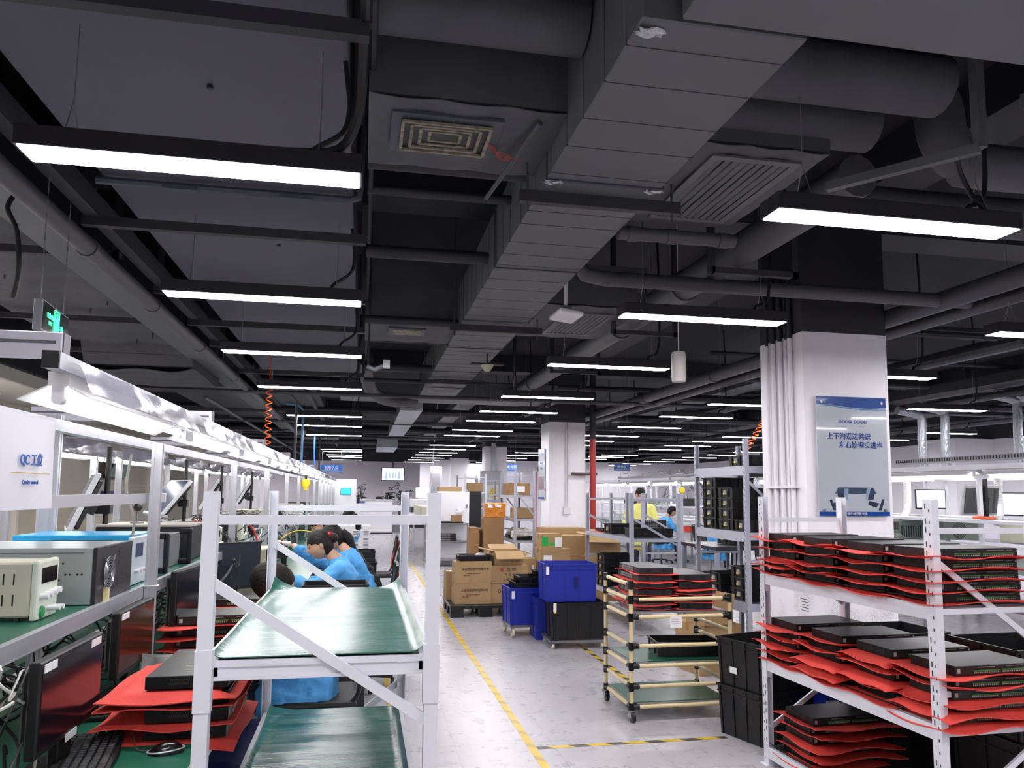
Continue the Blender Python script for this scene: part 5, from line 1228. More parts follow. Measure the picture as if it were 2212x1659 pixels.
for i in range(2): tray('black bin, %s of two at the far low shelf of the tall slotted rack' % ['lower', 'upper'][i], (3.56, 6.95, .601+.098*i), 0, .42, .3, .1, 'bins on the tall rack')
for i in range(3): tray('black bin, %s of three at the near low shelf of the tall slotted rack' % ['lowest', 'middle', 'top'][i], (3.56, 6.45, .601+.098*i), 0, .42, .3, .1, 'bins on the tall rack')
carton('folded carton lid leaning on the near end of the tall slotted rack', (3.6, 6.23, 1.217), .2, .02, .25, R(0), tape=False)
tray('long black tray on the first grey rack', (3.28, 8.45, 1.046), R(90), .3, .5, .1, lab=False)
tray('black bin with grey contents on the first grey rack', (3.22, 9.2, 1.046), R(0), .4, .3, .12)
sheet((3.2, 9.6, 1.046), 'red foam sheet curling at the far end of the first grey rack', 3, 0, w=.45, d=.4, amp=.01, curl=.05)
unit.put((3.25, 9.62, 1.054), 'black unit on the curling foam at the far end of the first grey rack')
for i in range(5): unit_b.put((3.25, 8.6+.0*i, .385+.045*i), 'charcoal unit, %s of the pile on the low shelf of the first grey rack' % ['lowest', 'second', 'third', 'fourth', 'topmost'][i], R(0), 'units on the grey rack')
for i in range(4): tray('black bin, %s of the pile under the first grey rack shelf' % ['lowest', 'second', 'third', 'topmost'][i], (3.2, 9.4, .381+.1*i), 0, .42, .32, .1, 'bins on the grey rack')
for i in range(4): unit_b.put((4.0, 10.3, 1.0+.045*i), 'charcoal unit, %s of the pile on the second grey rack' % ['lowest', 'second', 'third', 'topmost'][i], R(0), 'units on the second grey rack')
# green board trays: racks of circuit boards
def boardrack(label, loc, n=12, rz=0.):
    t = thing('board_rack', label, 'circuit boards', loc, rz); MB().box(-.02, -.12, 0, n*.03, .12, .02).build('base', M_CRB, t)
    for i in range(n): MB().box(i*.03, -.11, .02, i*.03+.003, .11, .13).build('circuit_board', M_PCB, t)
    return t
tray('black bin beside the circuit boards beyond the tall slotted rack', (4.2, 8.0, .99), 0, .45, .3, .14)
t = thing('work_table', 'dark topped table with circuit boards beyond the tall slotted rack', 'table', (3.7, 7.6, 0))
MB().box(0, 0, .95, 1.9, .9, .985).build('tabletop', mat('table_dark', '2a2b33', .35), t)
for x in (.03, 1.87):
    for y in (.03, .87): MB().box(x-.02, y-.02, 0, x+.02, y+.02, .95).build('leg', M_RACKG, t)
boardrack('upright green circuit boards in the front row on the dark table', (4.55, 7.85, .986), 12)
boardrack('upright green circuit boards in the second row on the dark table', (4.6, 8.3, .986), 12)
# ---- far rack in front of the second column and shelves by the electrical cabinet
rack('tall grey rack with cartons and white bags to the side of the second column', 2.43, 12.2, .36, 1.3, 1.9, (1.5, 1.12, .77, .4), m=M_RACKG)
carton('carton with a white label on the upper shelf of the bag rack', (2.62, 12.7, 1.501), .3, .3, .2, labels=[(-.1, .05, .16, .1, M_PAPER)], m=M_CARD2)
carton('second carton on the upper shelf of the bag rack', (2.6, 13.2, 1.501), .3, .3, .2, m=M_CARD2)
carton('carton with printed icons on the second shelf of the bag rack', (2.62, 12.5, 1.121), .34, .3, .17)
M_BAG = mat('bag_white', 'd8d6cc', .35, bump=.8, bscale=20)
for i, (x, y, z) in enumerate(((2.55, 12.4, .85), (2.68, 12.6, .86), (2.6, 13.0, .85), (2.6, 12.45, .47), (2.66, 12.9, .47))):
    b = MB(); b.ball((0, 0, 0), .13, 16, 10, (1, 1, .7)); random.seed(i)
    b.v = [(x_*(1+random.uniform(-.18, .18)), y_*(1+random.uniform(-.18, .18)), z_*(1+random.uniform(-.2, .2))) for x_, y_, z_ in b.v]
    tag(b.build('plastic_bag', M_BAG, smooth=True, loc=(x, y, z)), 'crumpled white bag, %s on the bag rack shelves' % ORD[i], 'bag', 'white bags on the rack')
for i, y in enumerate((12.45, 12.95)): crate('parts_tray', 'black tray under the white bags, the %s one' % ['near', 'far'][i], (2.61, y, .771), 0, .3, .4, .06, M_CRB, 3, 3, cat='tray')
t = thing('electrical_cabinet', 'grey electrical cabinet with yellow warning triangle on the column', 'cabinet', (3.6, 21.53, 0))
MB().box(-.3, -.0, .75, .32, .16, 2.15).build('body', mat('cabinet_grey', '9a9aa2', .5), t, bevel=.004); MB().box(-.28, -.01, .78, .30, 0, 2.12).build('door', mat('cabinet_door', 'a0a0a8', .5), t)
MB().box(-.12, -.014, 1.33, .22, -.011, 1.75).build('notice_plate', mat('notice_cream', 'ccc4b8', .5), t)
for a, b_, m_ in ((0, .0, M_YEL),):
    MB().prism([(-.07, 1.42), (.17, 1.42), (.05, 1.66)], -.018, -.015, 'y').build('warning_triangle', M_YEL, t)
b = MB(); b.bar((-.075, -.02, 1.415), (.175, -.02, 1.415), .003, .02, (0, 1, 0)).bar((.175, -.02, 1.415), (.05, -.02, 1.67), .003, .02, (0, 1, 0)).bar((.05, -.02, 1.67), (-.075, -.02, 1.415), .003, .02, (0, 1, 0))
b.bar((.065, -.02, 1.6), (.04, -.02, 1.53), .003, .015, (0, 1, 0)).bar((.04, -.02, 1.53), (.065, -.02, 1.52), .003, .012, (0, 1, 0)).bar((.065, -.02, 1.52), (.045, -.02, 1.45), .003, .012, (0, 1, 0)); b.build('triangle_mark', M_BLK, t)
tag(MB().box(3.62, 21.58, 2.15, 3.74, 21.64, 2.95).build('foil_sleeve', M_FOIL), 'crinkled foil sleeve running up from the electrical cabinet', 'duct')
rack('white rack with cartons beyond the electrical cabinet', 2.25, 17.0, .5, 1.6, 1.95, (1.55, 1.2, .8, .4), m=M_RACKW)
for i, (y, z, h) in enumerate(((17.2, 1.551, .2), (17.25, 1.201, .22), (17.9, 1.201, .2), (17.25, .801, .22), (17.3, .401, .2))): carton('carton on the white rack by the electrical cabinet, %s down' % ORD[i], (2.5, y+.1, z), .36, .3, h)
for i, (x, l) in enumerate(((2.85, 'beside'),)): rack('far grey rack with small boxes standing beside the white rack', 2.9, 18.4, .5, 1.2, 1.9, (1.5, 1.1, .7), m=M_RACKG)
# white locker and steel cart by the aisle
t = thing('locker', 'tall white locker with papers on top at the far side of the aisle', 'cabinet', (1.98, 16.3, 0)); MB().box(-.42, 0, 0, .28, .5, 1.55).build('body', M_SCRW, t, bevel=.004); MB().box(-.41, -.012, .05, .27, -.001, 1.53).build('door', M_SCRW, t, bevel=.003)
MB().box(.2, -.03, 1.2, .24, -.012, 1.28).build('latch', M_STEEL, t)
carton('low carton with papers on top of the white locker', (1.85, 16.5, 1.552), .5, .3, .1)
t = thing('cabinet', 'black cabinet standing behind the white locker', 'cabinet', (2.45, 16.6, 0)); MB().box(-.18, 0, 0, .12, .5, 1.56).build('body', M_CRB, t)
t = thing('steel_cart', 'stainless steel cart with black trays and a small carton by the aisle', 'cart', (1.3, 15.9, 0))
for x in (.02, .88):
    for y in (.02, .43): MB().box(x-.015, y-.015, .08, x+.015, y+.015, .9).build('post', M_STEEL, t); MB().cyl((x-.01, y, .04), (x+.01, y, .04), .04, n=12).build('wheel', mat('wheel_cream', 'd4ceb8', .4), t)
for z in (.89, .52, .15): MB().box(0, 0, z-.03, .9, .45, z).build('shelf', M_STEEL, t)
crate('parts_tray', 'black tray on top of the stainless steel cart', (1.75, 16.1, .892), 0, .7, .38, .03, M_CRB, 4, 3, cat='tray')
carton('small carton with clear bags on the stainless steel cart', (1.95, 16.0, .925), .22, .16, .13, m=M_CARD2)
sheet((1.45, 16.1, .925), 'red foam sheet on the tray of the stainless steel cart', 2, 0, w=.36, d=.3, amp=.004, curl=.01)
b = MB(); b.ball((0, 0, 0), .1, 12, 8); random.seed(9); b.v = [(x*(1+random.uniform(-.3, .3)), y*(1+random.uniform(-.3, .3)), z*(1+random.uniform(-.3, .3))) for x, y, z in b.v]
tag(b.build('plastic_bag', mat('bag_clear', 'dfe0e4', .2, alpha=.6), loc=(2.03, 16.0, 1.12)), 'crumpled clear bag on the small carton of the steel cart', 'bag')
for i in range(3): unit_b.put((1.75, 16.15, .522+.05*i), 'unit, %s of the pile on the steel cart shelf' % ['lowest', 'middle', 'top'][i], 0, 'units on the steel cart')
# ---- floor markings
def tape_mat(stripes):
    m = bpy.data.materials.new('floor_tape_striped' if stripes else 'floor_tape'); m.use_nodes = True; nt = m.node_tree; b = nt.nodes['Principled BSDF']; b.inputs['Roughness'].default_value = .4
    tc = nt.nodes.new('ShaderNodeTexCoord'); w = nt.nodes.new('ShaderNodeTexWave'); w.bands_direction = 'DIAGONAL'; w.inputs['Scale'].default_value = 2.6; w.inputs['Distortion'].default_value = .3
    nt.links.new(tc.outputs['Object'], w.inputs[0]); n = nt.nodes.new('ShaderNodeTexNoise'); n.inputs['Scale'].default_value = 22; nt.links.new(tc.outputs['Object'], n.inputs[0])
    r = nt.nodes.new('ShaderNodeValToRGB'); r.color_ramp.interpolation = 'LINEAR'; r.color_ramp.elements[0].position = .42 if stripes else .12; r.color_ramp.elements[1].position = .46 if stripes else .3
    r.color_ramp.elements[0].color = (*lin('3c3526' if stripes else 'a58c26'), 1); r.color_ramp.elements[1].color = (*lin('d0ab1c'), 1)
    nt.links.new(w.outputs[0], r.inputs[0]); nt.links.new(r.outputs[0], b.inputs['Base Color']); return m
M_T1, M_T2 = tape_mat(False), tape_mat(True)
def floor_tape(label, x0, y0, x1, y1, m): o = MB().box(x0, y0, 0.0002, x1, y1, .0012).build('floor_tape', m); tag(o, label, 'floor marking'); return o
floor_tape('worn yellow floor tape along the aisle, on the pallet side', 1.035, .5, 1.085, 17, M_T1)
floor_tape('yellow floor tape along the aisle on the benches side', .215, 3.0, .26, 17, M_T1)
floor_tape('yellow and black striped tape crossing the floor towards the loaded rack', 1.087, 4.66, 2.33, 4.705, M_T2)
floor_tape('striped tape running under the cream tube cart', 2.2, 6.0, 2.245, 8.6, M_T2)
# ================================================================ poster on the first column
t = poster('blue and grey workplace poster under clear acrylic on the nearest column', (3.84, 5.447, 1.86), 0, .625, .95)
INK = mat('poster_ink', '1c3f92', .4)
text('上下沟通达共识', .056, INK, t, (-.03, -.0135, .155), (R(90), 0, 0), bold=.0012)
text('左右协调求进步', .056, INK, t, (.075, -.0135, .085), (R(90), 0, 0), bold=.0012)
b = MB()
for i in range(8):
    x = -.105+.03*i+(.015 if i > 3 else 0); b.cyl((x, -.0142, .275), (x, -.0125, .275), .0135, n=16)
b.build('blue_disc', INK, t)
for i, c in enumerate('安全生产文明作业'): text(c, .02, M_PAPER, t, (-.105+.03*i+(.015 if i > 3 else 0), -.0145, .275), (R(90), 0, 0), name='disc_lettering', ext=.0003)
MB().box(-.12, -.0135, .235, -.05, -.0125, .2365).box(.05, -.0135, .235, .12, -.0125, .2365).build('rule', INK, t)
dk = mat('poster_desk', '3b4a63', .3); dk2 = mat('poster_desk_dark', '27344c', .3)
b = MB().prism([(-.14, -.25), (.17, -.25), (.2, -.30), (-.17, -.30)], -.0138, -.0128, 'y'); b.build('desk_picture', dk, t)
MB().prism([(-.15, -.30), (-.09, -.30), (-.09, -.345), (-.14, -.345)], -.0138, -.0128, 'y').prism([(.12, -.30), (.18, -.30), (.17, -.345), (.12, -.345)], -.0138, -.0128, 'y').prism([(-.22, -.35), (-.2, -.345), (-.16, -.43), (-.19, -.43)], -.0138, -.0128, 'y').prism([(.25, -.34), (.27, -.34), (.24, -.43), (.21, -.43)], -.0138, -.0128, 'y').prism([(-.19, -.375), (-.1, -.35), (-.09, -.38), (-.17, -.41)], -.0138, -.0128, 'y').prism([(.22, -.375), (.13, -.355), (.12, -.385), (.19, -.41)], -.0138, -.0128, 'y').build('chair_picture', dk2, t)
MB().prism([(-.09, -.26), (-.05, -.26), (-.06, -.35), (-.08, -.35)], -.0142, -.0132, 'y').prism([(.11, -.26), (.15, -.25), (.12, -.34), (.1, -.34)], -.0142, -.0132, 'y').build('figure_picture', mat('poster_pale', '8fa5c2', .3), t)
text('操作规范更安全', .026, M_PAPER, t, (.02, -.0155, -.459), (R(90), 0, 0), ext=.0003)
for x in (-.27, .27):
    for z in (.43, -.43): MB().cyl((x, -.022, z), (x, -.012, z), .011, n=14).build('standoff_bolt', M_STEEL, t, smooth=True)
MB().box(-.315, -.0175, -.478, .315, -.0155, .478).build('clear_acrylic', mat('acrylic', '20242c', .04, alpha=.07), t)
t = poster('narrow blue topped poster on the left face of the second white column', (3.365, 14.2, 1.9), R(-90), .5, .95)
for z, s in ((.2, .05), (.1, .05)): text('安全 质量', s, INK, t, (0, -.0135, z), (R(90), 0, 0))
MB().box(-.2, -.0138, -.3, .2, -.0128, -.05).build('picture_block', mat('poster_pic', '7f6f74', .4), t)
# fire riser pipes by the second column
M_REDP = mat('pipe_red', 'a02a24', .35, noise=.12)
t = thing('riser_pipe', 'red fire riser pipe beside the second white column', 'pipe', (4.2, 13.62, 0))
MB().cyl((0, 0, 0), (0, 0, 2.55), .06, n=18).build('red_section', M_REDP, t, smooth=True); MB().cyl((0, 0, 2.55), (0, 0, 4.1), .06, n=18).build('dark_section', M_DARK, t, smooth=True)
MB().box(-.42, -.02, 1.87, .08, .02, 1.92).build('bracket', mat('bracket_rust', '4a3230', .5), t)
tag(MB().cyl((3.33, 14.62, 0), (3.33, 14.62, 1.95), .03, n=12).build('riser_pipe', M_REDP, smooth=True), 'thin red pipe in front of the white bag rack', 'pipe')
t = thing('wall_socket', 'white socket box with twin conduits on the second column', 'socket', (3.72, 13.69, 1.22)); MB().box(-.07, -.035, -.07, .07, 0, .07).build('box', M_SCRW, t, bevel=.005)
MB().cyl((-.018, -.012, .07), (-.018, -.012, 1.64), .011, n=8).cyl((.018, -.012, .07), (.018, -.012, 1.64), .011, n=8).build('conduit', MC, t, smooth=True)
# ================================================================ the side passage wall
def wallbox(label, name, cat, y0, y1, z0, z1, m, d=.04, x=XL): o = tag(MB().box(x, y0, z0, x+d, y1, z1).build(name, m), label, cat); return o
t = bpy.data.objects.new('door_1', None); COL.objects.link(t); t['kind'] = 'structure'
MB().box(XL+.0, 12.9, 0, XL+.04, 16.2, 2.26).build('door_leaf', mat('door_beige', 'bdb29c', .35), t)
MB().box(XL, 12.82, 0, XL+.07, 12.9, 2.32).box(XL, 16.2, 0, XL+.07, 16.28, 2.32).box(XL, 12.82, 2.26, XL+.07, 16.28, 2.32).build('door_frame', mat('frame_beige', 'd8d0c6', .5), t)
MB().tube([(XL+.04, 15.95, 1.0), (XL+.1, 15.95, 1.0), (XL+.1, 15.75, 1.0)], .014, 8).build('door_handle', M_STEEL, t, smooth=True); MB().cyl((XL+.04, 15.95, 1.18), (XL+.06, 15.95, 1.18), .03, n=14).build('lock', M_STEEL, t)
struct(t)
t = thing('wall_monitor', 'tilted surveillance monitor high on the passage wall', 'monitor', (XL+.25, 17.1, 2.0), 0); MB().obox((0, 0, 0), (.05, 1.2, .55), (0, R(28), 0)).build('bezel', M_BLK, t)
MB().obox((.028, 0, -.012), (.004, 1.12, .48), (0, R(28), 0)).build('screen', mat('cctv', '3c4a4a', .2, emit=.3), t); MB().box(-.24, -.05, .0, 0, .05, .06).build('bracket', M_BLK, t)
wallbox('dark blue leaflet box on the passage wall beside the door', 'leaflet_box', 'box', 16.75, 17.3, 1.15, 1.5, mat('leaflet_blue', '33418a', .4), .12)
wallbox('pair of printed sheets in sleeves on the passage wall', 'notice_sheet', 'notice', 17.7, 18.5, 1.2, 1.5, mat('sheet_grey', 'b2b4bc', .3), .01)
t = bpy.data.objects.new('door_2', None); COL.objects.link(t); struct(t)
MB().box(XL, 23.9, 0, XL+.06, 27, 2.0).build('door_leaf', mat('door_steel', '84806f', .35, metal=.4), t); MB().box(XL, 23.6, 0, XL+.1, 23.9, 2.4).box(XL, 27, 0, XL+.1, 27.3, 2.4).box(XL, 23.6, 2.0, XL+.1, 27.3, 2.4).build('door_frame', mat('frame_beige', 'd8d0c6', .5), t)
wallbox('dark thin pipe strip on the passage wall before the steel door', 'wall_strip', 'trim', 22.2, 22.4, .3, 2.3, M_CARD2, .05)
struct(MB().box(-4.6, 19.4, 0, -4.2, 20.2, 2.8).build('wall_pier', mat('pier_light', 'b9b5ae', .6)))
struct(MB().box(XL, 27.8, 0, -3.2, 28, 2.8).build('wall_passage_end', M_WALL))
# ================================================================ bench line on the far side (beyond the racks)
M_TOPG = mat('bench_top_grey', '7d8a88', .4)
BX = 7.3
for k in range(5):
    y0 = 6.2+3.7*k
    t = thing('workbench', 'pale workbench of the far line beyond the poster column, %s from the camera' % ORD[k], 'workbench', (BX, y0, 0), group='workbenches of the far line')
    MB().box(-.45, 0, .72, 1.6, 3.6, .75).build('tabletop', M_TOPG, t)
    for x in (-.4, .55, 1.5):
        for y in (.1, 3.5): MB().box(x-.02, y-.02, 0, x+.02, y+.02, .72).build('leg', M_LEG, t)
    for x in (.05, 1.0):
        for y in (.15, 1.8, 3.45): MB().box(x-.022, y-.022, .75, x+.022, y+.022, 1.8).build('post', M_WHITE, t)
        MB().box(x-.025, 0, 1.76, x+.025, 3.6, 1.8).build('lamp_rail', M_WHITE, t)
        MB().box(x-.32, 0, 1.235, x+.02, 3.6, 1.27).build('upper_shelf', M_WHITE, t); MB().box(x-.32, 0, .96, x+.02, 3.6, .98).build('middle_shelf', M_WHITE, t)
        MB().box(x-.1, 0, 1.87, x+.03, 3.6, 1.93).build('top_rail', M_ALUW, t)
for r, x in enumerate((BX+.02, BX+1.02)):
    for i in range(10):
        tl.put((x, 6.25+1.78*i, 1.82), '%s tube lamp from the camera in the %s row of the far bench line' % (ORD[i], ['near', 'rear'][r]), group='tube lamps of the far bench line')
t = thing('cable_trunking', 'slotted grey trunking with cables lying on top of the far bench lamps', 'cable trunking')
MB().bar((7.2, 6.6, 2.0), (7.25, 9.3, 2.0), .1, .07).bar((7.25, 9.5, 1.98), (7.3, 21, 1.98), .14, .05).build('channel', mat('trunking_grey', '9a9aa2', .45), t)
b = MB()
for i in range(60): b.box(7.144+.0008*i, 6.7+.043*i, 1.985, 7.149+.0008*i, 6.712+.043*i, 2.025)
b.build('slot_row', M_BLK2, t)['kind'] = 'stuff'
tangle('loose black cables on top of the far bench line trunking', 30, 7.1, 9, 1.99, 7.45, 21, 2.1, seed=21)
for i, (x, y, zt, zb) in enumerate(((8.0, 9.7, 2.72, 1.95), (8.3, 9.6, 2.78, 1.95), (9.35, 9.4, 2.95, 1.95), (9.7, 9.4, 2.95, 1.95))):
    tag(MB().tube(smoothpath([(x, y, zb), (x-.01, y, (zt+zb)/2), (x, y, zt-.1), (x-.05, y, zt), (x-.4, y, zt+.06)]), .06, 14).build('foil_hose', M_FOIL, smooth=True), '%s silver fume hose dropping to the far benches, counted from the poster column' % ORD[i], 'hose', 'fume hoses')
M_HOSE = mat('white_hose', 'cfcfd0', .4, bump=.8, bscale=30, stretch=(.2, .2, 3))
for i, (x, y) in enumerate(((8.05, 8.4), (7.5, 9.4))):
    tag(MB().tube(smoothpath([(x+.05, y+.1, 1.8), (x+.05, y+.1, 1.6), (x+.03, y+.08, 1.45), (x-.05, y, 1.33), (x-.2, y-.1, 1.22)]), .05, 12).build('fume_hose', M_HOSE, smooth=True), ['white bent fume hose by the screen seen from behind on the far benches', 'second white bent fume hose on the far benches'][i], 'hose')
# monitors on the far line
t = monitor('big monitor seen from behind on a black pole over the far bench line', .56, .38, stand=False, bezel=mat('monitor_rim_white', 'b7b9bd', .4)); t.location = (7.62, 8.3, 1.5); t.rotation_euler = (R(-10), 0, R(184))
[c for c in bpy.data.objects if c.parent == t and c.name.startswith('back_shell')][0].data.materials[0] = mat('monitor_back_grey', '4a4b4f', .45)
b = MB()
for i in range(20): b.box(-.2, .045, -.15+.015*i, -.17, .047, -.143+.015*i)
b.build('vent', M_BLK, t); MB().tube([(.02+.06*math.cos(a*PI/10), .06, .0+.06*math.sin(a*PI/10)) for a in range(21)], .004, 6).build('coiled_cable', mat('cable_white', 'b9b9b2', .5), t, smooth=True); MB().box(-.05, .04, -.05, .05, .1, .05).build('mount', M_BLK, t)
tag(MB().box(7.58, 8.16, 1.3, 7.62, 8.2, 1.86).build('monitor_pole', M_BLK), 'black pole holding the big monitor on the far bench line', 'pole')
t = monitor('monitor with a lit white page facing the aisle on the far benches', .42, .28, stand=False, scr=mat('screen_white', 'aab6c8', .3, emit=.8)); t.location = (8.0, 9.6, 1.5); t.rotation_euler = (0, 0, R(-15))
t = monitor('monitor with a lit pale page beside the cream instruments on the far benches', .42, .3, stand=False, scr=MATS['screen_white']); t.location = (8.25, 8.35, 1.45); t.rotation_euler = (0, 0, R(-40))
t = monitor('white screened tablet stand on the far benches between the grey racks', .3, .24, stand=False, scr=mat('screen_cream', 'c8cac4', .3, emit=.5)); t.location = (7.0, 14.2, 1.42); t.rotation_euler = (R(10), 0, R(10))
# instruments under the shelf of the far line
M_CHS = mat('chassis_grey', '8d9692', .35, metal=.4)
t = thing('rack_computer', 'grey computer seen from the back with slots and cables on the far bench line', 'computer', (7.0, 8.95, .985)); MB().box(-.35, 0, 0, .35, .3, .24).build('casing', M_CHS, t, bevel=.003)
b = MB()
for i in range(9): b.box(.0+.035*i, -.003, .02, .012+.035*i, 0, .17)
for j in range(2):
    for i in range(9): b.box(-.22+.1*j, -.003, .11+.012*i, -.14+.1*j, 0, .117+.012*i)
b.build('slot_row', M_BLK2, t)['kind'] = 'stuff'
MB().tube([(-.3+.04*math.cos(a*PI/9), -.005, .17+.04*math.sin(a*PI/9)) for a in range(19)], .004, 5).build('fan_grille', M_STEEL, t)
for k in range(3): MB().tube(smoothpath([(-.2+.04*k, 0, .06), (-.18+.05*k, -.06, .06), (-.1+.05*k, -.07, .01), (-.05+.05*k, -.02, .0)]), .007, 6).build('plug_cable', mat('cable_white', 'b9b9b2', .5), t, smooth=True)
t = thing('rack_computer', 'second grey computer with a big round fan on the far bench line', 'computer', (7.62, 8.6, .985)); MB().box(-.28, 0, 0, .28, .3, .24).build('casing', M_CHS, t, bevel=.003)
b = MB()
for r in (.03, .055, .08, .1): b.tube([(-.05+r*math.cos(a*PI/12), -.004, .12+r*math.sin(a*PI/12)) for a in range(25)], .003, 5)
b.build('fan_grille', M_BLK2, t)
for i, (x, y, w, h, l) in enumerate(((8.0, 7.9, .32, .27, 'cream instrument with a door, first beside the round fan computer on the far benches'), (8.35, 7.75, .3, .27, 'second cream instrument on the far bench line'), (8.75, 7.9, .34, .25, 'cream instrument with a black window at the edge of the view'))):
    t = thing('instrument_box', l, 'instrument', (x, y, .985)); MB().box(-w/2, 0, 0, w/2, .35, h-.02).build('casing', mat('inst_cream', 'cdcdb6', .45), t, bevel=.006)
    MB().box(-w/2+.03, -.006, .03, w/2-.03, 0, h-.05).build('door_panel', mat('inst_cream_dark', 'babaa2', .45) if i < 2 else M_BLK, t)
    MB().tube(smoothpath([(0, -.006, .15), (.01, -.04, .1), (-.04, -.06, .03), (-.08, -.04, 0)]), .006, 6).build('plug_cable', mat('cable_white', 'b9b9b2', .5), t, smooth=True)
tag(MB().tube(smoothpath([(7.2, 7.95, 1.29), (7.3, 7.93, 1.3), (7.4, 7.96, 1.285), (7.5, 7.94, 1.29)]), .018, 7).build('orange_cloth', M_OR, smooth=True), 'orange coiled cord on the shelf under the big monitor seen from behind', 'cord')
crate('parts_tray', 'red tray on the far bench shelf beside the poster column', (7.2, 9.9, 1.272), 0, .6, .3, .09, mat('tray_red', 'c3201c', .4), 4, 3, cat='tray')
rs = random.Random(77)
random.seed(12)
for i in range(10):
    y = 11.0+i*.95; h = rs.uniform(.1, .24); w = rs.uniform(.25, .5)
    simple_box_device('instrument_box', '%s instrument box along the far bench line shelf, counted from the poster column' % ORD[i], 'instrument', 7.3, y, 1.272 if i % 2 else .985, .28, w, h, (M_BEIGE, M_BLK2, M_SCRW, M_CHS)[i % 4], M_BLK if i % 4 == 1 else None, 2).rotation_euler = (0, 0, PI) if False else (0, 0, 0)
for i, (y, z) in enumerate(((12.2, 1.6), (13.3, 1.62), (13.9, 1.6), (16.0, 1.62))):
    t = thing('tool_balancer', '%s yellow tool reel hanging under the far bench lamps, from the camera' % ORD[i], 'tool balancer', (7.0, y, z), group='yellow reels of the far line')
    MB().lathe([(0, -.03), (.06, -.03), (.075, -.01), (.075, .01), (.06, .03), (0, .03)], n=16).xf(Matrix.Rotation(R(90), 4, 'X')).build('drum', M_YEL, t, smooth=True); MB().cyl((0, 0, -.3), (0, 0, -.06), .004, n=5).cyl((0, 0, .06), (0, 0, .2), .004, n=5).build('cord', M_CABLE, t)
tangle('loose wires and parts hanging along the far benches', 60, 6.9, 10, 1.0, 7.3, 19, 1.75, seed=31, r=(.003, .006))
for i, (y, c) in enumerate(((12.6, 'c8321e'), (13.8, 'd06a1c'), (15.2, 'c8321e'))):
    crate('parts_tray', '%s of the coloured parts boxes on the far bench shelf' % ORD[i], (6.85, y, .752), R(90), .5, .25, .1, mat('tray_'+c, c, .4), 3, 3, cat='tray')
# hanging monitor boards etc over the middle
coil('orange coiled hose hanging before the tall slotted rack', 4.9, 9.3, 2.0, 2.62, .04, 11, M_OR, dx=.42)
# side wall: bulkhead lights and frames
# ================================================================ far end
t = thing('television', 'wall television showing people at the end of the aisle', 'television', (1.27, 33.2, 2.27)); MB().box(-.5, -.03, -.29, .5, .03, .29).build('bezel', M_BLK, t, bevel=.005)
MB().box(-.46, -.034, -.25, .46, -.03, .25).build('screen', mat('tv_screen', 'b9c6dd', .3, emit=.9), t)
b = MB()
for x, z, w, h in ((-.28, -.04, .1, .2), (-.14, -.02, .08, .15), (0, -.02, .09, .16), (.12, -.0, .08, .14), (.26, -.02, .12, .2)): b.prism([(x-w/2, z-h), (x+w/2, z-h), (x+w*.3, z+h*.5), (x, z+h*.9), (x-w*.3, z+h*.5)], -.037, -.0345, 'y')
b.build('picture_figure', mat('tv_fig', '8494b8', .4, emit=.6), t); MB().cyl((0, .02, .29), (0, .02, 1.8), .02).build('pole', M_BLK, t)
t = thing('counter', 'white reception counter with a blue label at the end of the aisle', 'counter', (.45, 28.2, 0)); MB().box(-.66, 0, 0, .64, .6, 1.2).build('body', M_SCRW, t, bevel=.01); MB().box(-.7, -.04, 1.2, .68, .64, 1.24).build('worktop', M_SCRW, t)
for z in (.4, .8): MB().box(-.655, -.004, z, .635, 0, z+.012).build('groove', M_DUCT, t)
MB().box(-.62, -.01, 1.1, -.35, -.002, 1.17).build('label_plate', mat('label_blue', '4a6aa0', .4), t); MB().box(-.68, -.008, 0, .66, 0, .05).build('plinth', M_BLK2, t)
t = thing('office_chair', 'black chair back rising behind the white counter', 'chair', (.62, 29.3, 0)); MB().box(-.12, 0, .7, .12, .05, 1.33).build('backrest', M_BLK, t, bevel=.05, seg=3); MB().box(-.2, -.4, .45, .2, 0, .52).build('seat', M_BLK, t); MB().cyl((0, -.2, .0), (0, -.2, .45), .03).build('base', M_BLK, t)
M_LEAF = mat('leaf_dark', '24382c', .5); M_LEAF2 = mat('leaf_green', '35503a', .5)
def plant(label, loc, h, stems, leaf, seed, spread=.35, m=M_LEAF, pot='5a5f58', tiers=True):
    t = thing('potted_plant', label, 'plant', loc); MB().lathe([(0, 0), (.16, 0), (.2, .3), (.18, .3), (.16, .27), (0, .27)], n=16).build('pot', mat('pot_'+pot, pot, .5), t, smooth=True)
    rs = random.Random(seed); s = MB(); f = MB()
    for i in range(stems):
        a = rs.uniform(0, 6.28); hh = h*rs.uniform(.55, 1); ex = spread*rs.uniform(.3, 1)
        pts = smoothpath([(0, 0, .27), (.3*ex*math.cos(a), .3*ex*math.sin(a), .27+.5*(hh-.27)), (ex*math.cos(a), ex*math.sin(a), hh)]); s.tube(pts, .009, 5)
        for p in pts[3:]:
            for k in range(5):
                b_ = rs.uniform(0, 6.28); L = leaf*rs.uniform(.6, 1.1); d = Vector((math.cos(b_), math.sin(b_), rs.uniform(-.5, .2))); q = p+d*L; sd = Vector((-d.y, d.x, 0)).normalized()*L*(.28 if tiers else .1)
                mid = p+d*L*.5+Vector((0, 0, .02)); f.add([p, mid+sd, q, mid-sd], [(0, 1, 2, 3)])
    s.build('stem', mat('stem', '4c4a38', .6), t); o = f.build('foliage', m, t, fix=False); o['kind'] = 'stuff'; return t
plant('broad leaved potted plant behind the white counter, the lower one', (.95, 29.6, .55), 1.15, 7, .16, 3)
plant('tall potted plant with a leafy shoot behind the counter', (1.55, 29.8, .6), 1.35, 8, .17, 4, .3)
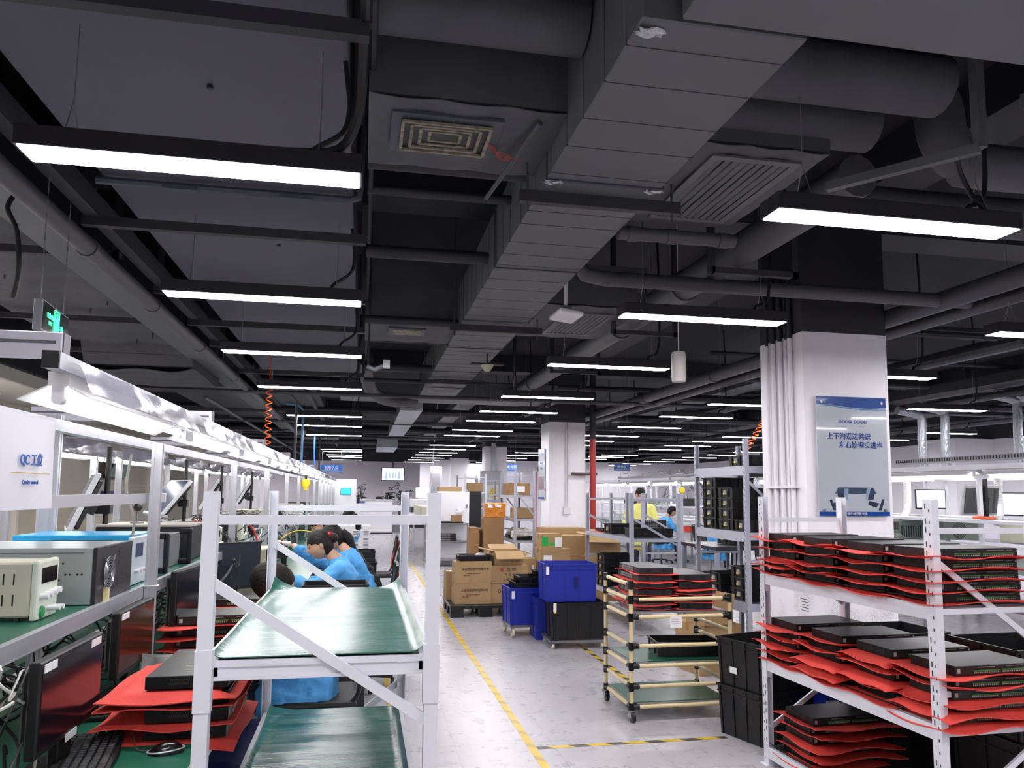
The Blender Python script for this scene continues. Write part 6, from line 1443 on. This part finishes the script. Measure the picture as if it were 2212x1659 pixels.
plant('thin leaved bamboo plant beside the white locker at the end', (-.1, 29.5, .5), 1.4, 8, .2, 6, .35, tiers=False)
tag(MB().box(.55, 29.2, 0, 1.95, 30.1, .6).build('planter_shelf', mat('planter_grey', '77777c', .5)), 'low grey stand carrying the plants behind the counter', 'stand')
tag(MB().box(-.35, 29.3, 0, .15, 29.8, .5).build('planter_shelf', MATS['planter_grey']), 'low stand under the bamboo plant', 'stand')
t = thing('cabinet', 'tall white cabinet with a small blue screen at the end of the benches', 'cabinet', (-.8, 26.2, 0)); MB().box(-.65, 0, 0, .6, .6, 1.93).build('body', M_SCRW, t, bevel=.01); MB().box(-.62, -.01, .1, .57, 0, 1.88).build('door', M_SCRW, t)
t = monitor('small bright blue screen in front of the tall white cabinet', .34, .24, stand=False, scr=mat('screen_blue', '1d86d8', .3, emit=1.2)); t.location = (-.54, 25.8, 1.52)
MB().box(-.02, .03, -.03, .02, .38, .0).build('support_arm', M_BLK, t)
simple_box_device('clock_terminal', 'small black terminal with green light on the counter end', 'device', -.1, 27.7, 1.1, .1, .2, .2, M_BLK, M_BLK, 0)
tag(MB().box(-.35, 27.6, 0, -.05, 28.0, 1.1).build('terminal_stand', M_SCRW), 'white stand under the small black terminal', 'stand')
t = thing('ventilated_cabinet', 'low white cabinet with vent slots beside the bench chairs', 'cabinet', (-.1, 13.9, 0)); MB().box(-.32, 0, 0, .26, .5, .94).build('body', M_SCRW, t, bevel=.006)
for x in (-.22, -.04, .14):
    b = MB()
    for i in range(14): b.box(x, -.003, .5+.025*i, x+.09, 0, .51+.025*i)
    b.build('vent', M_DUCT, t)
t = thing('printing_machine', 'dark machine with red parts and white hood near the white counter', 'machine', (1.9, 24, 0)); MB().box(-.4, 0, .4, .5, .8, 1.05).build('body', mat('machine_plum', '39323f', .4), t, bevel=.02); MB().box(-.35, -.02, .5, -.1, 0, .7).box(.1, -.02, .5, .35, 0, .7).build('red_part', mat('tray_red', 'c3201c', .4), t)
MB().box(-.4, .0, 1.05, .5, .8, 1.3).build('white_hood', M_SCRW, t, bevel=.02); MB().obox((0, .2, 1.5), (.5, .05, .35), (R(-20), 0, 0)).build('display_panel', M_SCRW, t); MB().box(-.4, 0, 0, .5, .8, .4).build('base', M_SCRW, t)
carton('tall pale carton standing beside the aisle before the counter', (1.45, 24.5, 0), .25, .3, .75)
t = thing('work_table', 'far grey bench with parts by the aisle beyond the steel cart', 'table', (1.3, 19.5, 0)); MB().box(-.05, 0, .85, .75, 4.2, .9).build('tabletop', mat('table_grey', '9b9da0', .4), t)
for x in (0, .7):
    for y in (.05, 4.15): MB().box(x-.02, y-.02, 0, x+.02, y+.02, .85).build('leg', M_RACKG, t)
for i in range(3): simple_box_device('instrument_box', 'cream instrument on the far grey bench, %s along' % ORD[i], 'instrument', 1.9, 19.8+i*1.2, .902, .4, .5, .25, M_BEIGE, None, 2)
# hanging signs
M_SB = mat('sign_blue', '1f5fae', .4)
def hsign(label, x, y, z, w, h, s):
    t = thing('hanging_sign', label, 'sign', (x, y, z)); MB().box(-w/2, -.01, -h/2, w/2, .01, h/2).build('board', M_SB, t)
    text(s, h*.5, M_PAPER, t, (0, -.012, .01), (R(90), 0, 0), bold=.001); MB().box(-w/2, -.012, -h*.32, w/2, -.0105, -h*.28).build('rule', M_PAPER, t)
    for q in (-w/2+.04, w/2-.04): MB().cyl((q, 0, h/2), (q, 0, 4.1-z), .004, n=4).build('suspension_wire', M_WIRE, t)
hsign('blue hanging area sign over the end of the benches', -.87, 22, 2.16, .6, .2, '包装入区')
hsign('blue hanging area sign between the second and third columns', 4.2, 22, 2.27, .5, .2, '产品老化区')
MB_ = MB().box(3.95, 21.9, 1.9, 4.6, 21.92, 2.12); tag(MB_.build('notice_board', mat('board_pale', 'c6ccd8', .4)), 'pale board with a blue mark under the area sign by the third column', 'board')
hsign('blue hanging area sign beyond the red riser pipe', 7.7, 22, 2.32, .5, .2, '组装区')
tag(MB().cyl((1.75, 20.5, 1.0), (1.95, 20.5, 4.1), .014, n=6).build('slanting_pole', M_SCRW, smooth=True), 'thin pale pole rising from the white locker to the ceiling', 'pole')
tag(MB().box(2.0, 23.0, 1.3, 2.3, 23.1, 2.1).build('fuse_box', mat('cabinet_grey', '9a9aa2', .5)), 'narrow grey box on the far wall panel by the lockers', 'box')
struct(MB().box(2.3, 31.5, 0, 14.2, 31.6, 2.86).build('wall_partition', M_WALL))
tag(MB().box(2.0, 23.1, 0, 2.35, 23.3, 2.3).build('column_casing', M_SCRW), 'white casing behind the narrow grey box', 'panel')
# ================================================================ chairs and people
def office_chair(label, loc, rz, red=False, h=.95):
    """sitter faces local -x"""
    t = thing('office_chair', label, 'chair', loc, rz)
    MB().box(-.22, -.22, .43, .2, .22, .48).build('seat', M_BLK2, t, bevel=.02, seg=2)
    b = MB()
    n = 9
    for s in (-.2, .2): b.tube(smoothpath([(.16, s, .46), (.21, s, .52), (.23, s, .7), (.27, s, h)]), .012, 8)
    b.tube([(.27, -.2, h), (.275, -.1, h+.012), (.275, .1, h+.012), (.27, .2, h)], .012, 8)
    b.build('back_frame', M_BLK, t, smooth=True)
    MB().grid(lambda u, v: (.222+.045*v+.015*math.sin(PI*u)*-1, -.19+.38*u, .56+(h-.58)*v), 8, 8, .006).build('backrest', mat('mesh_back', '1b1c20', .7), t, smooth=True)
    for k in range(5):
        a = 2*PI*k/5; f = MB().bar((0, 0, .09), (.26*math.cos(a), .26*math.sin(a), .07), .035, .025).build('leg', M_BLK, t); MB().cyl((.26*math.cos(a)-.015, .26*math.sin(a), .03), (.26*math.cos(a)+.015, .26*math.sin(a), .03), .03, n=10).build('wheel', M_BLK, f)
    MB().cyl((0, 0, .08), (0, 0, .44), .025, n=10).build('gas_lift', M_STEEL, t)
    if red: MB().grid(lambda u, v: (.20+.10*math.sin(PI*min(1, v*1.05))+.02*u*(1-u), -.17+.34*u, .58+.30*math.sin(PI*v)*1.0+.02*v), 8, 14, .01).build('red_cover', M_RED, t, smooth=True)
    return t
def skinned(name, chains, m, parent, root=0, subd=2, loc=None, voxel=None, extra=None):
    """chains: list of lists of (x,y,z,r) joined at coincident points"""
    pts = []; idx = {}; es = []; rad = []
    for ch in chains:
        prev = None
        for x, y, z, r in ch:
            k = (round(x, 4), round(y, 4), round(z, 4))
            if k not in idx: idx[k] = len(pts); pts.append((x, y, z)); rad.append(r if isinstance(r, tuple) else (r, r))
            i = idx[k]
            if prev is not None and prev != i: es.append((prev, i))
            prev = i
    me = bpy.data.meshes.new(name); me.from_pydata(pts, es, []); o = bpy.data.objects.new(name, me); COL.objects.link(o)
    md = o.modifiers.new('k', 'SKIN'); md.use_smooth_shade = True
    me.skin_vertices[0].data
    for i, r in enumerate(rad): me.skin_vertices[0].data[i].radius = r; me.skin_vertices[0].data[i].use_root = (i == root)
    s = o.modifiers.new('s', 'SUBSURF'); s.levels = subd; s.render_levels = subd
    dg = bpy.context.evaluated_depsgraph_get(); nm = bpy.data.meshes.new_from_object(o.evaluated_get(dg)); bpy.data.objects.remove(o)
    if extra:
        bm = bmesh.new(); bm.from_mesh(nm)
        for e in extra:
            tm = bpy.data.meshes.new('x'); tm.from_pydata(e.v, [], e.f); bm.from_mesh(tm)
        bm.to_mesh(nm); bm.free()
    nm.materials.clear(); nm.materials.append(m)
    nm.polygons.foreach_set('material_index', [0]*len(nm.polygons))
    o = bpy.data.objects.new(name, nm); COL.objects.link(o)
    if voxel:
        r = o.modifiers.new('r', 'REMESH'); r.mode = 'VOXEL'; r.voxel_size = voxel; r.use_smooth_shade = True
        dg = bpy.context.evaluated_depsgraph_get(); n2 = bpy.data.meshes.new_from_object(o.evaluated_get(dg)); n2.materials.clear(); n2.materials.append(m); o.modifiers.clear(); o.data = n2
        s = o.modifiers.new('cs', 'SMOOTH'); s.factor = .5; s.iterations = 2
    nm = o.data; nm.polygons.foreach_set('use_smooth', [True]*len(nm.polygons))
    if parent is not None: o.parent = parent
    return o
def head_mb(c, yaw, pitch, roll=0., s=1.):
    """face looks along local -x before rotation"""
    b = MB(); nu, nv = 32, 24; vs = []; fs = []
    for j in range(nv+1):
        a = PI*j/nv
        for i in range(nu):
            q = 2*PI*i/nu
            x, y, z = -math.cos(q)*math.sin(a), math.sin(q)*math.sin(a), math.cos(a)
            X, Y, Z = x*.094, y*.076, z*.115
            if x < 0:
                f = max(0, -x)
                n = math.exp(-(y*.076/.012)**2)*math.exp(-((Z+.018)/.018)**2)*.022+math.exp(-(y*.076/.009)**2)*math.exp(-((Z-.01)/.03)**2)*.009
                br = math.exp(-((Z-.028)/.012)**2)*.004*f
                ey = math.exp(-(((abs(Y)-.03)/.014)**2))*math.exp(-((Z-.008)/.012)**2)*-.007
                mo = math.exp(-((Y/.025)**2))*math.exp(-((Z+.052)/.008)**2)*.005
                ch = math.exp(-((Y/.025)**2))*math.exp(-((Z+.088)/.018)**2)*.012
                X -= (n+br+ey+mo+ch)*(1 if f > .2 else f*5)
                if Z < -.03: Y *= 1-.22*min(1, (-.03-Z)/.07)
            vs.append((X, Y, Z))
    for j in range(nv):
        for i in range(nu): fs.append((j*nu+i, j*nu+(i+1) % nu, (j+1)*nu+(i+1) % nu, (j+1)*nu+i))
    b.add(vs, fs)
    for sgn in (-1, 1):
        k = len(b.v); b.ball((0, 0, 0), .03, 10, 8, (.55, .3, 1)); b.xf(Matrix.Translation((.012, sgn*.078, -.004)), k)
    m = Matrix.Translation(c) @ Matrix.Rotation(yaw, 4, 'Z') @ Matrix.Rotation(pitch, 4, 'Y') @ Matrix.Rotation(roll, 4, 'X') @ Matrix.Scale(s, 4)
    b.xf(m); return b, m
def hair_mb(m, long_=0., bun=False, fringe=.028):
    b = MB(); nu, nv = 32, 20; vs = []; fs = []
    for j in range(nv+1):
        a = PI*.80*j/nv
        for i in range(nu):
            q = 2*PI*i/nu; x, y, z = -math.cos(q)*math.sin(a), math.sin(q)*math.sin(a), math.cos(a)
            X, Y, Z = x*.103+.006, y*.085, z*.122+.003
            fr = -x/max(.2, math.sin(a))
            lim = fringe+.006*math.sin(9*q) if fr > .5 else min(-.012, fringe)+(fringe-min(-.012, fringe))*max(0, (fr+.05)/.55)
            if fr > -.12 and Z < lim: Z = lim; X *= .8; Y *= .8
            w = 1+.012*math.sin(14*q+5*a); vs.append((X*w, Y*w, Z))
    for j in range(nv):
        for i in range(nu): fs.append((j*nu+i, j*nu+(i+1) % nu, (j+1)*nu+(i+1) % nu, (j+1)*nu+i))
    b.add(vs, fs)
    if bun: b.ball((.115, 0, .01), .042, 14, 10)
    if long_:
        b.tube(smoothpath([(.085, 0, .0), (.115, 0, -.06), (.12, 0, -.12), (.1, 0, -.12-long_)]), [.05]*4+[.055]*4+[.045]*4+[.02], 12)
    b.xf(m); return b
def fingers(w, d, up, side, s=1., curl=.4, glove=False):
    """hand: palm then five unequal fingers; w wrist, d direction"""
    w = Vector(w); d = Vector(d).normalized(); up = Vector(up).normalized(); sd = d.cross(up).normalized()*side; up = sd.cross(d).normalized()*side
    g = 1.12 if glove else 1.; out = []
    k = w+d*.045*s; e = w+d*.085*s
    r = lambda x: x*s*g
    out.append([(*w, r(.024)), (*k, (r(.036), r(.016))), (*e, (r(.038), r(.014)))])
    for i, (o, L) in enumerate(((-.027, .062), (-.009, .072), (.009, .067), (.026, .052))):
        p0 = e+sd*o*s*.9; c = curl*(1+.15*i)
        d1 = (d*math.cos(c*.5)-up*math.sin(c*.5)); d2 = (d*math.cos(c*1.3)-up*math.sin(c*1.3)); d3 = d*math.cos(c*1.9)-up*math.sin(c*1.9)
        p1 = p0+d1*L*.45*s; p2 = p1+d2*L*.32*s; p3 = p2+d3*L*.28*s
        out.append(('f', [(*p0, r(.0095)), (*p1, r(.0088)), (*p2, r(.008)), (*p3, r(.0065))]))
    b0 = w+d*.03*s-sd*.022*s; b1 = b0-sd*.024*s+d*.025*s-up*.006; b2 = b1+d*.028*s-sd*.006*s-up*.006; out.append(('f', [(*b0, r(.013)), (*b1, r(.011)), (*b2, r(.008))]))
    return out
def person(label, loc, rz, J, coat, hair=M_HAIR, headyaw=0., headpitch=0., headroll=0., trousers=None, gloves=False, long_=0., bun=False, tie=None, voxel=.008, standing=False, folds=3, capcol=None, fringe=.028, curl=.4, brows=True):
    """J in local metres, facing -x"""
    t = thing('person', label, 'person', loc, rz)
    V = {k: Vector(v) for k, v in J.items()}
    pel, che, nek, hed = V['pelvis'], V['chest'], V['neck'], V['head']
    sL, sR = V['shL'], V['shR']
    mid = pel.lerp(che, .5)
    ch = [[(*pel, (.13, .11)), (*mid, (.125, .1)), (*che, (.14, .105)), (*nek, (.055, .055)), (*(nek.lerp(hed, .55)), (.05, .052))]]
    for s, sh in (('L', sL), ('R', sR)):
        ch.append([(*che, (.14, .105)), (*sh, .058), (*(sh.lerp(V['el'+s], .5)), .045), (*V['el'+s], .038), (*(V['el'+s].lerp(V['wr'+s], .5)), .034), (*V['wr'+s], .024)])
        if 'kn'+s in V: ch.append([(*pel, (.13, .11)), (*(pel.lerp(V['hip'+s], 1)), .085), (*(V['hip'+s].lerp(V['kn'+s], .5)), .075), (*V['kn'+s], .055), (*(V['kn'+s].lerp(V['an'+s], .45)), .05), (*V['an'+s], .036), (*(V['an'+s]+Vector((-.13, 0, -.03))), .03)])
    hb, hm = head_mb(hed, headyaw, headpitch, headroll)
    ex = [hb]
    body = skinned('body', ch, M_SKIN, t, voxel=None, extra=ex) if False else None
    # fingers as skinned chains merged into the body before the remesh
    fm = []
    for s, sd in (('L', 1), ('R', -1)):
        w = V['wr'+s]; d = (V['wr'+s]-V['el'+s]).normalized(); d = (d*.8+Vector((-.35, 0, -.2))).normalized() if 'hd'+s not in V else V['hd'+s].normalized()
        hs = fingers(w, d, (0, 0, 1), sd, 1., curl, gloves); V['_h'+s] = hs
    def merged(chs):
        out = MB()
        for c in chs:
            o = skinned('tmp', [c], M_SKIN, None, subd=1); k = len(out.v); out.v += [tuple(v.co) for v in o.data.vertices]; out.f += [tuple(i+k for i in p.vertices) for p in o.data.polygons]; bpy.data.objects.remove(o)
        return out
    hands = []
    for s in 'LR': hands += [c if isinstance(c, list) else c[1] for c in V['_h'+s]]
    ex.append(merged(hands))
    body = skinned('body', ch, M_SKIN, t, extra=ex, voxel=voxel if not gloves else .0075)
    # face details
    dk = mat('eye_dark', '140d0c', .3); lp = mat('lip', '9c5750', .5)
    b = MB()
    for sg in (-1, 1):
        k = len(b.v); b.ball((0, 0, 0), .011, 10, 6, (.35, 1.1, .35)); b.xf(hm @ Matrix.Translation((-.0845, sg*.029, .008)), k)
        if brows: k = len(b.v); b.ball((0, 0, 0), .014, 8, 6, (.3, 1.2, .2)); b.xf(hm @ Matrix.Translation((-.0885, sg*.03, .03)), k)
    b.build('eye_line', dk, t, smooth=True)
    b = MB(); b.ball((0, 0, 0), .018, 10, 6, (.3, 1.1, .3)); b.xf(hm @ Matrix.Translation((-.094, 0, -.053))); b.build('mouth', lp, t, smooth=True)
    hair_mb(hm, long_, bun, fringe).build('hair', hair, t, smooth=True)
    if tie:
        b = MB(); b.tube([(.098+.012*math.cos(q*PI/6), .03*math.sin(q*PI/6), .022+.034*math.cos(q*PI/6+1)) for q in range(13)], .016, 8); b.xf(hm); b.build('hair_tie', mat('tie_red', '9c1420', .6), t, smooth=True)
    # coat
    lo = pel+Vector((.02, 0, -.09 if not standing else -.32))
    cc = [[(*lo, (.175, .165) if not standing else (.19, .17)), (*pel, (.165, .15)), (*mid, (.16, .135)), (*che, (.165, .13)), (*(che.lerp(nek, .8)), (.09, .085)), (*nek, (.075, .07))]]
    for s, sh in (('L', sL), ('R', sR)):
        cc.append([(*che, (.165, .13)), (*sh, .08), (*(sh.lerp(V['el'+s], .5)), .068), (*V['el'+s], .064), (*(V['el'+s].lerp(V['wr'+s], .55)), .055), (*(V['el'+s].lerp(V['wr'+s], .93)), .04)])
    if 'knL' in V and not standing:
        for s in 'LR': cc.append([(*pel, (.165, .15)), (*V['hip'+s], .12), (*(V['hip'+s].lerp(V['kn'+s], .7)), .115)])
        cc.append([(*pel, (.165, .15)), (*(pel+Vector((-.04, 0, -.14))), (.2, .19)), (*(pel+Vector((-.08, 0, -.26))), (.2, .17))])
    sk = []
    if 'knL' in V and not standing:
        b = MB(); n = 40; prof = [(.02, .1), (.16, .1), (.19, 0), (.225, -.12), (.25, -.25), (.24, -.27), (.02, -.26)]; vs = []; fs = []
        for r, z in prof:
            for k in range(n):
                q = 2*PI*k/n; rr = r*(1+(.07*math.sin(7*q)+.04*math.sin(11*q+1))*max(0, -z)*4); vs.append((pel.x-.05+rr*math.cos(q)*.9, pel.y+rr*math.sin(q), pel.z+z))
        for i in range(len(prof)-1):
            for k in range(n): fs.append((i*n+k, i*n+(k+1) % n, (i+1)*n+(k+1) % n, (i+1)*n+k))
        fs.append(tuple(range(n-1, -1, -1))); fs.append(tuple((len(prof)-1)*n+k for k in range(n))); b.add(vs, fs); sk = [b]
    co = skinned('coat', cc, coat, t, voxel=.014, root=1, extra=sk)
    tx = bpy.data.textures.new('fold', 'CLOUDS'); tx.noise_scale = .075; dm = co.modifiers.new('d', 'DISPLACE'); dm.texture = tx; dm.strength = .045; dm.mid_level = .5; dm.texture_coords = 'LOCAL'
    tr = trousers or mat('trousers_navy', '1b2138', .7)
    if 'knL' in V:
        lc = []
        for s in 'LR': lc.append([(*pel, (.12, .1)), (*V['hip'+s], .088), (*(V['hip'+s].lerp(V['kn'+s], .5)), .084), (*V['kn'+s], .072), (*(V['kn'+s].lerp(V['an'+s], .5)), .066), (*(V['kn'+s].lerp(V['an'+s], .94)), .055)])
        skinned('trousers', lc, tr, t, voxel=.014)
        for s in 'LR':
            a = V['an'+s]; b = MB(); b.ball((0, 0, 0), .1, 14, 8, (1.3, .5, .45)); b.xf(Matrix.Translation(a+Vector((-.06, 0, -.035)))); b.build('shoe', M_BLK2, t, smooth=True)
    if gloves:
        gl = []
        for s in 'LR':
            hs = [c if isinstance(c, list) else c[1] for c in V['_h'+s]]
            hs2 = [[(x, y, z, (tuple(q*1.13 for q in r) if isinstance(r, tuple) else r*1.18)) for x, y, z, r in c] for c in hs]
            w = V['wr'+s]; e = V['el'+s]; hs2.append([(*w.lerp(e, .22), .034), (*w, .03)])
            m_ = merged(hs2); o = m_.build('glove', mat('glove_white', 'd9d4cc', .8), t, smooth=True, fix=False); r = o.modifiers.new('r', 'REMESH'); r.mode = 'VOXEL'; r.voxel_size = .006; r.use_smooth_shade = True
    return t
def seated(lean, reach=.5, head=(-.12, 0, .115), dx=0., tw=0., pz=.58):
    """default seated pose, pelvis at origin x, facing -x"""
    pel = Vector((0, 0, pz)); L = .42; c = pel+Vector((-math.sin(lean)*L*.62, 0, math.cos(lean)*L*.62)); n = pel+Vector((-math.sin(lean*1.05)*L*1.12, 0, math.cos(lean)*L*1.12))
    h = n+Vector(head)
    sh = pel+Vector((-math.sin(lean)*L*.95, 0, math.cos(lean)*L*.92))
    J = dict(pelvis=pel, chest=c, neck=n, head=h, shL=sh+Vector((0, -.17, 0)), shR=sh+Vector((0, .17, 0)))
    J['elL'] = sh+Vector((-.14, -.22, -.24)); J['elR'] = sh+Vector((-.14, .22, -.24)); J['wrL'] = sh+Vector((-.38, -.12, -.2)); J['wrR'] = sh+Vector((-.38, .12, -.2))
    for s, y in (('L', -.1), ('R', .1)): J['hip'+s] = pel+Vector((-.04, y, -.03)); J['kn'+s] = Vector((-.42, y*1.2, .5)); J['an'+s] = Vector((-.4, y*1.2, .09))
    return J
# the woman with the red hair tie
J = seated(R(22), head=(-.12, 0, .10))
J['elL'] = Vector((-.33, -.26, .80)); J['wrL'] = Vector((-.54, -.2, .885)); J['hdL'] = Vector((-1, -.15, .05)); J['elR'] = Vector((-.36, .22, .98)); J['wrR'] = Vector((-.53, .12, 1.11)); J['hdR'] = Vector((-1, 0, .25))
person('woman with red hair tie, light blue coat and white gloves working at the bench', (-.02, 6.35, 0), 0, J, M_CLOTH, headpitch=R(-22), headyaw=R(4), gloves=True, bun=True, tie=True, curl=.25)
office_chair('black office chair with a red cover behind the woman with the red hair tie', (.02, 6.35, 0), 0, True)
# bowed person nearest
J = seated(R(18), head=(-.085, 0, .11), pz=.5); J['elL'] = Vector((-.2, -.26, .70)); J['wrL'] = Vector((-.4, -.16, .81)); J['elR'] = Vector((-.2, .26, .72)); J['wrR'] = Vector((-.4, .14, .81))
person('person in a blue coat with bowed dark head behind the near white rack', (-.22, 4.3, 0), 0, J, M_CLOTH, hair=mat('hair_brown', '1a1311', .6, spec=.2, bump=.6, bscale=45, stretch=(.3, 3, 1)), headpitch=R(-62), fringe=-.085)
office_chair('black office chair under the bowed person in the blue coat', (-.2, 4.3, 0), 0, h=.86)
# the others along the bench
J = seated(R(24)); person('woman in a blue coat with long dark hair beyond the gloved woman', (.06, 7.25, 0), 0, J, M_CLOTH, headpitch=R(-25), headyaw=R(10), long_=.25)
J = seated(R(34)); person('person in a black top bending to the bench behind the long haired woman', (.1, 8.1, 0), 0, J, mat('cloth_black', '17171b', .8), headpitch=R(-25))
office_chair('black office chair with a steel edged back behind the long haired woman', (.12, 7.3, 0), 0); office_chair('black office chair of the person in the black top', (.14, 8.1, 0), 0)
J = seated(R(30)); person('person with a high forehead bending at the benches beyond the black top', (-.18, 10.2, 0), 0, J, M_CLOTH, headpitch=R(-30), headyaw=R(25))
J = seated(R(10)); person('person in a blue coat with wavy dark hair furthest along the benches', (.02, 11.6, 0), 0, J, M_CLOTH, headpitch=R(-15), headyaw=R(-20), long_=.1)
office_chair('black office chair with red cushion far along the benches', (.2, 10.3, 0), 0, True)
# crates in the aisle beside the benches
crate('plastic_crate', 'wide black crate in front of the gloved woman', (-.17, 5.7, .5), R(2), .46, .34, .39, M_CRB, 4, 3)
crate('plastic_crate', 'lower black crate under the wide one by the benches', (-.17, 5.7, 0.0), R(2), .46, .34, .5, M_CRB, 4, 3)
crate('plastic_crate', 'tall black crate by the yellow line behind the red covered chair', (-.0, 8.75, .0), R(0), .38, .5, .4, M_CRB, 4, 3) if False else None
crate('plastic_crate', 'upper black crate by the near yellow line behind the red covered chair', (.0, 8.9, .38), 0, .36, .5, .38, M_CRB, 4, 3)
crate('plastic_crate', 'lower black crate by the near yellow line behind the red covered chair', (.0, 8.9, .0), 0, .36, .5, .38, M_CRB, 4, 3)
crate('plastic_crate', 'black crate further up the near yellow line beside the vented cabinet', (.02, 11.0, .0), 0, .36, .5, .72, M_CRB, 4, 3)
t = thing('computer_case', 'beige computer case under the gloved hands on the bench', 'computer', (-.72, 6.12, TZ)); MB().box(-.16, -.2, 0, .12, .2, .16).build('casing', mat('case_beige', 'b9b4a0', .5), t, bevel=.006)
MB().box(-.12, -.204, .03, -.05, -.2, .12).build('drive_panel', mat('case_beige_dark', '8f8b7c', .5), t)
t = thing('computer_case', 'second beige computer case with a round fan beside the bowed head', 'computer', (-.86, 6.75, TZ)); MB().box(-.3, -.2, 0, .1, .2, .32).build('casing', mat('case_beige', 'b9b4a0', .5), t, bevel=.006)
for k in range(8): MB().tube([(-.1+.012*(k+1)*math.cos(a*PI/8), -.203, .13+.012*(k+1)*math.sin(a*PI/8)) for a in range(17)], .002, 4).build('fan_grille', M_BLK2, t) if k < 3 else None
t = thing('microscope', 'black bench microscope before the gloved woman', 'microscope', (-.62, 6.6, TZ)); MB().box(-.12, -.1, 0, .12, .1, .02).build('base', M_BLK, t); MB().box(-.14, -.02, .02, -.1, .02, .32).build('column', M_BLK, t); MB().box(-.15, -.04, .24, .03, .04, .32).build('head', M_BLK, t, bevel=.01); MB().cyl((0, 0, .13), (0, 0, .25), .022, n=14).build('lens_tube', M_BLK, t, smooth=True); MB().box(-.06, -.06, .08, .07, .06, .09).build('stage', M_STEEL, t)
tag(MB().tube(smoothpath([(-.75, 7.2, 1.0), (-.7, 7.25, 1.12), (-.58, 7.3, 1.18), (-.45, 7.3, 1.17)]), .004, 5).build('yellow_cable', M_YEL, smooth=True), 'yellow cable arching behind the woman with the red hair tie', 'cable')
# people in the middle and far line
J = seated(R(5)); J['pelvis'] = Vector((0, 0, .92)); J['chest'] = Vector((0, 0, 1.2)); J['neck'] = Vector((-.02, 0, 1.4)); J['head'] = Vector((-.05, 0, 1.53)); J['shL'] = Vector((0, -.19, 1.34)); J['shR'] = Vector((0, .19, 1.34)); J['elL'] = Vector((-.06, -.24, 1.06)); J['elR'] = Vector((-.06, .24, 1.06)); J['wrL'] = Vector((-.28, -.16, 1.0)); J['wrR'] = Vector((-.28, .16, 1.0))
for s, y in (('L', -.1), ('R', .1)): J['hip'+s] = Vector((0, y, .88)); J['kn'+s] = Vector((-.02, y, .48)); J['an'+s] = Vector((0, y, .09))
person('standing person in a pale yellow coat looking down behind the first grey rack', (4.5, 11.95, 0), R(70), J, mat('cloth_yellow', 'd6d67a', .7, bump=.3, bscale=14), headpitch=R(-25), standing=True)
for i, (x, y, rz, l, le) in enumerate(((4.4, 7.0, 60, 'person in a blue coat reaching over a black tray behind the tall slotted rack', 25), (6.55, 13.6, 190, 'person in a blue coat with lowered head at the far benches', 30), (6.6, 16.2, 180, 'person in a blue coat at the far benches nearest the red riser pipe', 15), (6.5, 11.2, 185, 'person in a blue coat before the white tablet screen', 15), (5.3, 7.3, 20, 'person in a blue coat seen from behind by the circuit boards', 20))):
    J = seated(R(le)); person(l, (x, y, 0), R(rz), J, M_CLOTH, headpitch=R(-25))
    office_chair('black office chair, '+('behind the tall slotted rack', 'of the person with lowered head at the far benches', 'at the far benches nearest the red riser pipe', 'before the white tablet screen', 'by the circuit boards')[i], (x+.04*math.cos(R(rz)), y+.04*math.sin(R(rz)), 0), R(rz))
crate('parts_tray', 'long black tray under the hands of the person behind the tall slotted rack', (4.35, 6.55, .75), 0, .7, .3, .08, M_CRB, 4, 3, cat='tray')
t = thing('work_table', 'low dark table behind the tall slotted rack', 'table', (3.95, 6.35, 0)); MB().box(0, 0, .71, 1.3, .5, .75).build('tabletop', mat('table_dark', '2a2b33', .35), t)
for x in (.03, 1.27):
    for y in (.03, .47): MB().box(x-.02, y-.02, 0, x+.02, y+.02, .71).build('leg', M_RACKG, t)
# dark bag or cloth at the very bottom beside the bench
tag(MB().ball((0, 0, 0), .11, 18, 12, (1, 1, .8)).build('black_cloth', mat('cloth_black2', '1d1f26', .8, bump=.8, bscale=12), smooth=True), 'bunched dark cloth at the bench edge beside the rack post', 'cloth').location = (-.36, 2.42, .64)
tag(MB().box(-.62, 3.2, .1, -.3, 3.8, .5).build('storage_box', mat('box_navy', '1a2158', .5), bevel=.02), 'navy blue box under the near bench by the blue coat', 'box')
import OpenImageIO as oiio, numpy as np,sys
a=oiio.ImageBuf('/workdir/render_main.png').get_pixels(oiio.FLOAT)
for n,x,y in [('column front',1800,780),('column left',1720,900),('col2',1215,1000),('floor mid',1050,1500),('floor far',840,1200),('backwall',930,1010),('duct near',1500,200),('duct mid',1100,600),('bigduct',400,220),('bigduct2',600,470),('ceil dark',900,400),('front beam',700,1121),('post front',955,1300),('mat',700,1340),('carton',1020,1260),('blue',1235,1260),('rackR beam',1800,1290),('coverlid',300,830),('doorwall',290,1050),('col dark',1800,650),('wallR',2110,970)]:
    x=int(x*1024/2212);y=int(y*1024/2212)
    print(n,(a[y-3:y+4,x-3:x+4,:3].mean((0,1))*255).astype(int))
